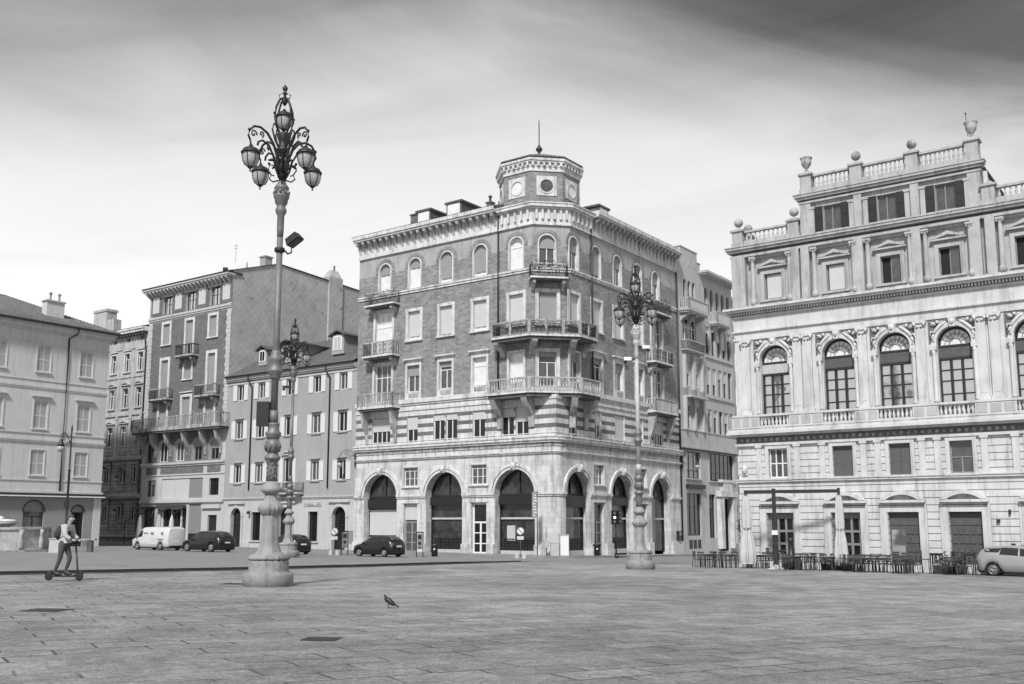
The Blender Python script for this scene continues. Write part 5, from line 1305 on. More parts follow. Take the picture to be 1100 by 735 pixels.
q = MB(FR_); q.box(25.3, 33.8, -.9, .1, 27.75, 27.9); q.box(25.2, 33.9, -1.0, .1, 27.9, 28.15); obj('eaves', q, 'cream_plaster', crm); q = MB(FR_); q.box(33.0, 34.0, 1, 2.5, 28.1, 29.4); obj('chimney', q, 'cream_plaster', crm)
q = MB(FR_)
for x0, x1, z in ((20.9, 25.0, 29.9), (24.8, 25.7, 28.9), (19.95, 21.05, 29.4)): q.box(x0, x1, -.06, 5.05, z, z + .1)
for x in (21.8, 22.9, 24.0): q.box(x - .12, x + .12, -.03, .0, 28.2, 28.8)
obj('coping', q, 'cream_plaster', crm)
for c in (21.85, 22.9, 23.95): window(crm, FR_, c, 24.6, .7, 2.0, .35, cols=1, tr=None, d=.2, pane='pane', fr='sign_grey', bar=.05)
for c in (26.9, 28.3, 29.75, 31.15, 32.5): window(crm, FR_, c, 24.2, .8, 2.45, .4, cols=1, tr=None, d=.2, pane='pane_mid', fr='sign_grey', bar=.05)
for k, (z0, z1) in enumerate(((19.4, 22.4), (15.1, 18.0), (10.9, 13.5))):
    for i, c in enumerate((27.0, 28.45, 29.85, 31.2, 32.5)): window(crm, FR_, c, z0, .94, z1 - z0, cols=1, tr=None, d=.18, pane='pane', fr='sign_grey', bar=.06, roll=(.3, 0, .5, .6, .2)[(i + k * 2) % 5], rollm='roller_pale')
for x0, x1, z0, z1 in ((21.1, 24.2, 20.2, 22.5),): window(crm, FR_, (x0 + x1) / 2, z0, x1 - x0, z1 - z0, cols=4, tr=.6, d=.15, pane='pane', fr='white')
for c in (22.05, 24.15):
    window(crm, FR_, c, 15.5, 1.1, 2.5, cols=1, tr=None, d=.15, roll=.45, rollm='roller_pale', pane='pane', fr='white'); window(crm, FR_, c, 11.1, 1.1, 2.4, cols=1, tr=.7, d=.15, pane='pane', fr='white')
window(crm, FR_, 22.75, 6.1, 3.3, 2.7, cols=3, tr=.3, d=.2, pane='pane', fr='black', sur=dict(t=.1, p=.05, m='cream_plaster')); window(crm, FR_, 29.65, 6.0, 6.3, 2.9, cols=6, tr=.3, d=.2, pane='pane', fr='black', sur=dict(t=.1, p=.05, m='cream_plaster'))
window(crm, FR_, 22.75, .4, 3.3, 4.2, cols=3, tr=.68, rowsn=2, d=.2, pane='pane', fr='black'); window(crm, FR_, 27.05, .1, 1.5, 4.5, cols=2, tr=.68, rowsn=2, d=.2, pane='pane', fr='black'); window(crm, FR_, 30.15, -1.3, 2.5, 5.5, cols=2, tr=.7, d=.3, pane='dark', fr='black', name='door')
for z0, z1, p in ((9.1, 9.3, .25), (9.3, 10.9, .1), (10.9, 11.0, .16), (14.7, 14.85, .12), (19.0, 19.15, .12)): q = MB(FR_); q.box(20.0 if z0 < 12 else 26.2, 33.6, -p, .0, z0, z1); obj('fascia_band', q, 'cream_plaster', crm)
q = MB(FR_); q.box(20.0, 33.6, -.3, .0, 8.98, 9.1); q.box(21.0, 25.0, -.3, .0, 5.1, 5.5); obj('dark_canopy', q, 'iron', crm)
q = MB(FR_)
for c in (21.8, 22.75, 23.75): q.box(c - .35, c + .35, -.03, .0, -.85, .0)
obj('cellar_vents', q, 'black', crm)
q = MB(FR_); q.box(28.2, 29.0, -.5, .0, -1, 4.4); q.box(31.3, 32.1, -.5, .0, -1, 4.4); q.box(28.0, 32.3, -.6, .0, 4.4, 5.0); q.box(29.0, 31.3, -.45, .0, 5.0, 6.1); q.box(28.6, 31.7, -.5, .0, 5.9, 6.2); obj('portal', q, 'stone', crm)
q = MB(FR_); q.box(21.0, 25.0, -.9, 0, 14.2, 14.4); 
for z0 in (10.95, 14.4): q.box(20.9, 21.15, -.35, 0, z0, z0 + 4.2); q.box(22.85, 23.3, -.35, 0, z0, z0 + 4.2); q.box(24.9, 25.15, -.35, 0, z0, z0 + 4.2)
obj('bay_frames', q, 'cream_plaster', crm)
balcony(crm, FR_, 20.7, 25.0, 19.1, .7, 1.0, 'bars', 'cream_plaster', (), .2); balcony(crm, FR_, 20.3, 24.9, 23.2, 1.2, 1.1, 'stone', 'cream_plaster', (20.8, 22.6, 24.4), .4, corbel_h=.8, dense=.15); balcony(crm, FR_, 27.5, 31.0, 22.95, 1.0, 1.1, 'stone', 'cream_plaster', (28.2, 30.3), .35, corbel_h=.7, dense=.1)
# ================================================================ ornate street lamps
def make_lamp(loc, rz, label):
    t = thing('street_lamp', label, 'street lamp', loc, rz, 'ornate five lantern street lamps on the square')
    b = MB(); b.lathe([(.77, -.1), (.77, .36), (.74, .41), (.63, .44), (.61, .50), (.615, .76), (.59, .80)], seg=40); obj('stone_base', b, 'granite', t)
    b = MB(); b.lathe([(.50, .80), (.60, .82), (.62, .88), (.56, .95), (.50, .98)], seg=60, flute=.07, nf=20)
    b.lathe([(.50, .97), (.43, 1.05), (.36, 1.2), (.315, 1.4), (.295, 1.7), (.285, 2.05), (.29, 2.22)], seg=8, smooth=False, ang=PI / 8)
    b.lathe([(.30, 2.2), (.33, 2.26), (.40, 2.34), (.42, 2.42), (.36, 2.52), (.30, 2.58), (.235, 2.66), (.20, 2.8), (.20, 2.86)], seg=56, flute=.085, nf=16)
    b.lathe([(.2, 2.85), (.30, 2.9), (.37, 2.98), (.33, 3.06), (.24, 3.16), (.19, 3.25)], seg=24); b.v = [(x * .9, y * .9, z) if z > 1.0 else (x, y, z) for x, y, z in b.v]; obj('pedestal', b, 'lampstone', t)
    b = MB(); b.lathe([(.18, 3.24), (.175, 3.6), (.17, 3.86), (.22, 3.92)], seg=24, flute=.08, nf=6)
    for k in range(26):
        a = k * 2.4; z = 3.3 + .55 * k / 26; b.ball((.175 * math.cos(a), .175 * math.sin(a), z), (.035, .035, .05), 0, 5, 4)
    b.lathe([(.2, 3.9), (.265, 3.95), (.27, 4.02), (.2, 4.08), (.18, 4.14)], seg=48, flute=.05, nf=14); b.lathe([(.17, 4.13), (.235, 4.22), (.27, 4.34), (.26, 4.46), (.2, 4.58)], seg=20)
    for k in range(10):
        a = 2 * PI * k / 10; b.tube([(.245 * math.cos(a), .245 * math.sin(a), 4.2), (.285 * math.cos(a + .25), .285 * math.sin(a + .25), 4.35), (.24 * math.cos(a), .24 * math.sin(a), 4.5)], .022, 4)
    b.lathe([(.2, 4.57), (.23, 4.64), (.28, 4.74), (.28, 4.79), (.2, 4.86), (.19, 5.02), (.215, 5.06), (.2, 5.1), (.12, 5.12)], seg=24); b.v = [(x * .9, y * .9, z) for x, y, z in b.v]; obj('moulded_shaft', b, 'iron_grey', t)
    b = MB(); b.lathe([(.115, 5.1), (.1, 11.2)], seg=20); b.lathe([(.14, 5.1), (.14, 5.5)], seg=18); obj('pole', b, 'iron_pale', t)
    b = MB(); b.lathe([(.13, 6.5), (.17, 6.56), (.17, 6.66), (.25, 6.74), (.25, 6.8), (.19, 6.9), (.18, 7.06), (.22, 7.12), (.22, 7.2), (.16, 7.3), (.15, 7.4), (.115, 7.45)], seg=20); obj('collar', b, 'iron_grey', t)
    b = MB(); b.lathe([(.11, 11.15), (.13, 11.5), (.13, 11.95), (.2, 12.05), (.21, 12.15), (.16, 12.22), (.17, 12.3), (.23, 12.36), (.25, 12.5), (.29, 12.56), (.3, 12.64), (.22, 12.7), (.2, 12.78), (.28, 12.86), (.26, 12.92), (.18, 13.02), (.13, 13.12)], seg=22)
    b.v = [(x * .88, y * .88, z) for x, y, z in b.v]
    for k in range(8): a = 2 * PI * k / 8; b.ball((.24 * math.cos(a), .27 * math.sin(a), 12.72), (.05, .05, .07), 0, 6, 4)
    obj('capital', b, 'iron_pale', t)
    b = MB(); b.lathe([(.12, 13.1), (.1, 13.25), (.16, 13.3), (.1, 13.4), (.07, 13.5), (.07, 13.95), (.14, 14.0), (.13, 14.08), (.22, 14.14), (.21, 14.24), (.13, 14.3), (.16, 14.5), (.24, 14.72), (.22, 14.76), (.04, 14.8)], seg=16)
    for k in range(4):
        a = PI / 2 * k; c_, s_ = math.cos(a), math.sin(a)
        for pts, r in (([(.12, 13.15), (.3, 13.1), (.42, 13.2), (.36, 13.34), (.26, 13.3)], .028), ([(.36, 13.34), (.46, 13.5), (.42, 13.68), (.3, 13.66)], .024), ([(.12, 13.25), (.2, 13.6), (.14, 13.95)], .03)): b.tube([(x * c_, x * s_, z) for x, z in pts], r, 5)
        b.ball((.44 * c_, .44 * s_, 13.72), .05, 0, 6, 4)
    obj('crown_hub', b, 'iron', t)
    for k in range(4):
        a = PI / 4 + PI / 2 * k; c_, s_ = math.cos(a), math.sin(a)
        b = MB()
        def pt(x, z): return (x * .9 * c_, x * .9 * s_, z)
        path = [(.1, 13.35), (.2, 13.6), (.26, 13.95), (.42, 14.3), (.7, 14.6), (1.0, 14.72), (1.28, 14.68), (1.46, 14.5), (1.5, 14.3), (1.42, 14.18)]
        b.tube([pt(*p) for p in path], [.055, .055, .05, .046, .043, .04, .04, .038, .036, .034], 7)
        b.tube([pt(.12, 13.2), pt(.3, 13.5), pt(.42, 13.9), pt(.62, 14.2), pt(.9, 14.3), pt(1.08, 14.2), pt(1.1, 14.08)], .038, 5)
        for (cx, cz, r, a0, f) in ((1.28, 14.42, .14, 2.0, 1), (.95, 14.5, .11, 3.2, 1)): b.tube([pt(cx + x, cz + z) for x, z in scroll(1.2, .015, r, 14, a0, f)], .026, 5)
        b.tube([pt(.13, 14.2), pt(.36, 14.45), pt(.5, 14.8), pt(.44, 15.0), pt(.3, 14.98)], .034, 5)
        b.tube([pt(1.42, 14.18), pt(1.38, 14.02)], .03, 6); b.ball(pt(1.47, 14.52), .055, 0, 6, 4); b.tube([pt(.3, 13.75), pt(.5, 13.74), pt(.62, 13.7)], [.02, .05, .03], 6)
        obj('arm', b, 'iron', t)
        lantern(t, 1.24 * c_, 1.24 * s_, 13.22, .81)
    b = MB()
    for k in range(4):
        a = PI / 4 + PI / 2 * k; c_, s_ = math.cos(a), math.sin(a)
        b.tube([(x * c_, x * s_, z) for x, z in ((.12, 14.7), (.3, 14.95), (.37, 15.25), (.33, 15.6), (.2, 15.9), (.07, 16.0))], .036, 6); b.ball((.385 * c_, .385 * s_, 15.38), .05, 0, 6, 4)
    b.lathe([(.03, 15.75), (.09, 15.85), (.11, 15.95), (.05, 16.05), (.04, 16.12), (.1, 16.18), (.03, 16.24), (.08, 16.3), (.09, 16.38), (.02, 16.48)], seg=10)
    for k in range(4):
        a = PI / 2 * k; b.tube([(x * math.cos(a), x * math.sin(a), z) for x, z in ((.05, 16.0), (.17, 16.02), (.2, 16.12), (.13, 16.16))], .018, 5)
    obj('top_frame', b, 'iron', t)
    lantern(t, 0, 0, 14.86, .76)
    return t
def lantern(t, x, y, z, s):
    b = MB(); b.lathe([(.09, .06), (.2, .13), (.28, .3), (.315, .5), (.32, .64)], x, y, z, 20); b.v = [(x + (p[0] - x) * s, y + (p[1] - y) * s, z + (p[2] - z) * s) for p in b.v]
    o = obj('lantern', b, 'glass_lamp', t)
    b = MB(); b.lathe([(.38, .62), (.39, .66), (.36, .70), (.31, .74), (.30, .80), (.2, .86), (.1, .9), (.06, 1.0)], x, y, z, 20); b.lathe([(.02, -.13), (.035, -.08), (.02, -.03), (.06, 0), (.13, .07), (.1, .1)], x, y, z, 12)
    for k in range(6):
        a = PI / 3 * k + .3; b.tube([(x + r * math.cos(a), y + r * math.sin(a), z + h) for r, h in ((.13, .08), (.225, .14), (.3, .3), (.335, .5), (.345, .63))], .016, 4)
    b.v = [(x + (p[0] - x) * s, y + (p[1] - y) * s, z + (p[2] - z) * s) for p in b.v]
    obj('lantern_cage', b, 'iron', o)
lamp1 = make_lamp((-7.6, 31.6, -.3), R(4), 'nearest and tallest looking ornate street lamp, with a floodlight clamped to its pole')
lamp2 = dup(lamp1, (6.77, 53.35, -.75), R(-8), 'ornate street lamp with pale pole in front of the corner building right side')
dup(lamp1, (-15.17, 68.35, -.64), R(12), 'farthest ornate street lamp, standing just behind and right of the nearest lamp')
for c_ in lamp2.children:
    if c_.name.split('.')[0] in ('pole', 'capital'): c_.material_slots[0].link = 'OBJECT'; c_.material_slots[0].material = M['iron_light']
# things clamped to the lamps
t = thing('floodlight', 'square floodlight clamped high on the nearest lamp pole', 'floodlight', (-7.6, 31.6, -.3))
b = MB(); b.lathe([(.16, 0), (.17, .03), (.17, .1), (.16, .13)], 0, 0, 10.72, 14); b.tube([(.15, -.05, 10.78), (.3, -.12, 10.62), (.42, -.15, 10.66), (.42, -.15, 10.9)], .03, 6); obj('bracket', b, 'iron', t)
b = MB(Tr(.5, -.2, 11.08) @ Rz(R(-20)) @ Matrix.Rotation(R(-32), 4, 'Y')); b.box(-.25, .25, -.19, .19, -.12, .13, 0, .04, .04); obj('housing', b, 'iron', t)
b = MB(Tr(.5, -.2, 11.08) @ Rz(R(-20)) @ Matrix.Rotation(R(-32), 4, 'Y')); b.box(-.22, .22, -.16, .16, -.15, -.122); obj('lamp_glass', b, 'pane', t); t.name = 'floodlight'
t = tag(obj('notice_box', MB(Tr(-7.6, 31.6, -.3)).box(-.52, -.13, -.16, .1, 5.0, 5.78), 'black'), 'flat black box fixed to the nearest lamp pole above its moulded shaft', 'notice box')
def cctv(loc, hs, label):
    t = thing('security_camera', label, 'camera', loc, 0, 'security cameras on lamp poles')
    b = MB()
    for z, d in hs: b.tube([(0, 0, z), (.35 * d, -.1, z + .02)], .035, 5)
    obj('bracket', b, 'iron', t)
    for z, d in hs: obj('camera_housing', MB().box(d * .5 - .2, d * .5 + .2, -.2, -.02, z - .08, z + .1), 'sign_white' if label.startswith('pair') else 'iron', t); obj('dome', MB().ball((d * .62, -.1, z - .14), .11), 'pane', t)
cctv((6.77, 53.35, -.75), [(11.85, 1), (11.2, -1)], 'pair of white security cameras on the pole of the right lamp')
cctv((-15.17, 68.35, -.64), [(11.6, -1)], 'small dark security camera on the farthest lamp pole')

# ================================================================ cars
def car(name, label, cat, loc, rz, st, paint, wheels, wr, glass, tail=-1, trim=True, scale=1.0, extra=None, group=None):
    """st: stations (x, zlow, zbelt, ztop, halfwidth, roof halfwidth) from rear to front; glass: list of ('side', x0, x1, t0, t1, slant0, slant1) / ('top', x0, x1)"""
    t = thing(name, label, cat, loc, rz, group); t.scale = (scale,) * 3
    def at(x, k):
        for a, b_ in zip(st[:-1], st[1:]):
            if a[0] <= x <= b_[0]:
                f = (x - a[0]) / (b_[0] - a[0]); f = f * f * (3 - 2 * f) if False else f
                return a[k] + (b_[k] - a[k]) * f
        return st[0][k] if x < st[0][0] else st[-1][k]
    xs = []; 
    for a, b_ in zip(st[:-1], st[1:]):
        n = max(1, int((b_[0] - a[0]) / .12)); xs += [a[0] + (b_[0] - a[0]) * i / n for i in range(n)]
    xs.append(st[-1][0])
    V = []
    for x in xs:
        zl, zb, zt, w, wt = (at(x, k) for k in range(1, 6))
        arch = 0
        for wx in wheels:
            d = abs(x - wx)
            if d < wr * 1.18: arch = max(arch, math.sqrt(max(0, (wr * 1.18) ** 2 - d * d)) + wr - zl)
        zla = min(zl + max(0, arch), zb - .12)
        wt = min(wt, w * .97)
        ring = [(w * .9, zla), (w, zla + .06), (w * 1.005, (zb + zla) / 2), (w * .975, zb), (wt + (w * .975 - wt) * .06, zb + (zt - zb) * .94 if zt > zb + .05 else zt), (wt * .85, zt + .02), (wt * .4, zt + .035)]
        ring += [(-y, z) for y, z in reversed(ring)]
        V += [(x, y, z) for y, z in ring]
    k = 14; n = len(xs); fs = []
    for i in range(n - 1):
        for j in range(k - 1): a = i * k + j; fs.append((a, a + k, a + k + 1, a + 1))
        fs.append((i * k + k - 1, (i + 1) * k + k - 1, (i + 1) * k, i * k))
    fs += [tuple(range(k)), tuple(range((n - 1) * k + k - 1, (n - 1) * k - 1, -1))]
    b = MB(); b.add(V, fs, 0, True); body = obj('body', b, paint, t)
    b = MB()
    for x0, x1 in ((min(wheels) - wr * 1.2, min(wheels) + wr * 1.2), (max(wheels) - wr * 1.2, max(wheels) + wr * 1.2)): b.box(x0, x1, -st[3][4] * .82, st[3][4] * .82, .18, wr * 1.9)
    b.box(st[1][0], st[-2][0], -st[3][4] * .85, st[3][4] * .85, .17, .32); obj('underbody', b, 'rubber', t)
    for g_ in glass:
        if g_[0] == 'side':
            _, x0, x1, t0, t1, s0, s1 = g_
            for sd_ in (-1, 1):
                P = []
                for x, tt in [(x0 + (x1 - x0) * i / 5, t0) for i in range(6)] + [(x1 + s1 + (x0 + s0 - x1 - s1) * i / 5, t1) for i in range(6)]:
                    zb, zt, w, wt = at(x, 2), at(x, 3), at(x, 4), at(x, 5); wt = min(wt, w * .97)
                    y0, z0 = w * .975, zb; y1, z1 = wt + (w * .975 - wt) * .06, zb + (zt - zb) * .94
                    P.append((x, sd_ * (y0 + (y1 - y0) * tt + .012), z0 + (z1 - z0) * tt))
                b = MB(); b.add(P + [(x, y - sd_ * .03, z) for x, y, z in P], [tuple(range(12)), tuple(range(23, 11, -1))] + [(i, 12 + i, 12 + (i + 1) % 12, (i + 1) % 12) for i in range(12)]); obj('side_window', b, 'car_glass', t)
        else:
            _, x0, x1 = g_; nm = 'windscreen' if x0 > 0 else 'rear_window'
            P = []
            for i in range(5):
                x = x0 + (x1 - x0) * i / 4; zt, wt, w = at(x, 3), at(x, 5), at(x, 4); wt = min(wt, w * .97)
                P += [(x, -wt * .86, zt + .028), (x, -wt * .4, zt + .046), (x, wt * .4, zt + .046), (x, wt * .86, zt + .028)]
            b = MB(); b.add(P, [(4 * i + j, 4 * i + j + 1, 4 * i + 5 + j, 4 * i + 4 + j) for i in range(4) for j in range(3)], 0, True); obj(nm, b, 'car_glass', t)
    hw = st[len(st) // 2][4]
    for wx in wheels:
        for sd_ in (-1, 1):
            T = Tr(wx, sd_ * (hw - .1), wr) @ Matrix.Rotation(R(90), 4, 'X')
            b = MB(T); b.lathe([(wr * .6, -.1), (wr * .93, -.1), (wr, -.06), (wr, .06), (wr * .93, .1), (wr * .6, .1)], seg=22); wh = obj('wheel', b, 'rubber', t)
            T2 = Tr(wx, sd_ * (hw + .02), wr) @ Matrix.Rotation(R(-90 * sd_), 4, 'X')
            b = MB(T2); b.lathe([(wr * .66, -.05), (wr * .66, -.01), (wr * .58, -.01), (wr * .56, -.04)], seg=20); b.lathe([(wr * .14, -.05), (wr * .14, .0)], seg=10)
            for q_ in range(7): a = 2 * PI * q_ / 7; b.tube([(0, 0, -.02), (wr * .6 * math.cos(a), wr * .6 * math.sin(a), -.015)], wr * .07, 4)
            obj('rim', b, 'rim', wh)
    xr, xf = st[0][0], st[-1][0]
    for sd_ in (-1, 1):
        zb = at(xr + .15, 2); w_ = at(xr + .12, 4)
        b = MB(); b.box(xr + .02, xr + .3, sd_ * w_ * .83 - .12, sd_ * w_ * .83 + .14, zb - .28, zb - .02, 0, .02, .02); obj('tail_light', b, 'lens_dark', t)
        zb = at(xf - .2, 2); w_ = at(xf - .15, 4); b = MB(); b.box(xf - .4, xf - .03, sd_ * w_ * .8 - .13, sd_ * w_ * .8 + .13, zb - .2, zb - .04, 0, .03, .02); obj('headlight', b, 'lens', t)
        xm = [g_ for g_ in glass if g_[0] == 'side'][-1][2] - .1; b = MB(); b.ball((xm, sd_ * (hw + .1), at(xm, 2) + .06), (.07, .11, .08), 0, 8, 5); obj('wing_mirror', b, paint if paint == 'car_black' else 'black', t)
    b = MB(); b.box(xr - .012, xr + .05, -.26, .26, .72, .83); obj('number_plate', b, 'sign_white', t)
    b = MB(); b.box(xr - .02, xr + .15, -hw * .75, hw * .75, .3, .42); b.box(xf - .15, xf + .02, -hw * .7, hw * .7, .3, .42); obj('bumper_trim', b, 'black' if paint != 'car_black' else 'rubber', t)
    if extra: extra(t, at, hw)
    return t
HATCH = [(-1.93, .4, .8, .82, .66, .6), (-1.86, .28, .98, 1.0, .76, .66), (-1.7, .24, 1.04, 1.2, .82, .62), (-1.4, .22, 1.03, 1.42, .84, .6), (-.7, .21, .99, 1.5, .85, .61), (.1, .21, .96, 1.47, .85, .6), (.45, .21, .95, 1.36, .85, .6), (1.05, .21, .93, .97, .84, .66), (1.5, .22, .85, .86, .82, .64), (1.8, .25, .7, .71, .74, .58), (1.93, .34, .52, .53, .6, .5)]
HG = [('side', -1.35, -.72, .18, .9, .12, 0), ('side', -.66, .02, .1, .92, 0, 0), ('side', .08, .78, .1, .9, 0, -.35), ('top', -1.78, -1.45), ('top', .52, .98)]
hatch = car('hatchback_car', 'small black hatchback parked in front of the closed white shutter of the first arch', 'car', (-9.75, 73.9, G(-9.75, 73.9)), R(146), HATCH, 'car_black', (-1.22, 1.2), .29, HG, group='dark cars parked along the street')
dup(hatch, (-17.4, 78.6, G(-17.4, 78.6)), R(138), 'small black car half hidden behind the base of the nearest street lamp', 'dark cars parked along the street')
SIL = [(-1.98, .45, .75, .78, .6, .55), (-1.93, .3, .98, 1.0, .76, .68), (-1.78, .25, 1.08, 1.24, .83, .64), (-1.5, .23, 1.07, 1.42, .85, .6), (-.6, .21, 1.0, 1.49, .86, .6), (.2, .2, .95, 1.44, .86, .59), (.55, .2, .94, 1.3, .86, .6), (1.25, .21, .9, .93, .85, .68), (1.6, .22, .8, .81, .8, .62), (1.88, .25, .64, .65, .72, .55), (2.0, .35, .5, .51, .55, .45)]
SG = [('side', -1.55, -.95, .35, .86, -.05, .15), ('side', -.9, -.05, .12, .9, .1, 0), ('side', .02, .95, .1, .88, 0, -.45), ('top', -1.85, -1.55), ('top', .62, 1.18)]
car('silver_hatchback_car', 'silver hatchback parked against the palazzo at the right edge', 'car', (25.4, 50.3, G(25.4, 50.3)), R(-36), SIL, 'car_silver', (-1.22, 1.27), .31, SG)
def wagon_extra(t, at, hw):
    b = MB()
    for sd_ in (-1, 1): b.tube([(-1.7, sd_ * .56, 1.6), (-1.6, sd_ * .56, 1.68), (.3, sd_ * .58, 1.7), (.5, sd_ * .58, 1.62)], .02, 5)
    obj('roof_rails', b, 'rim', t)
WAG = [(-2.42, .45, .85, .87, .75, .66), (-2.36, .32, 1.02, 1.04, .86, .74), (-2.15, .27, 1.08, 1.32, .92, .68), (-1.8, .25, 1.07, 1.58, .94, .66), (-.8, .25, 1.04, 1.66, .95, .68), (.3, .24, 1.0, 1.63, .95, .67), (.6, .24, .99, 1.52, .95, .68), (1.3, .25, .98, 1.03, .94, .74), (1.95, .27, .9, .92, .9, .7), (2.3, .32, .75, .76, .82, .6), (2.45, .42, .58, .59, .7, .55)]
WG = [('side', -1.9, -1.3, .15, .88, .2, 0), ('side', -1.22, -.35, .1, .9, 0, 0), ('side', -.28, .85, .1, .88, 0, -.4), ('top', -2.25, -1.85), ('top', .68, 1.22)]
car('estate_car', 'large black estate car parked behind the white van, in front of the shops', 'car', (-25.2, 83.6, G(-25.2, 83.6)), R(146), WAG, 'car_black', (-1.5, 1.5), .36, WG, extra=wagon_extra, group='dark cars parked along the street')
def van_extra(t, at, hw):
    for sd_ in (-1, 1):
        b = MB(); b.box(-1.2, -.15, sd_ * (hw + .0) - .008, sd_ * (hw + .0) + .014, .5, 1.1); obj('sliding_door', b, 'car_white', t)
        b = MB(); b.box(-1.9, -1.2 - .05, sd_ * (hw + .012) - .006, sd_ * (hw + .012) + .012, .88, 1.0)
        b.ball((-1.75, sd_ * (hw - .03), 1.45), (.16, .05, .15)); b.ball((-.4, sd_ * (hw - .03), 1.45), (.24, .05, .13)); b.box(.15, .75, sd_ * (hw + .01) - .006, sd_ * (hw + .01) + .006, 1.45, 1.52); obj('faded_lettering', b, 'sign_grey', t)
VAN = [(-2.55, .4, 1.0, 1.75, .85, .8), (-2.52, .3, 1.1, 1.88, .9, .82), (-2.2, .26, 1.15, 1.95, .95, .84), (0, .25, 1.12, 1.97, .96, .84), (.9, .25, 1.1, 1.93, .96, .82), (1.2, .25, 1.08, 1.82, .96, .8), (1.95, .25, 1.03, 1.12, .94, .78), (2.35, .28, .92, .94, .88, .7), (2.52, .4, .7, .72, .75, .6)]
VG = [('side', .95, 1.72, .1, .86, .0, -.42), ('top', 1.27, 1.9)]
car('delivery_van', 'white delivery van with faded markings parked at the left of the dark estate car', 'van', (-30.9, 88.0, G(-30.9, 88.0)), R(146), VAN, 'car_white', (-1.55, 1.6), .33, VG, extra=van_extra)
M['faded'] = M['sign_grey']

# ================================================================ rider on an electric scooter
SX, SY = -14.68, 33.2
SZ = G(SX, SY)
t = thing('electric_scooter', 'dark electric scooter under the rider crossing the left of the square', 'scooter', (SX, SY, SZ), R(-4))
b = MB(); b.box(-.42, .36, -.08, .08, .12, .17); b.tube([(.36, 0, .15), (.46, 0, .24)], .04, 6); obj('deck', b, 'black', t)
b = MB(); b.tube([(.5, 0, .14), (.45, 0, .35), (.34, 0, 1.15)], [.035, .032, .028], 8); b.tube([(.34, -.24, 1.16), (.34, .24, 1.16)], .02, 6); obj('steering_stem', b, 'iron', t)
for x in (-.52, .52):
    b = MB(Tr(x, 0, .13) @ Matrix.Rotation(R(90), 4, 'X')); b.lathe([(.05, -.03), (.12, -.03), (.13, -.015), (.13, .015), (.12, .03), (.05, .03)], seg=16); obj('wheel', b, 'rubber', t)
b = MB(); b.tube([(-.38, 0, .2), (-.52, 0, .29), (-.66, 0, .22)], .03, 5); b.tube([(.42, 0, .26), (.54, 0, .29), (.64, 0, .2)], .03, 5); obj('mudguard', b, 'black', t)

def skin_body(name, verts, edges, radii, material, parent, sub=2, root=0, mtx=None):
    me = bpy.data.meshes.new(name); me.from_pydata(verts, edges, []); me.materials.append(M[material])
    o = link(name, me, parent, mtx)
    m = o.modifiers.new('skin', 'SKIN'); m.use_smooth_shade = True
    for i, r in enumerate(radii):
        sv = me.skin_vertices[0].data[i]; sv.radius = (r, r) if not isinstance(r, tuple) else r; sv.use_root = (i == root)
    s = o.modifiers.new('sub', 'SUBSURF'); s.levels = sub; s.render_levels = sub
    return o
p = thing('person', 'rider in pale jacket and dark trousers with a dark backpack, standing on the scooter', 'person', (SX, SY, SZ + .17), R(-4)); p.scale = (1.1,) * 3
# joints: x forward, y left, z up from deck
V = [(-.05, 0, .93), (-.05, 0, 1.08), (-.01, 0, 1.25), (.04, 0, 1.42), (.07, 0, 1.53),         # pelvis spine neck
     (-.04, .1, .9), (.1, .1, .5), (-.02, .09, .1), (.14, .09, .04),                             # left leg
     (-.06, -.1, .9), (-.1, -.1, .5), (-.26, -.08, .1), (-.12, -.08, .04),                       # right leg
     (.04, .19, 1.43), (.1, .24, 1.16), (.3, .22, 1.05), (.04, -.19, 1.43), (.1, -.25, 1.16), (.3, -.22, 1.05)]
Eg = [(0, 1), (1, 2), (2, 3), (3, 4), (0, 5), (5, 6), (6, 7), (7, 8), (0, 9), (9, 10), (10, 11), (11, 12), (3, 13), (13, 14), (14, 15), (3, 16), (16, 17), (17, 18)]
Rr = [(.16, .12), (.14, .11), (.17, .13), (.15, .12), .06, .1, .068, .045, .045, .1, .068, .045, .045, .075, .055, .038, .075, .055, .038]
body = skin_body('body', V, Eg, Rr, 'jeans', p)
jk = [0 + 0]
VJ = [(-.05, 0, .96), (-.05, 0, 1.1), (-.01, 0, 1.26), (.04, 0, 1.42), (.06, 0, 1.5), (.04, .2, 1.43), (.1, .25, 1.16), (.27, .225, 1.06), (.04, -.2, 1.43), (.1, -.26, 1.16), (.27, -.225, 1.06)]
EJ = [(0, 1), (1, 2), (2, 3), (3, 4), (3, 5), (5, 6), (6, 7), (3, 8), (8, 9), (9, 10)]
RJ = [(.19, .15), (.175, .14), (.2, .16), (.17, .14), .08, .095, .075, .055, .095, .075, .055]
skin_body('jacket', VJ, EJ, RJ, 'cloth_light', body, root=1)
b = MB(); b.ball((.1, 0, 1.67), (.1, .078, .125), 0, 16, 12); b.ball((.2, 0, 1.655), (.022, .016, .03), 0, 8, 6); b.tube([(.07, 0, 1.5), (.085, 0, 1.6)], .05, 8)
for s_ in (-1, 1): b.ball((.09, s_ * .08, 1.66), (.02, .012, .03), 0, 6, 5)
obj('head', b, 'skin', body)
b = MB(); b.ball((.09, 0, 1.7), (.118, .092, .115), 0, 16, 12); b.v = [(x - (.02 if z < 1.7 else 0), y, max(z, 1.63 if x < .12 else 1.72)) for x, y, z in b.v]; obj('hair', b, 'hair', body)
b = MB()
for s_ in (-1, 1):
    b.ball((.19, s_ * .032, 1.685), (.008, .014, .009), 0, 6, 4); 
b.box(.186, .2, -.022, .022, 1.61, 1.617); obj('face_features', b, 'hair', body)
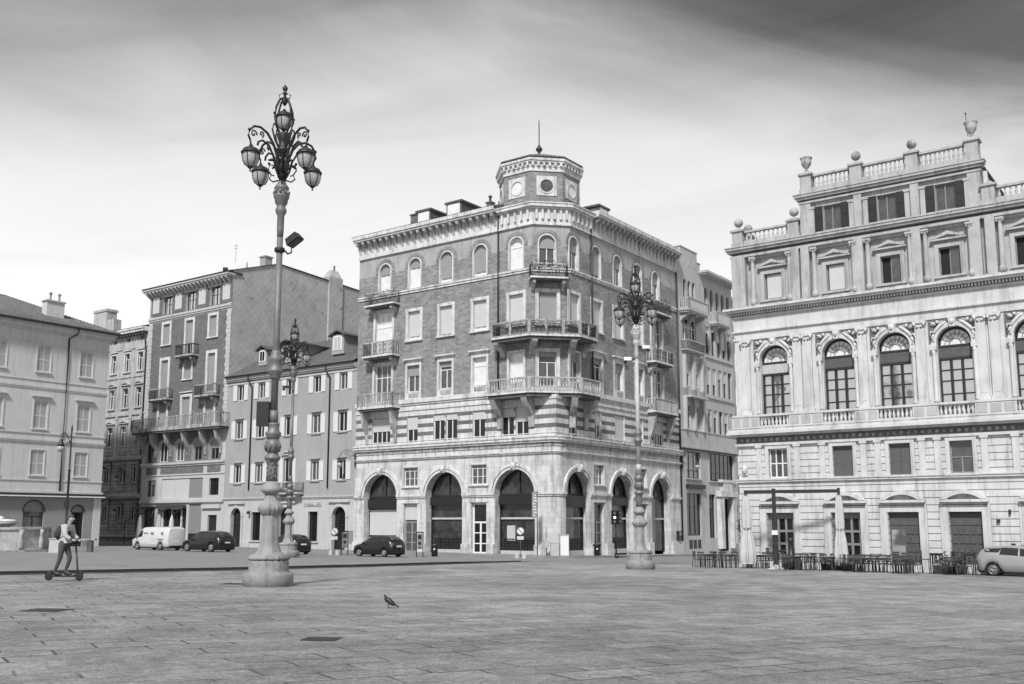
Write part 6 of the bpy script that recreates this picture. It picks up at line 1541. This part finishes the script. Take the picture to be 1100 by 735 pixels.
for s_ in (-1, 1):
    hb = MB(); hx, hy, hz = .335, s_ * .2, 1.01
    hb.ball((hx - .02, hy, hz + .02), (.045, .04, .024), 0, 10, 6)
    for f_ in range(4):
        yy = hy - s_ * .033 + s_ * .022 * f_; L = (.9, 1, .96, .8)[f_]
        hb.tube([(hx, yy, hz + .025), (hx + .035 * L, yy, hz + .022), (hx + .05 * L, yy, hz - .005), (hx + .03, yy, hz - .024)], [.0095, .009, .0085, .007], 6)
    hb.tube([(hx - .03, hy - s_ * .035, hz + .01), (hx - .005, hy - s_ * .055, hz - .012), (hx + .02, hy - s_ * .05, hz - .02)], [.011, .01, .008], 6)
    obj('hand', hb, 'skin', body)
for (x, y) in ((.02, .09), (-.22, -.08)):
    b = MB(); b.ball((x + .06, y, .035), (.15, .05, .035), 0, 10, 6); b.ball((x - .02, y, .07), (.06, .048, .06), 0, 8, 6); obj('shoe', b, 'black', body)
b = MB(); b.ball((0, 0, 0), (.13, .15, .24), 0, 14, 10); b.ball((-.09, 0, -.06), (.07, .11, .13), 0, 12, 8); b.tube([(.08, .1, .2), (.26, .13, .18), (.28, .14, -.05), (.1, .12, -.18)], .02, 5); b.tube([(.08, -.1, .2), (.26, -.13, .18), (.28, -.14, -.05), (.1, -.12, -.18)], .02, 5)
t = tag(obj('backpack', b, 'cloth_dark'), 'dark rounded backpack worn by the scooter rider', 'backpack'); t.location = (SX - .24, SY, SZ + .17 + 1.39); t.rotation_euler = (0, R(10), R(-4))

# ================================================================ pigeon
PX, PY = -2.78, 22.9
t = thing('pigeon', 'dark pigeon standing alone on the paving', 'bird', (PX, PY, G(PX, PY)), R(168))
b = MB()
b.tube([(-.17, 0, .07), (-.12, 0, .1), (-.07, 0, .135), (-.02, 0, .165), (.03, 0, .19), (.06, 0, .22), (.072, 0, .25), (.08, 0, .27), (.084, 0, .28)], [.012, .028, .045, .06, .062, .048, .03, .024, .004], 12)
b.ball((.086, 0, .278), (.028, .022, .023), 0, 10, 8); bb = obj('body', b, 'feather', t)
b = MB(); b.tube([(.108, 0, .276), (.13, 0, .268)], [.008, .002], 6); obj('beak', b, 'iron_grey', bb)
b = MB()
b.add([(-.1, -.03, .12), (-.23, -.045, .042), (-.24, 0, .038), (-.23, .045, .042), (-.1, .03, .12), (-.1, -.03, .09), (-.23, -.045, .03), (-.24, 0, .026), (-.23, .045, .03), (-.1, .03, .09)], [(0, 1, 2, 3, 4), (9, 8, 7, 6, 5), (0, 5, 6, 1), (1, 6, 7, 2), (2, 7, 8, 3), (3, 8, 9, 4)]); obj('tail', b, 'feather', bb)
for s_ in (-1, 1):
    b = MB(); b.ball((-.045, s_ * .05, .17), (.11, .022, .055), 0, 12, 8); b.v = [(x, y, z + (x * .62)) for x, y, z in b.v]; obj('wing', b, 'black', bb)
    b = MB(); b.tube([(.0, s_ * .025, .14), (.005, s_ * .026, .05), (-.004, s_ * .026, .005)], .006, 5)
    for a in (-.5, 0, .5): b.tube([(-.004, s_ * .026, .006), (.035 * math.cos(a), s_ * .026 + .035 * math.sin(a), .004)], .004, 4)
    obj('leg', b, 'iron_grey', bb)
# ================================================================ cafe furniture
def make_table(loc, rz, label, w=.7, h=.74, mat_='wood', group='cafe tables in front of the palazzo'):
    t = thing('cafe_table', label, 'table', loc, rz, group)
    b = MB(); b.box(-w / 2, w / 2, -w / 2, w / 2, h - .035, h); b.box(-w / 2 + .05, w / 2 - .05, -w / 2 + .05, w / 2 - .05, h - .1, h - .036); obj('tabletop', b, mat_, t)
    for sx in (-1, 1):
        for sy in (-1, 1): x, y = sx * (w / 2 - .06), sy * (w / 2 - .06); obj('leg', MB().box(x - .03, x + .03, y - .03, y + .03, 0, h - .1), mat_, t)
    return t
def make_chair(loc, rz, label, h=.46, bh=.9, group='dark cafe chairs'):
    t = thing('cafe_chair', label, 'chair', loc, rz, group)
    b = MB(); b.box(-.22, .22, -.21, .21, h - .04, h); obj('seat', b, 'wood', t)
    b = MB(); b.box(-.21, .21, -.225, -.2, bh - .09, bh); b.box(-.21, .21, -.225, -.2, bh - .22, bh - .16); b.box(-.21, .21, -.225, -.2, h + .06, h + .1)
    for x in (-.12, 0, .12): b.box(x - .015, x + .015, -.22, -.205, h + .1, bh - .09)
    obj('backrest', b, 'wood', t)
    for sx in (-1, 1):
        obj('leg', MB().tube([(sx * .2, .2, h - .02), (sx * .21, .23, 0)], .018, 5), 'wood', t); obj('leg', MB().tube([(sx * .2, -.22, bh), (sx * .2, -.21, h), (sx * .21, -.25, 0)], .018, 5), 'wood', t)
        if h < .6: obj('armrest', MB().tube([(sx * .22, -.2, h + .22), (sx * .23, .1, h + .22), (sx * .21, .18, h)], .016, 5), 'wood', t)
    if h > .6: b = MB(); b.box(-.2, .2, .19, .22, .25, .28); b.box(-.2, .2, -.23, -.2, .25, .28); obj('footrest', b, 'wood', t)
    return t
tb0 = ch0 = None
WHERE = [((11.3, 58.5), 'leftmost of the row'), ((12.45, 58.15), 'by the palazzo corner'), ((14.23, 58.31), 'by the left folded parasol'), ((16.49, 56.42), 'just right of the parasol mast'), ((17.38, 55.52), 'left of the right parasol'),
         ((18.72, 54.92), 'right of the right parasol'), ((19.64, 54.01), 'below the second glazed palazzo door'), ((20.82, 53.52), 'below the third palazzo door')]
WHERE += [((15.35, 55.3), 'near the mast planter'), ((18.55, 53.75), 'behind the right parasol'), ((20.05, 52.3), 'between both panelled doors'), ((22.35, 51.3), 'last before the planter box')]
sides = [((0, .62), 180, 'on the wall side of'), ((-.62, 0), -90, 'on the left of'), ((0, -.62), 0, 'on the near side of'), ((.62, 0), 90, 'on the right of')]
for i, ((x, y), wh) in enumerate(WHERE):
    rz = R(-36 + random.uniform(-6, 6)); z = G(x, y)
    lab = 'dark square cafe table, ' + wh
    tb = make_table((x, y, z), rz, lab) if tb0 is None else dup(tb0, (x, y, z), rz, lab)
    tb0 = tb0 or tb
    for j, ((dx, dy), a, sw) in enumerate(sides):
        if (i, j) in ((1, 3),): continue
        ex = (i >= 2)
        v = Matrix.Rotation(rz, 2) @ Vector((dx + random.uniform(-.05, .05), dy + random.uniform(-.06, .06)))
        cx, cy = x + v.x, y + v.y
        lab = 'dark cafe chair ' + sw + ' the table ' + wh
        c_ = make_chair((cx, cy, G(cx, cy)), rz + R(a + random.uniform(-10, 10)), lab) if ch0 is None else dup(ch0, (cx, cy, G(cx, cy)), rz + R(a + random.uniform(-12, 12)), lab)
        ch0 = ch0 or c_
# tall tables with tall chairs beside the planter
hc = None
for k, ((x, y), wh) in enumerate((((15.34, 57.75), 'beside the parasol mast'), ((22.12, 52.7), 'left of the planter box'), ((23.44, 51.86), 'between planter box and silver car'))):
    lab = 'tall dark bar table ' + wh
    if k == 0: ht = make_table((x, y, G(x, y)), R(-36), lab, .6, 1.05, 'wood', 'tall bar tables'); 
    else: dup(ht, (x, y, G(x, y)), R(-36), lab)
    for s_, nm in ((-1, 'left'), (1, 'right')):
        cx, cy = x + s_ * .55 * math.cos(R(-36)), y + s_ * .55 * math.sin(R(-36)); lab = 'tall bar chair ' + nm + ' of the bar table ' + wh
        if hc is None: hc = make_chair((cx, cy, G(cx, cy)), R(-36 - 90 * s_ * -1), lab, .74, 1.16, 'tall bar chairs')
        else: dup(hc, (cx, cy, G(cx, cy)), R(-36 + 90 * s_), lab)
# folded cantilever parasols on one mast
MX, MY = 14.88, 56.97; MZ = G(MX, MY)
t = thing('parasol_mast', 'dark mast with crossbar and pale foot carrying two folded parasols', 'parasol stand', (MX, MY, MZ), R(-22))
b = MB(); b.box(-.5, .5, -.5, .5, 0, .1, 0, .3, .3); b.lathe([(.18, .08), (.1, .25)], seg=10); obj('foot', b, 'concrete', t)
b = MB(); b.box(-.1, .1, -.08, .08, .2, 4.5); obj('pole', b, 'iron', t)
b = MB(); b.box(-1.65, 3.55, -.06, .06, 4.24, 4.42); b.box(-1.65, -1.5, -.07, .07, 4.1, 4.42); b.box(3.45, 3.6, -.07, .07, 4.1, 4.5); obj('crossbar', b, 'iron', t)
b = MB(); b.box(-.16, .16, -.16, -.1, 1.9, 2.15); obj('crank_box', b, 'sign_white', t)
def folded(x, y, lab, rz):
    o = thing('folded_parasol', lab, 'parasol', (x, y, G(x, y)), rz, 'folded parasols hanging from the crossbar')
    b = MB(); n = 44; prof = [(.05, 4.2), (.12, 4.0), (.17, 3.4), (.2, 2.6), (.17, 2.25), (.25, 1.7), (.31, .9), (.33, .35), (.26, .25)]; a = []
    for r, z in prof:
        for i in range(n): th = 2 * PI * i / n; rr = r * (1 + .3 * math.cos(th * 7 + z * .4) + .12 * math.cos(th * 11 + z)); a.append((rr * math.cos(th) * 1.15, rr * math.sin(th), z))
    fs = [(j * n + i, j * n + (i + 1) % n, (j + 1) * n + (i + 1) % n, (j + 1) * n + i) for j in range(len(prof) - 1) for i in range(n)] + [tuple(range(n)), tuple(len(a) - n + i for i in range(n - 1, -1, -1))]
    b.add(a, fs, 0, True); obj('canopy', b, 'canvas', o)
    b = MB(); b.lathe([(.04, .0), (.035, 4.3)], seg=8); obj('pole', b, 'iron', o)
    b = MB(); b.lathe([(.22, 2.2), (.235, 2.24), (.22, 2.3)], seg=16); obj('strap', b, 'sign_grey', o)
    return o
cs, sn = math.cos(R(-22)), math.sin(R(-22))
folded(MX - 1.57 * cs, MY - 1.57 * sn, 'pale folded parasol hanging from the left end of the crossbar', 0)
folded(MX + 3.52 * cs, MY + 3.52 * sn, 'pale folded parasol hanging from the right end of the crossbar', .8)
t = tag(obj('patio_post', MB(Tr(15.66, 56.66, G(15.66, 56.66))).lathe([(.22, 0), (.22, .6), (.16, .62), (.16, 1.5), (.19, 1.6), (.12, 1.75), (.03, 1.78)], seg=12), 'black'), 'thick black post among the cafe chairs right of the mast', 'post')
def foliage(mb, c, r, n, s=.09, m=0):
    for _ in range(n):
        while True:
            q = Vector((random.uniform(-1, 1), random.uniform(-1, 1), random.uniform(-1, 1)))
            if .25 < q.length < 1: break
        x, y, z = c[0] + q.x * r[0], c[1] + q.y * r[1], c[2] + q.z * r[2]
        u = Vector((random.gauss(0, 1), random.gauss(0, 1), random.gauss(0, 1))).normalized() * s * random.uniform(.6, 1.4); w = u.cross(Vector((random.gauss(0, 1), random.gauss(0, 1), random.gauss(0, 1)))).normalized() * s * .4
        mb.add([(x - u.x, y - u.y, z - u.z), (x + w.x, y + w.y, z + w.z), (x + u.x, y + u.y, z + u.z), (x - w.x, y - w.y, z - w.z)], [(0, 1, 2, 3)], m)
def planter(x, y, w, h, lab, ph, rz=R(-36), n=260):
    t = thing('planter_box', lab, 'planter', (x, y, G(x, y)), rz, 'dark planter boxes with shrubs')
    b = MB(); b.box(-w / 2, w / 2, -.2, .2, 0, h, 0, -.03, -.03); obj('box', b, 'wood', t)
    b = MB(); k = max(2, int(w / .35))
    for i in range(k): foliage(b, (-w / 2 + w * (i + .5) / k, 0, h + ph * random.uniform(.3, .5)), (.2, .2, ph * random.uniform(.4, .7)), n // k, .08)
    obj('shrub', b, 'leaf', t)
planter(22.71, 52.4, 1.5, .42, 'dark planter box with spiky shrubs near the silver car', .75)
planter(17.99, 55.95, 1.6, .35, 'low dark planter with shrubs below the right folded parasol', .35)
planter(16.01, 57.88, 1.0, .35, 'low dark planter with shrubs right of the parasol mast', .3)
# topiaries by the portal in the side street
for (x, y, lab) in ((19.0, 82.6, 'left tall dark potted shrub by the stone portal in the side street'), (20.3, 83.6, 'right tall dark potted shrub by the stone portal in the side street')):
    t = thing('potted_shrub', lab, 'potted plant', (x, y, G(x, y) + .0), 0, 'potted shrubs by the portal')
    b = MB(); b.box(-.5, .5, -.5, .5, 0, 1.3, 0, -.05, -.05); obj('pot', b, 'concrete', t)
    b = MB(); b.tube([(0, 0, 1.2), (.1, 0, 2.2), (-.1, 0, 3.4)], .06, 6); obj('stem', b, 'wood', t)
    b = MB()
    for k in range(7): foliage(b, (random.uniform(-.2, .2), random.uniform(-.2, .2), 1.7 + k * .42), (.5 - k * .035, .45 - .03 * k, .35), 110, .13)
    obj('leaves', b, 'leaf', t)

# ================================================================ street furniture round the corner building
def no_parking(x, y, hgt, lab):
    z = G(x, y); t = thing('no_parking_sign', lab, 'road sign', (x, y, z), 0, 'portable no parking signs')
    b = MB(); b.tube([(0, 0, .1), (0, 0, hgt + .2)], .025, 6); obj('post', b, 'iron_grey', t)
    T = Tr(0, -.04, hgt) @ Matrix.Rotation(R(90), 4, 'X')
    b = MB(T); b.lathe([(.29, -.01), (.29, .01)], seg=26, smooth=False); d = obj('disc', b, 'sign_grey', t)
    b = MB(T); b.lathe([(.225, .012), (.225, .02)], seg=26, smooth=False); obj('disc_face', b, 'sign_white', d)
    b = MB(Tr(0, -.075, hgt) @ Matrix.Rotation(R(45), 4, 'Y')); b.box(-.24, .24, -.006, .006, -.035, .035); obj('diagonal_bar', b, 'sign_grey', d)
    b = MB(); b.box(-.24, .24, -.06, -.03, hgt - .62, hgt - .4); obj('plate', b, 'sign_white', t)
    b = MB(); b.box(-.24, .24, -.066, -.061, hgt - .54, hgt - .51); b.box(-.16, .16, -.066, -.061, hgt - .47, hgt - .455); obj('plate_writing', b, 'sign_grey', t)
    for s_ in (-1, 1): b = MB(); b.box(s_ * .26 - .13, s_ * .26 + .13, -.16, .16, 0, .36, 0, .03, .03); obj('ballast_block', b, 'concrete', t)
no_parking(.62, 74.6, 2.0, 'round no parking sign on white blocks in front of the corner cafe window')
no_parking(-13.6, 77.2, 1.8, 'round no parking sign on white blocks near the arched door of the shuttered house')
def board(x, y, w, lab, rz=0):
    z = G(x, y) + .0; t = thing('information_board', lab, 'board', (x, y, z), rz, 'framed street boards')
    b = MB()
    for s_ in (-1, 1): b.box(s_ * w / 2 - .035, s_ * w / 2 + .035, -.04, .04, 0, 1.85)
    b.box(-w / 2, w / 2, -.04, .04, 1.76, 1.85); obj('frame', b, 'black', t)
    b = MB(); b.box(-w / 2 + .06, w / 2 - .06, -.03, .03, .55, 1.72); f_ = obj('panel', b, 'sign_grey', t)
    b = MB(); b.box(-w / 2 + .1, w / 2 - .1, -.036, -.031, 1.3, 1.62); b.ball((0, -.034, 1.0), (.12, .008, .14)); b.box(-w / 2 + .12, w / 2 - .12, -.036, -.031, .65, .72); obj('printed_marks', b, 'black', f_)
board(-6.85, 74.9, .48, 'narrow framed board standing between the first and second arches')
board(-12.85, 77.5, .5, 'narrow framed board standing left of the black hatchback')
def bin_(x, y, lab, flare):
    z = G(x, y) + (.13 if y > 79 else 0); t = thing('litter_bin', lab, 'bin', (x, y, z), 0, 'dark litter bins')
    b = MB(); b.lathe([(.2, 0), (.24, .05), (.25 if not flare else .22, .75), (.27 if not flare else .34, .82), (.27 if not flare else .34, .9), (.2, .95)], seg=16); obj('body', b, 'black', t)
    b = MB(); b.box(-.06, .06, -.29, -.24, .5, .62); obj('label_plate', b, 'sign_white', t)
bin_(-5.9, 76.9, 'dark cylindrical litter bin in front of the second arch', False); bin_(6.9, 82.0, 'dark litter bin with flared rim on the right side pavement', True)
t = thing('traffic_light', 'black double headed traffic light with one signal lit, left of the right lamp', 'traffic light', (8.3, 80.4, G(8.3, 80.4)), R(20))
b = MB(); b.tube([(0, 0, 0), (0, 0, 3.7)], .055, 8); b.lathe([(.14, 0), (.12, .25), (.06, .3)], seg=10); obj('pole', b, 'black', t)
for s_, r in ((-1, 0), (1, .5)):
    b = MB(Tr(s_ * .22, -.1, 0) @ Rz(r)); b.box(-.16, .16, -.14, .14, 2.65, 3.75); hd = obj('signal_head', b, 'black', t)
    for k in range(3): b = MB(Tr(s_ * .22, -.1, 0) @ Rz(r) @ Tr(0, -.15, 2.86 + k * .34) @ Matrix.Rotation(R(90), 4, 'X')); b.lathe([(.11, -.02), (.11, .02)], seg=14, smooth=False); ln = obj('signal_lens', b, 'lens_dark', hd); 
    if s_ == -1:
        em = bpy.data.materials.new('lit_signal'); em.use_nodes = True; bs = em.node_tree.nodes['Principled BSDF']; bs.inputs['Base Color'].default_value = (.8, .8, .8, 1); bs.inputs['Emission Color'].default_value = (1, 1, 1, 1); bs.inputs['Emission Strength'].default_value = 2.5
        M['lit'] = em; b = MB(Tr(-.22, -.27, 3.2) @ Matrix.Rotation(R(90), 4, 'X')); b.lathe([(.1, -.01), (.1, .02)], seg=14, smooth=False); obj('lit_lens', b, 'lit', hd)
t = thing('banner_sign', 'tall narrow patterned banner on a thin pole at the rounded corner', 'sign', (2.0, 79.7, G(2.0, 79.7) + .13), 0)
b = MB(); b.tube([(0, 0, 0), (0, 0, 5.1)], .035, 6); obj('pole', b, 'iron', t); b = MB(); b.box(-.42, -.04, -.03, .03, 2.95, 5.0); f_ = obj('banner', b, 'sign_grey', t)
b = MB()
for k in range(8): z = 3.08 + k * .23; b.box(-.34 + .05 * (k % 2), -.14 + .04 * ((k * 3) % 4), -.036, -.031, z, z + .12)
obj('printed_pattern', b, 'stone', f_)
for (x, y, w, h, zz, lab) in ((2.75, 79.9, .42, .5, .65, 'small pale meter box on a stand by the rounded corner pier'), (3.35, 79.2, .65, 1.0, 0, 'low pale cabinet at the foot of the rounded corner pier'), (4.1, 79.4, .72, 1.62, 0, 'tall pale cabinet right of the rounded corner pier')):
    t = thing('utility_cabinet', lab, 'cabinet', (x, y, G(x, y) + .13), R(8), 'pale cabinets by the corner')
    b = MB(); b.box(-w / 2, w / 2, -.2, .2, zz, zz + h); b.box(-w / 2 - .02, w / 2 + .02, -.22, .22, zz + h, zz + h + .05); obj('case', b, 'concrete', t)
    b = MB(); b.box(-w / 2 + .05, w / 2 - .05, -.215, -.201, zz + .07, zz + h - .08); b.box(w / 2 - .12, w / 2 - .09, -.23, -.215, zz + h * .45, zz + h * .58); obj('door', b, 'sign_white' if h > 1.2 else 'concrete', t)
    if zz: obj('stand', MB().tube([(0, 0, 0), (0, 0, zz)], .04, 6), 'iron', t)
t = thing('wall_mailbox', 'dark box fixed to the wall at the right end of the arcade', 'mailbox', tuple((AM @ Tr(2.298, 2.298, 0) @ Rz(R(90)) @ Vector((18.9, -.2, 0)))[:2]) + (-1.0,), R(54))
b = MB(); b.box(-.3, .3, -.12, .15, 1.0, 1.9); obj('case', b, 'black', t); b = MB(); b.box(-.2, .2, -.14, -.121, 1.45, 1.8); obj('notice', b, 'sign_grey', t)

# bracket lamps on the walls
def bracket_lamp(P, rz, lab, reach=1.0, drop=.75):
    t = thing('bracket_lamp', lab, 'wall lamp', P, rz, 'scrolled bracket lamps with globes')
    b = MB(); b.box(-.05, .05, -.05, .06, -.6, .7); b.tube([(0, -.05, .35), (-.05 * 0, -reach * .15, .75), (0, -reach * .45, 1.0), (0, -reach * .8, .85), (0, -reach, .45), (0, -reach, .1)], .03, 6); b.tube([(0, -reach * .5 + x, .6 + z) for x, z in scroll(1.4, .03, .28, 18, 1, 1)], .022, 5); obj('bracket', b, 'iron', t)
    b = MB(); b.lathe([(.05, .1), (.1, .0), (.2, -.1), (.24, -.22)], 0, -reach, 0, 14); obj('lamp_cap', b, 'iron', t)
    b = MB(); b.ball((0, -reach, -.4), (.26, .26, .28), 0, 16, 10); obj('globe', b, 'glass_lamp', t)
p_ = AW(-20.3, -.15); bracket_lamp((p_[0], p_[1], 7.5), R(-96), 'scrolled wall lamp with white globe at the left edge of the corner building', 1.5)
q_ = AM @ Tr(2.298, 2.298, 0) @ Rz(R(90)) @ Vector((20.1, -.12, 0)); bracket_lamp((q_.x, q_.y, 7.6), R(104), 'scrolled wall lamp with white globe at the right edge of the corner building', 1.6)
for (s_, z, lab) in ((-60.2, 8.1, 'upper left'), (-57.5, 7.0, 'upper right'), (-60.2, 4.3, 'lower left'), (-57.5, 3.2, 'lower right')):
    p_ = AW(s_, -.2); bracket_lamp((p_[0], p_[1], z), R(-36), lab + ' of the four globe lamps on the narrow banded facade', 1.0)
# tall slender lamp post on the left
t = thing('lamp_post', 'slender dark lamp post with scrolled head and one hanging globe, before the tiled roof house', 'lamp post', (-34.9, 78.7, -.5))
b = MB(); b.lathe([(.22, 0), (.24, .3), (.14, .5), (.13, 1.6), (.17, 1.7), (.1, 1.8), (.085, 6.2), (.13, 6.25), (.07, 6.35), (.055, 9.4), (.08, 9.5), (.02, 9.9)], seg=12); obj('pole', b, 'iron', t)
b = MB(); b.tube([(0, 0, 8.3), (-.2, 0, 8.7), (-.45, 0, 9.2), (-.62, 0, 9.3), (-.78, 0, 9.15), (-.8, 0, 8.6)], .035, 6)
for cx, cz, r, f in ((-.28, 9.0, .22, 1), (-.25, 8.45, .16, -1), (-.5, 9.1, .14, 1)): b.tube([(cx + x, 0, cz + z) for x, z in scroll(1.4, .02, r, 16, 0, f)], .022, 5)
b.tube([(0, 0, 8.2), (.2, 0, 8.4), (.22, 0, 8.7), (.08, 0, 8.9)], .022, 5); obj('scrolled_arm', b, 'iron', t)
b = MB(); b.lathe([(.05, .3), (.12, .2), (.14, .02), (.24, -.12), (.28, -.28)], -.8, 0, 8.45, 14); obj('lamp_cap', b, 'iron', t)
b = MB(); b.ball((-.8, 0, 8.0), (.3, .3, .3), 0, 16, 10); obj('globe', b, 'glass_lamp', t)
b = MB(); b.box(-.2, .2, -.2, -.08, 3.4, 3.85); obj('sign_box', b, 'black', t)

# shop awnings and folded parasols by the brick house
t = thing('awning', 'dark rolled awning with arms over the shop of the brick house', 'awning', AW(-48.2, -.1) + (-.8,), R(-36))
b = MB(); b.box(-2.6, 2.4, -.4, .05, 4.0, 4.4, 0, .05, .05); b.ball((-1.4, -.35, 3.9), (.8, .18, .18)); b.ball((1.0, -.35, 3.95), (.9, .16, .15)); obj('rolled_cover', b, 'cloth_dark', t)
b = MB(); b.tube([(-2.6, -.3, 4.1), (-3.0, -.9, 2.7)], .06, 5); b.tube([(2.4, -.3, 4.1), (1.2, -.8, 3.3), (2.4, -1.6, 2.2), (2.4, -1.6, .1)], .05, 5); obj('arm', b, 'black', t)
t = thing('entrance_canopy', 'dark flat canopy frame over the left doorway of the brick house', 'canopy', AW(-52.8, -.1) + (-.8,), R(-36))
b = MB(); b.box(-1.5, 1.2, -.9, .05, 4.05, 4.25); obj('cover', b, 'iron', t)
b = MB(); b.tube([(-1.4, -1.8, .1), (-1.4, -1.8, 2.6), (.1, -1.6, 3.3), (1.0, -.8, 3.6)], .06, 5); b.tube([(-.6, -.8, .1), (-.6, -.8, 4.0)], .05, 5); obj('frame', b, 'black', t)
for s_, lab in ((-51.2, 'pale folded parasol left of the white van shop'), (-45.5, 'pale folded parasol right of the shop behind the white van')):
    x, y = AW(s_, -2.0); o = thing('folded_parasol', lab, 'parasol', (x, y, G(x, y) + .13), 0, 'folded parasols by the brick house')
    b = MB(); b.lathe([(.1, .5), (.34, .55), (.3, 1.5), (.2, 2.6), (.05, 3.2)], seg=16, flute=.12, nf=7); obj('canopy', b, 'canvas', o); b = MB(); b.lathe([(.3, 0), (.3, .08), (.04, .1), (.03, 3.4)], seg=10); obj('pole', b, 'iron', o)

# ================================================================ fountain basin at the left edge
FX, FY = -38.6, 76.3; FZ = G(FX, FY)
t = thing('fountain', 'stone fountain basin with panelled parapet at the left edge', 'fountain', (FX, FY, FZ), R(4))
def ring(b, r0, r1, z0, z1, n=12):
    for i in range(n):
        a0, a1 = 2 * PI * i / n + PI / n, 2 * PI * (i + 1) / n + PI / n
        P = [(r * math.cos(a), r * math.sin(a)) for r, a in ((r0, a0), (r0, a1), (r1, a1), (r1, a0))]; b.plan(P, z0, z1)
b = MB(); ring(b, 3.0, 3.9, -.3, .12); obj('step', b, 'stain', t)
b = MB(); ring(b, 3.0, 3.3, .1, 1.6); ring(b, 2.95, 3.42, 1.6, 1.78); ring(b, 2.98, 3.4, .12, .3); obj('basin_wall', b, 'weathered', t)
for i in range(12): a = 2 * PI * i / 12 + PI / 12; b = MB(); b.lathe([(.2, 0), (.17, .2), (.2, .7), (.15, 1.1), (.22, 1.45)], 3.3 * math.cos(a), 3.3 * math.sin(a), .15, 8); obj('corner_post', b, 'weathered', t)
b = MB(); b.lathe([(.8, 0), (.5, .8), (.35, 1.7), (.9, 2.0), (1.0, 2.1), (.2, 2.12)], seg=20); b.ball((.3, 0, 2.25), (.7, .3, .12)); b.ball((-.3, .2, 2.35), (.3, .25, .25)); obj('carved_bowl', b, 'relief', t)
b = MB(); b.lathe([(2.99, 0), (2.99, .02)], z=1.2, seg=24); w_ = obj('water', b, 'pane', t)
x, y = -32.7, 72.2; t = thing('concrete_block', 'plain white block standing between the fountain and the scooter rider', 'block', (x, y, G(x, y)), R(6)); b = MB(); b.box(-.33, .33, -.3, .3, -.05, .95, 0, .015, .015); b.box(-.36, .36, -.33, .33, .95, 1.02); obj('block', b, 'concrete', t)
x, y = -33.2, 76.5; t = thing('stone_bench', 'low pale stone bench with dark foot behind the white block', 'bench', (x, y, G(x, y)), R(2)); b = MB(); b.box(-1.2, 1.6, -.25, .25, .85, .98); obj('seat', b, 'stain', t)
for sx in (-.9, 1.2): b = MB(); b.box(sx - .18, sx + .18, -.2, .2, 0, .85); obj('support', b, 'dark_or_shade', t)
# manhole covers
for (x, y, lab) in ((-9.6, 21.0, 'dark square cover in the paving at the left'), (-3.0, 16.1, 'dark square cover in the paving left of centre'), (-8.9, 32.6, 'dark flat cover just left of the nearest lamp base')):
    t = thing('manhole_cover', lab, 'manhole cover', (x, y, 0), R(-4), 'covers set into the paving'); b = MB(); s_ = .42 if y > 18 else .28; T_ = []
    def gp(u, v, dz): c_, k_ = math.cos(R(-4)), math.sin(R(-4)); return (u, v, G(x + u * c_ - v * k_, y + u * k_ + v * c_) + dz)
    b.add([gp(-s_, -s_, .006), gp(s_, -s_, .006), gp(s_, s_, .006), gp(-s_, s_, .006)], [(0, 1, 2, 3)]); obj('plate', b, 'iron', t)
    b = MB()
    for i in range(6): u = -s_ + 2 * s_ * (i + .5) / 6; b.add([gp(u - .012, -s_ * .9, .011), gp(u + .012, -s_ * .9, .011), gp(u + .012, s_ * .9, .011), gp(u - .012, s_ * .9, .011)], [(0, 1, 2, 3)])
    obj('ribs', b, 'black', t)
# shallow hollows and worn dark patches of the paving are in its material; a few small bits on the palazzo wall
for (s_, z, w, h, lab) in ((13.75, 1.75, .16, .16, 'small dark plate on the palazzo wall above the silver car, leftmost'), (14.35, .55, .2, .2, 'lower left small dark box on the palazzo wall above the silver car'), (14.8, .45, .22, .26, 'lower right small dark box on the palazzo wall above the silver car'), (14.3, 2.2, .1, .26, 'small dark camera like fitting high on the palazzo wall')):
    P = Tr(13.745, 60.52, 0) @ Rz(R(-36)) @ Vector((s_ * 1.035, -.14, 0)); t = tag(obj('wall_plate', MB(Tr(P.x, P.y, z * 1.035 - .06) @ Rz(R(-36))).box(-w / 2, w / 2, -.04, .09, -h / 2, h / 2), 'iron'), lab, 'wall plate', 'fittings on the palazzo wall')
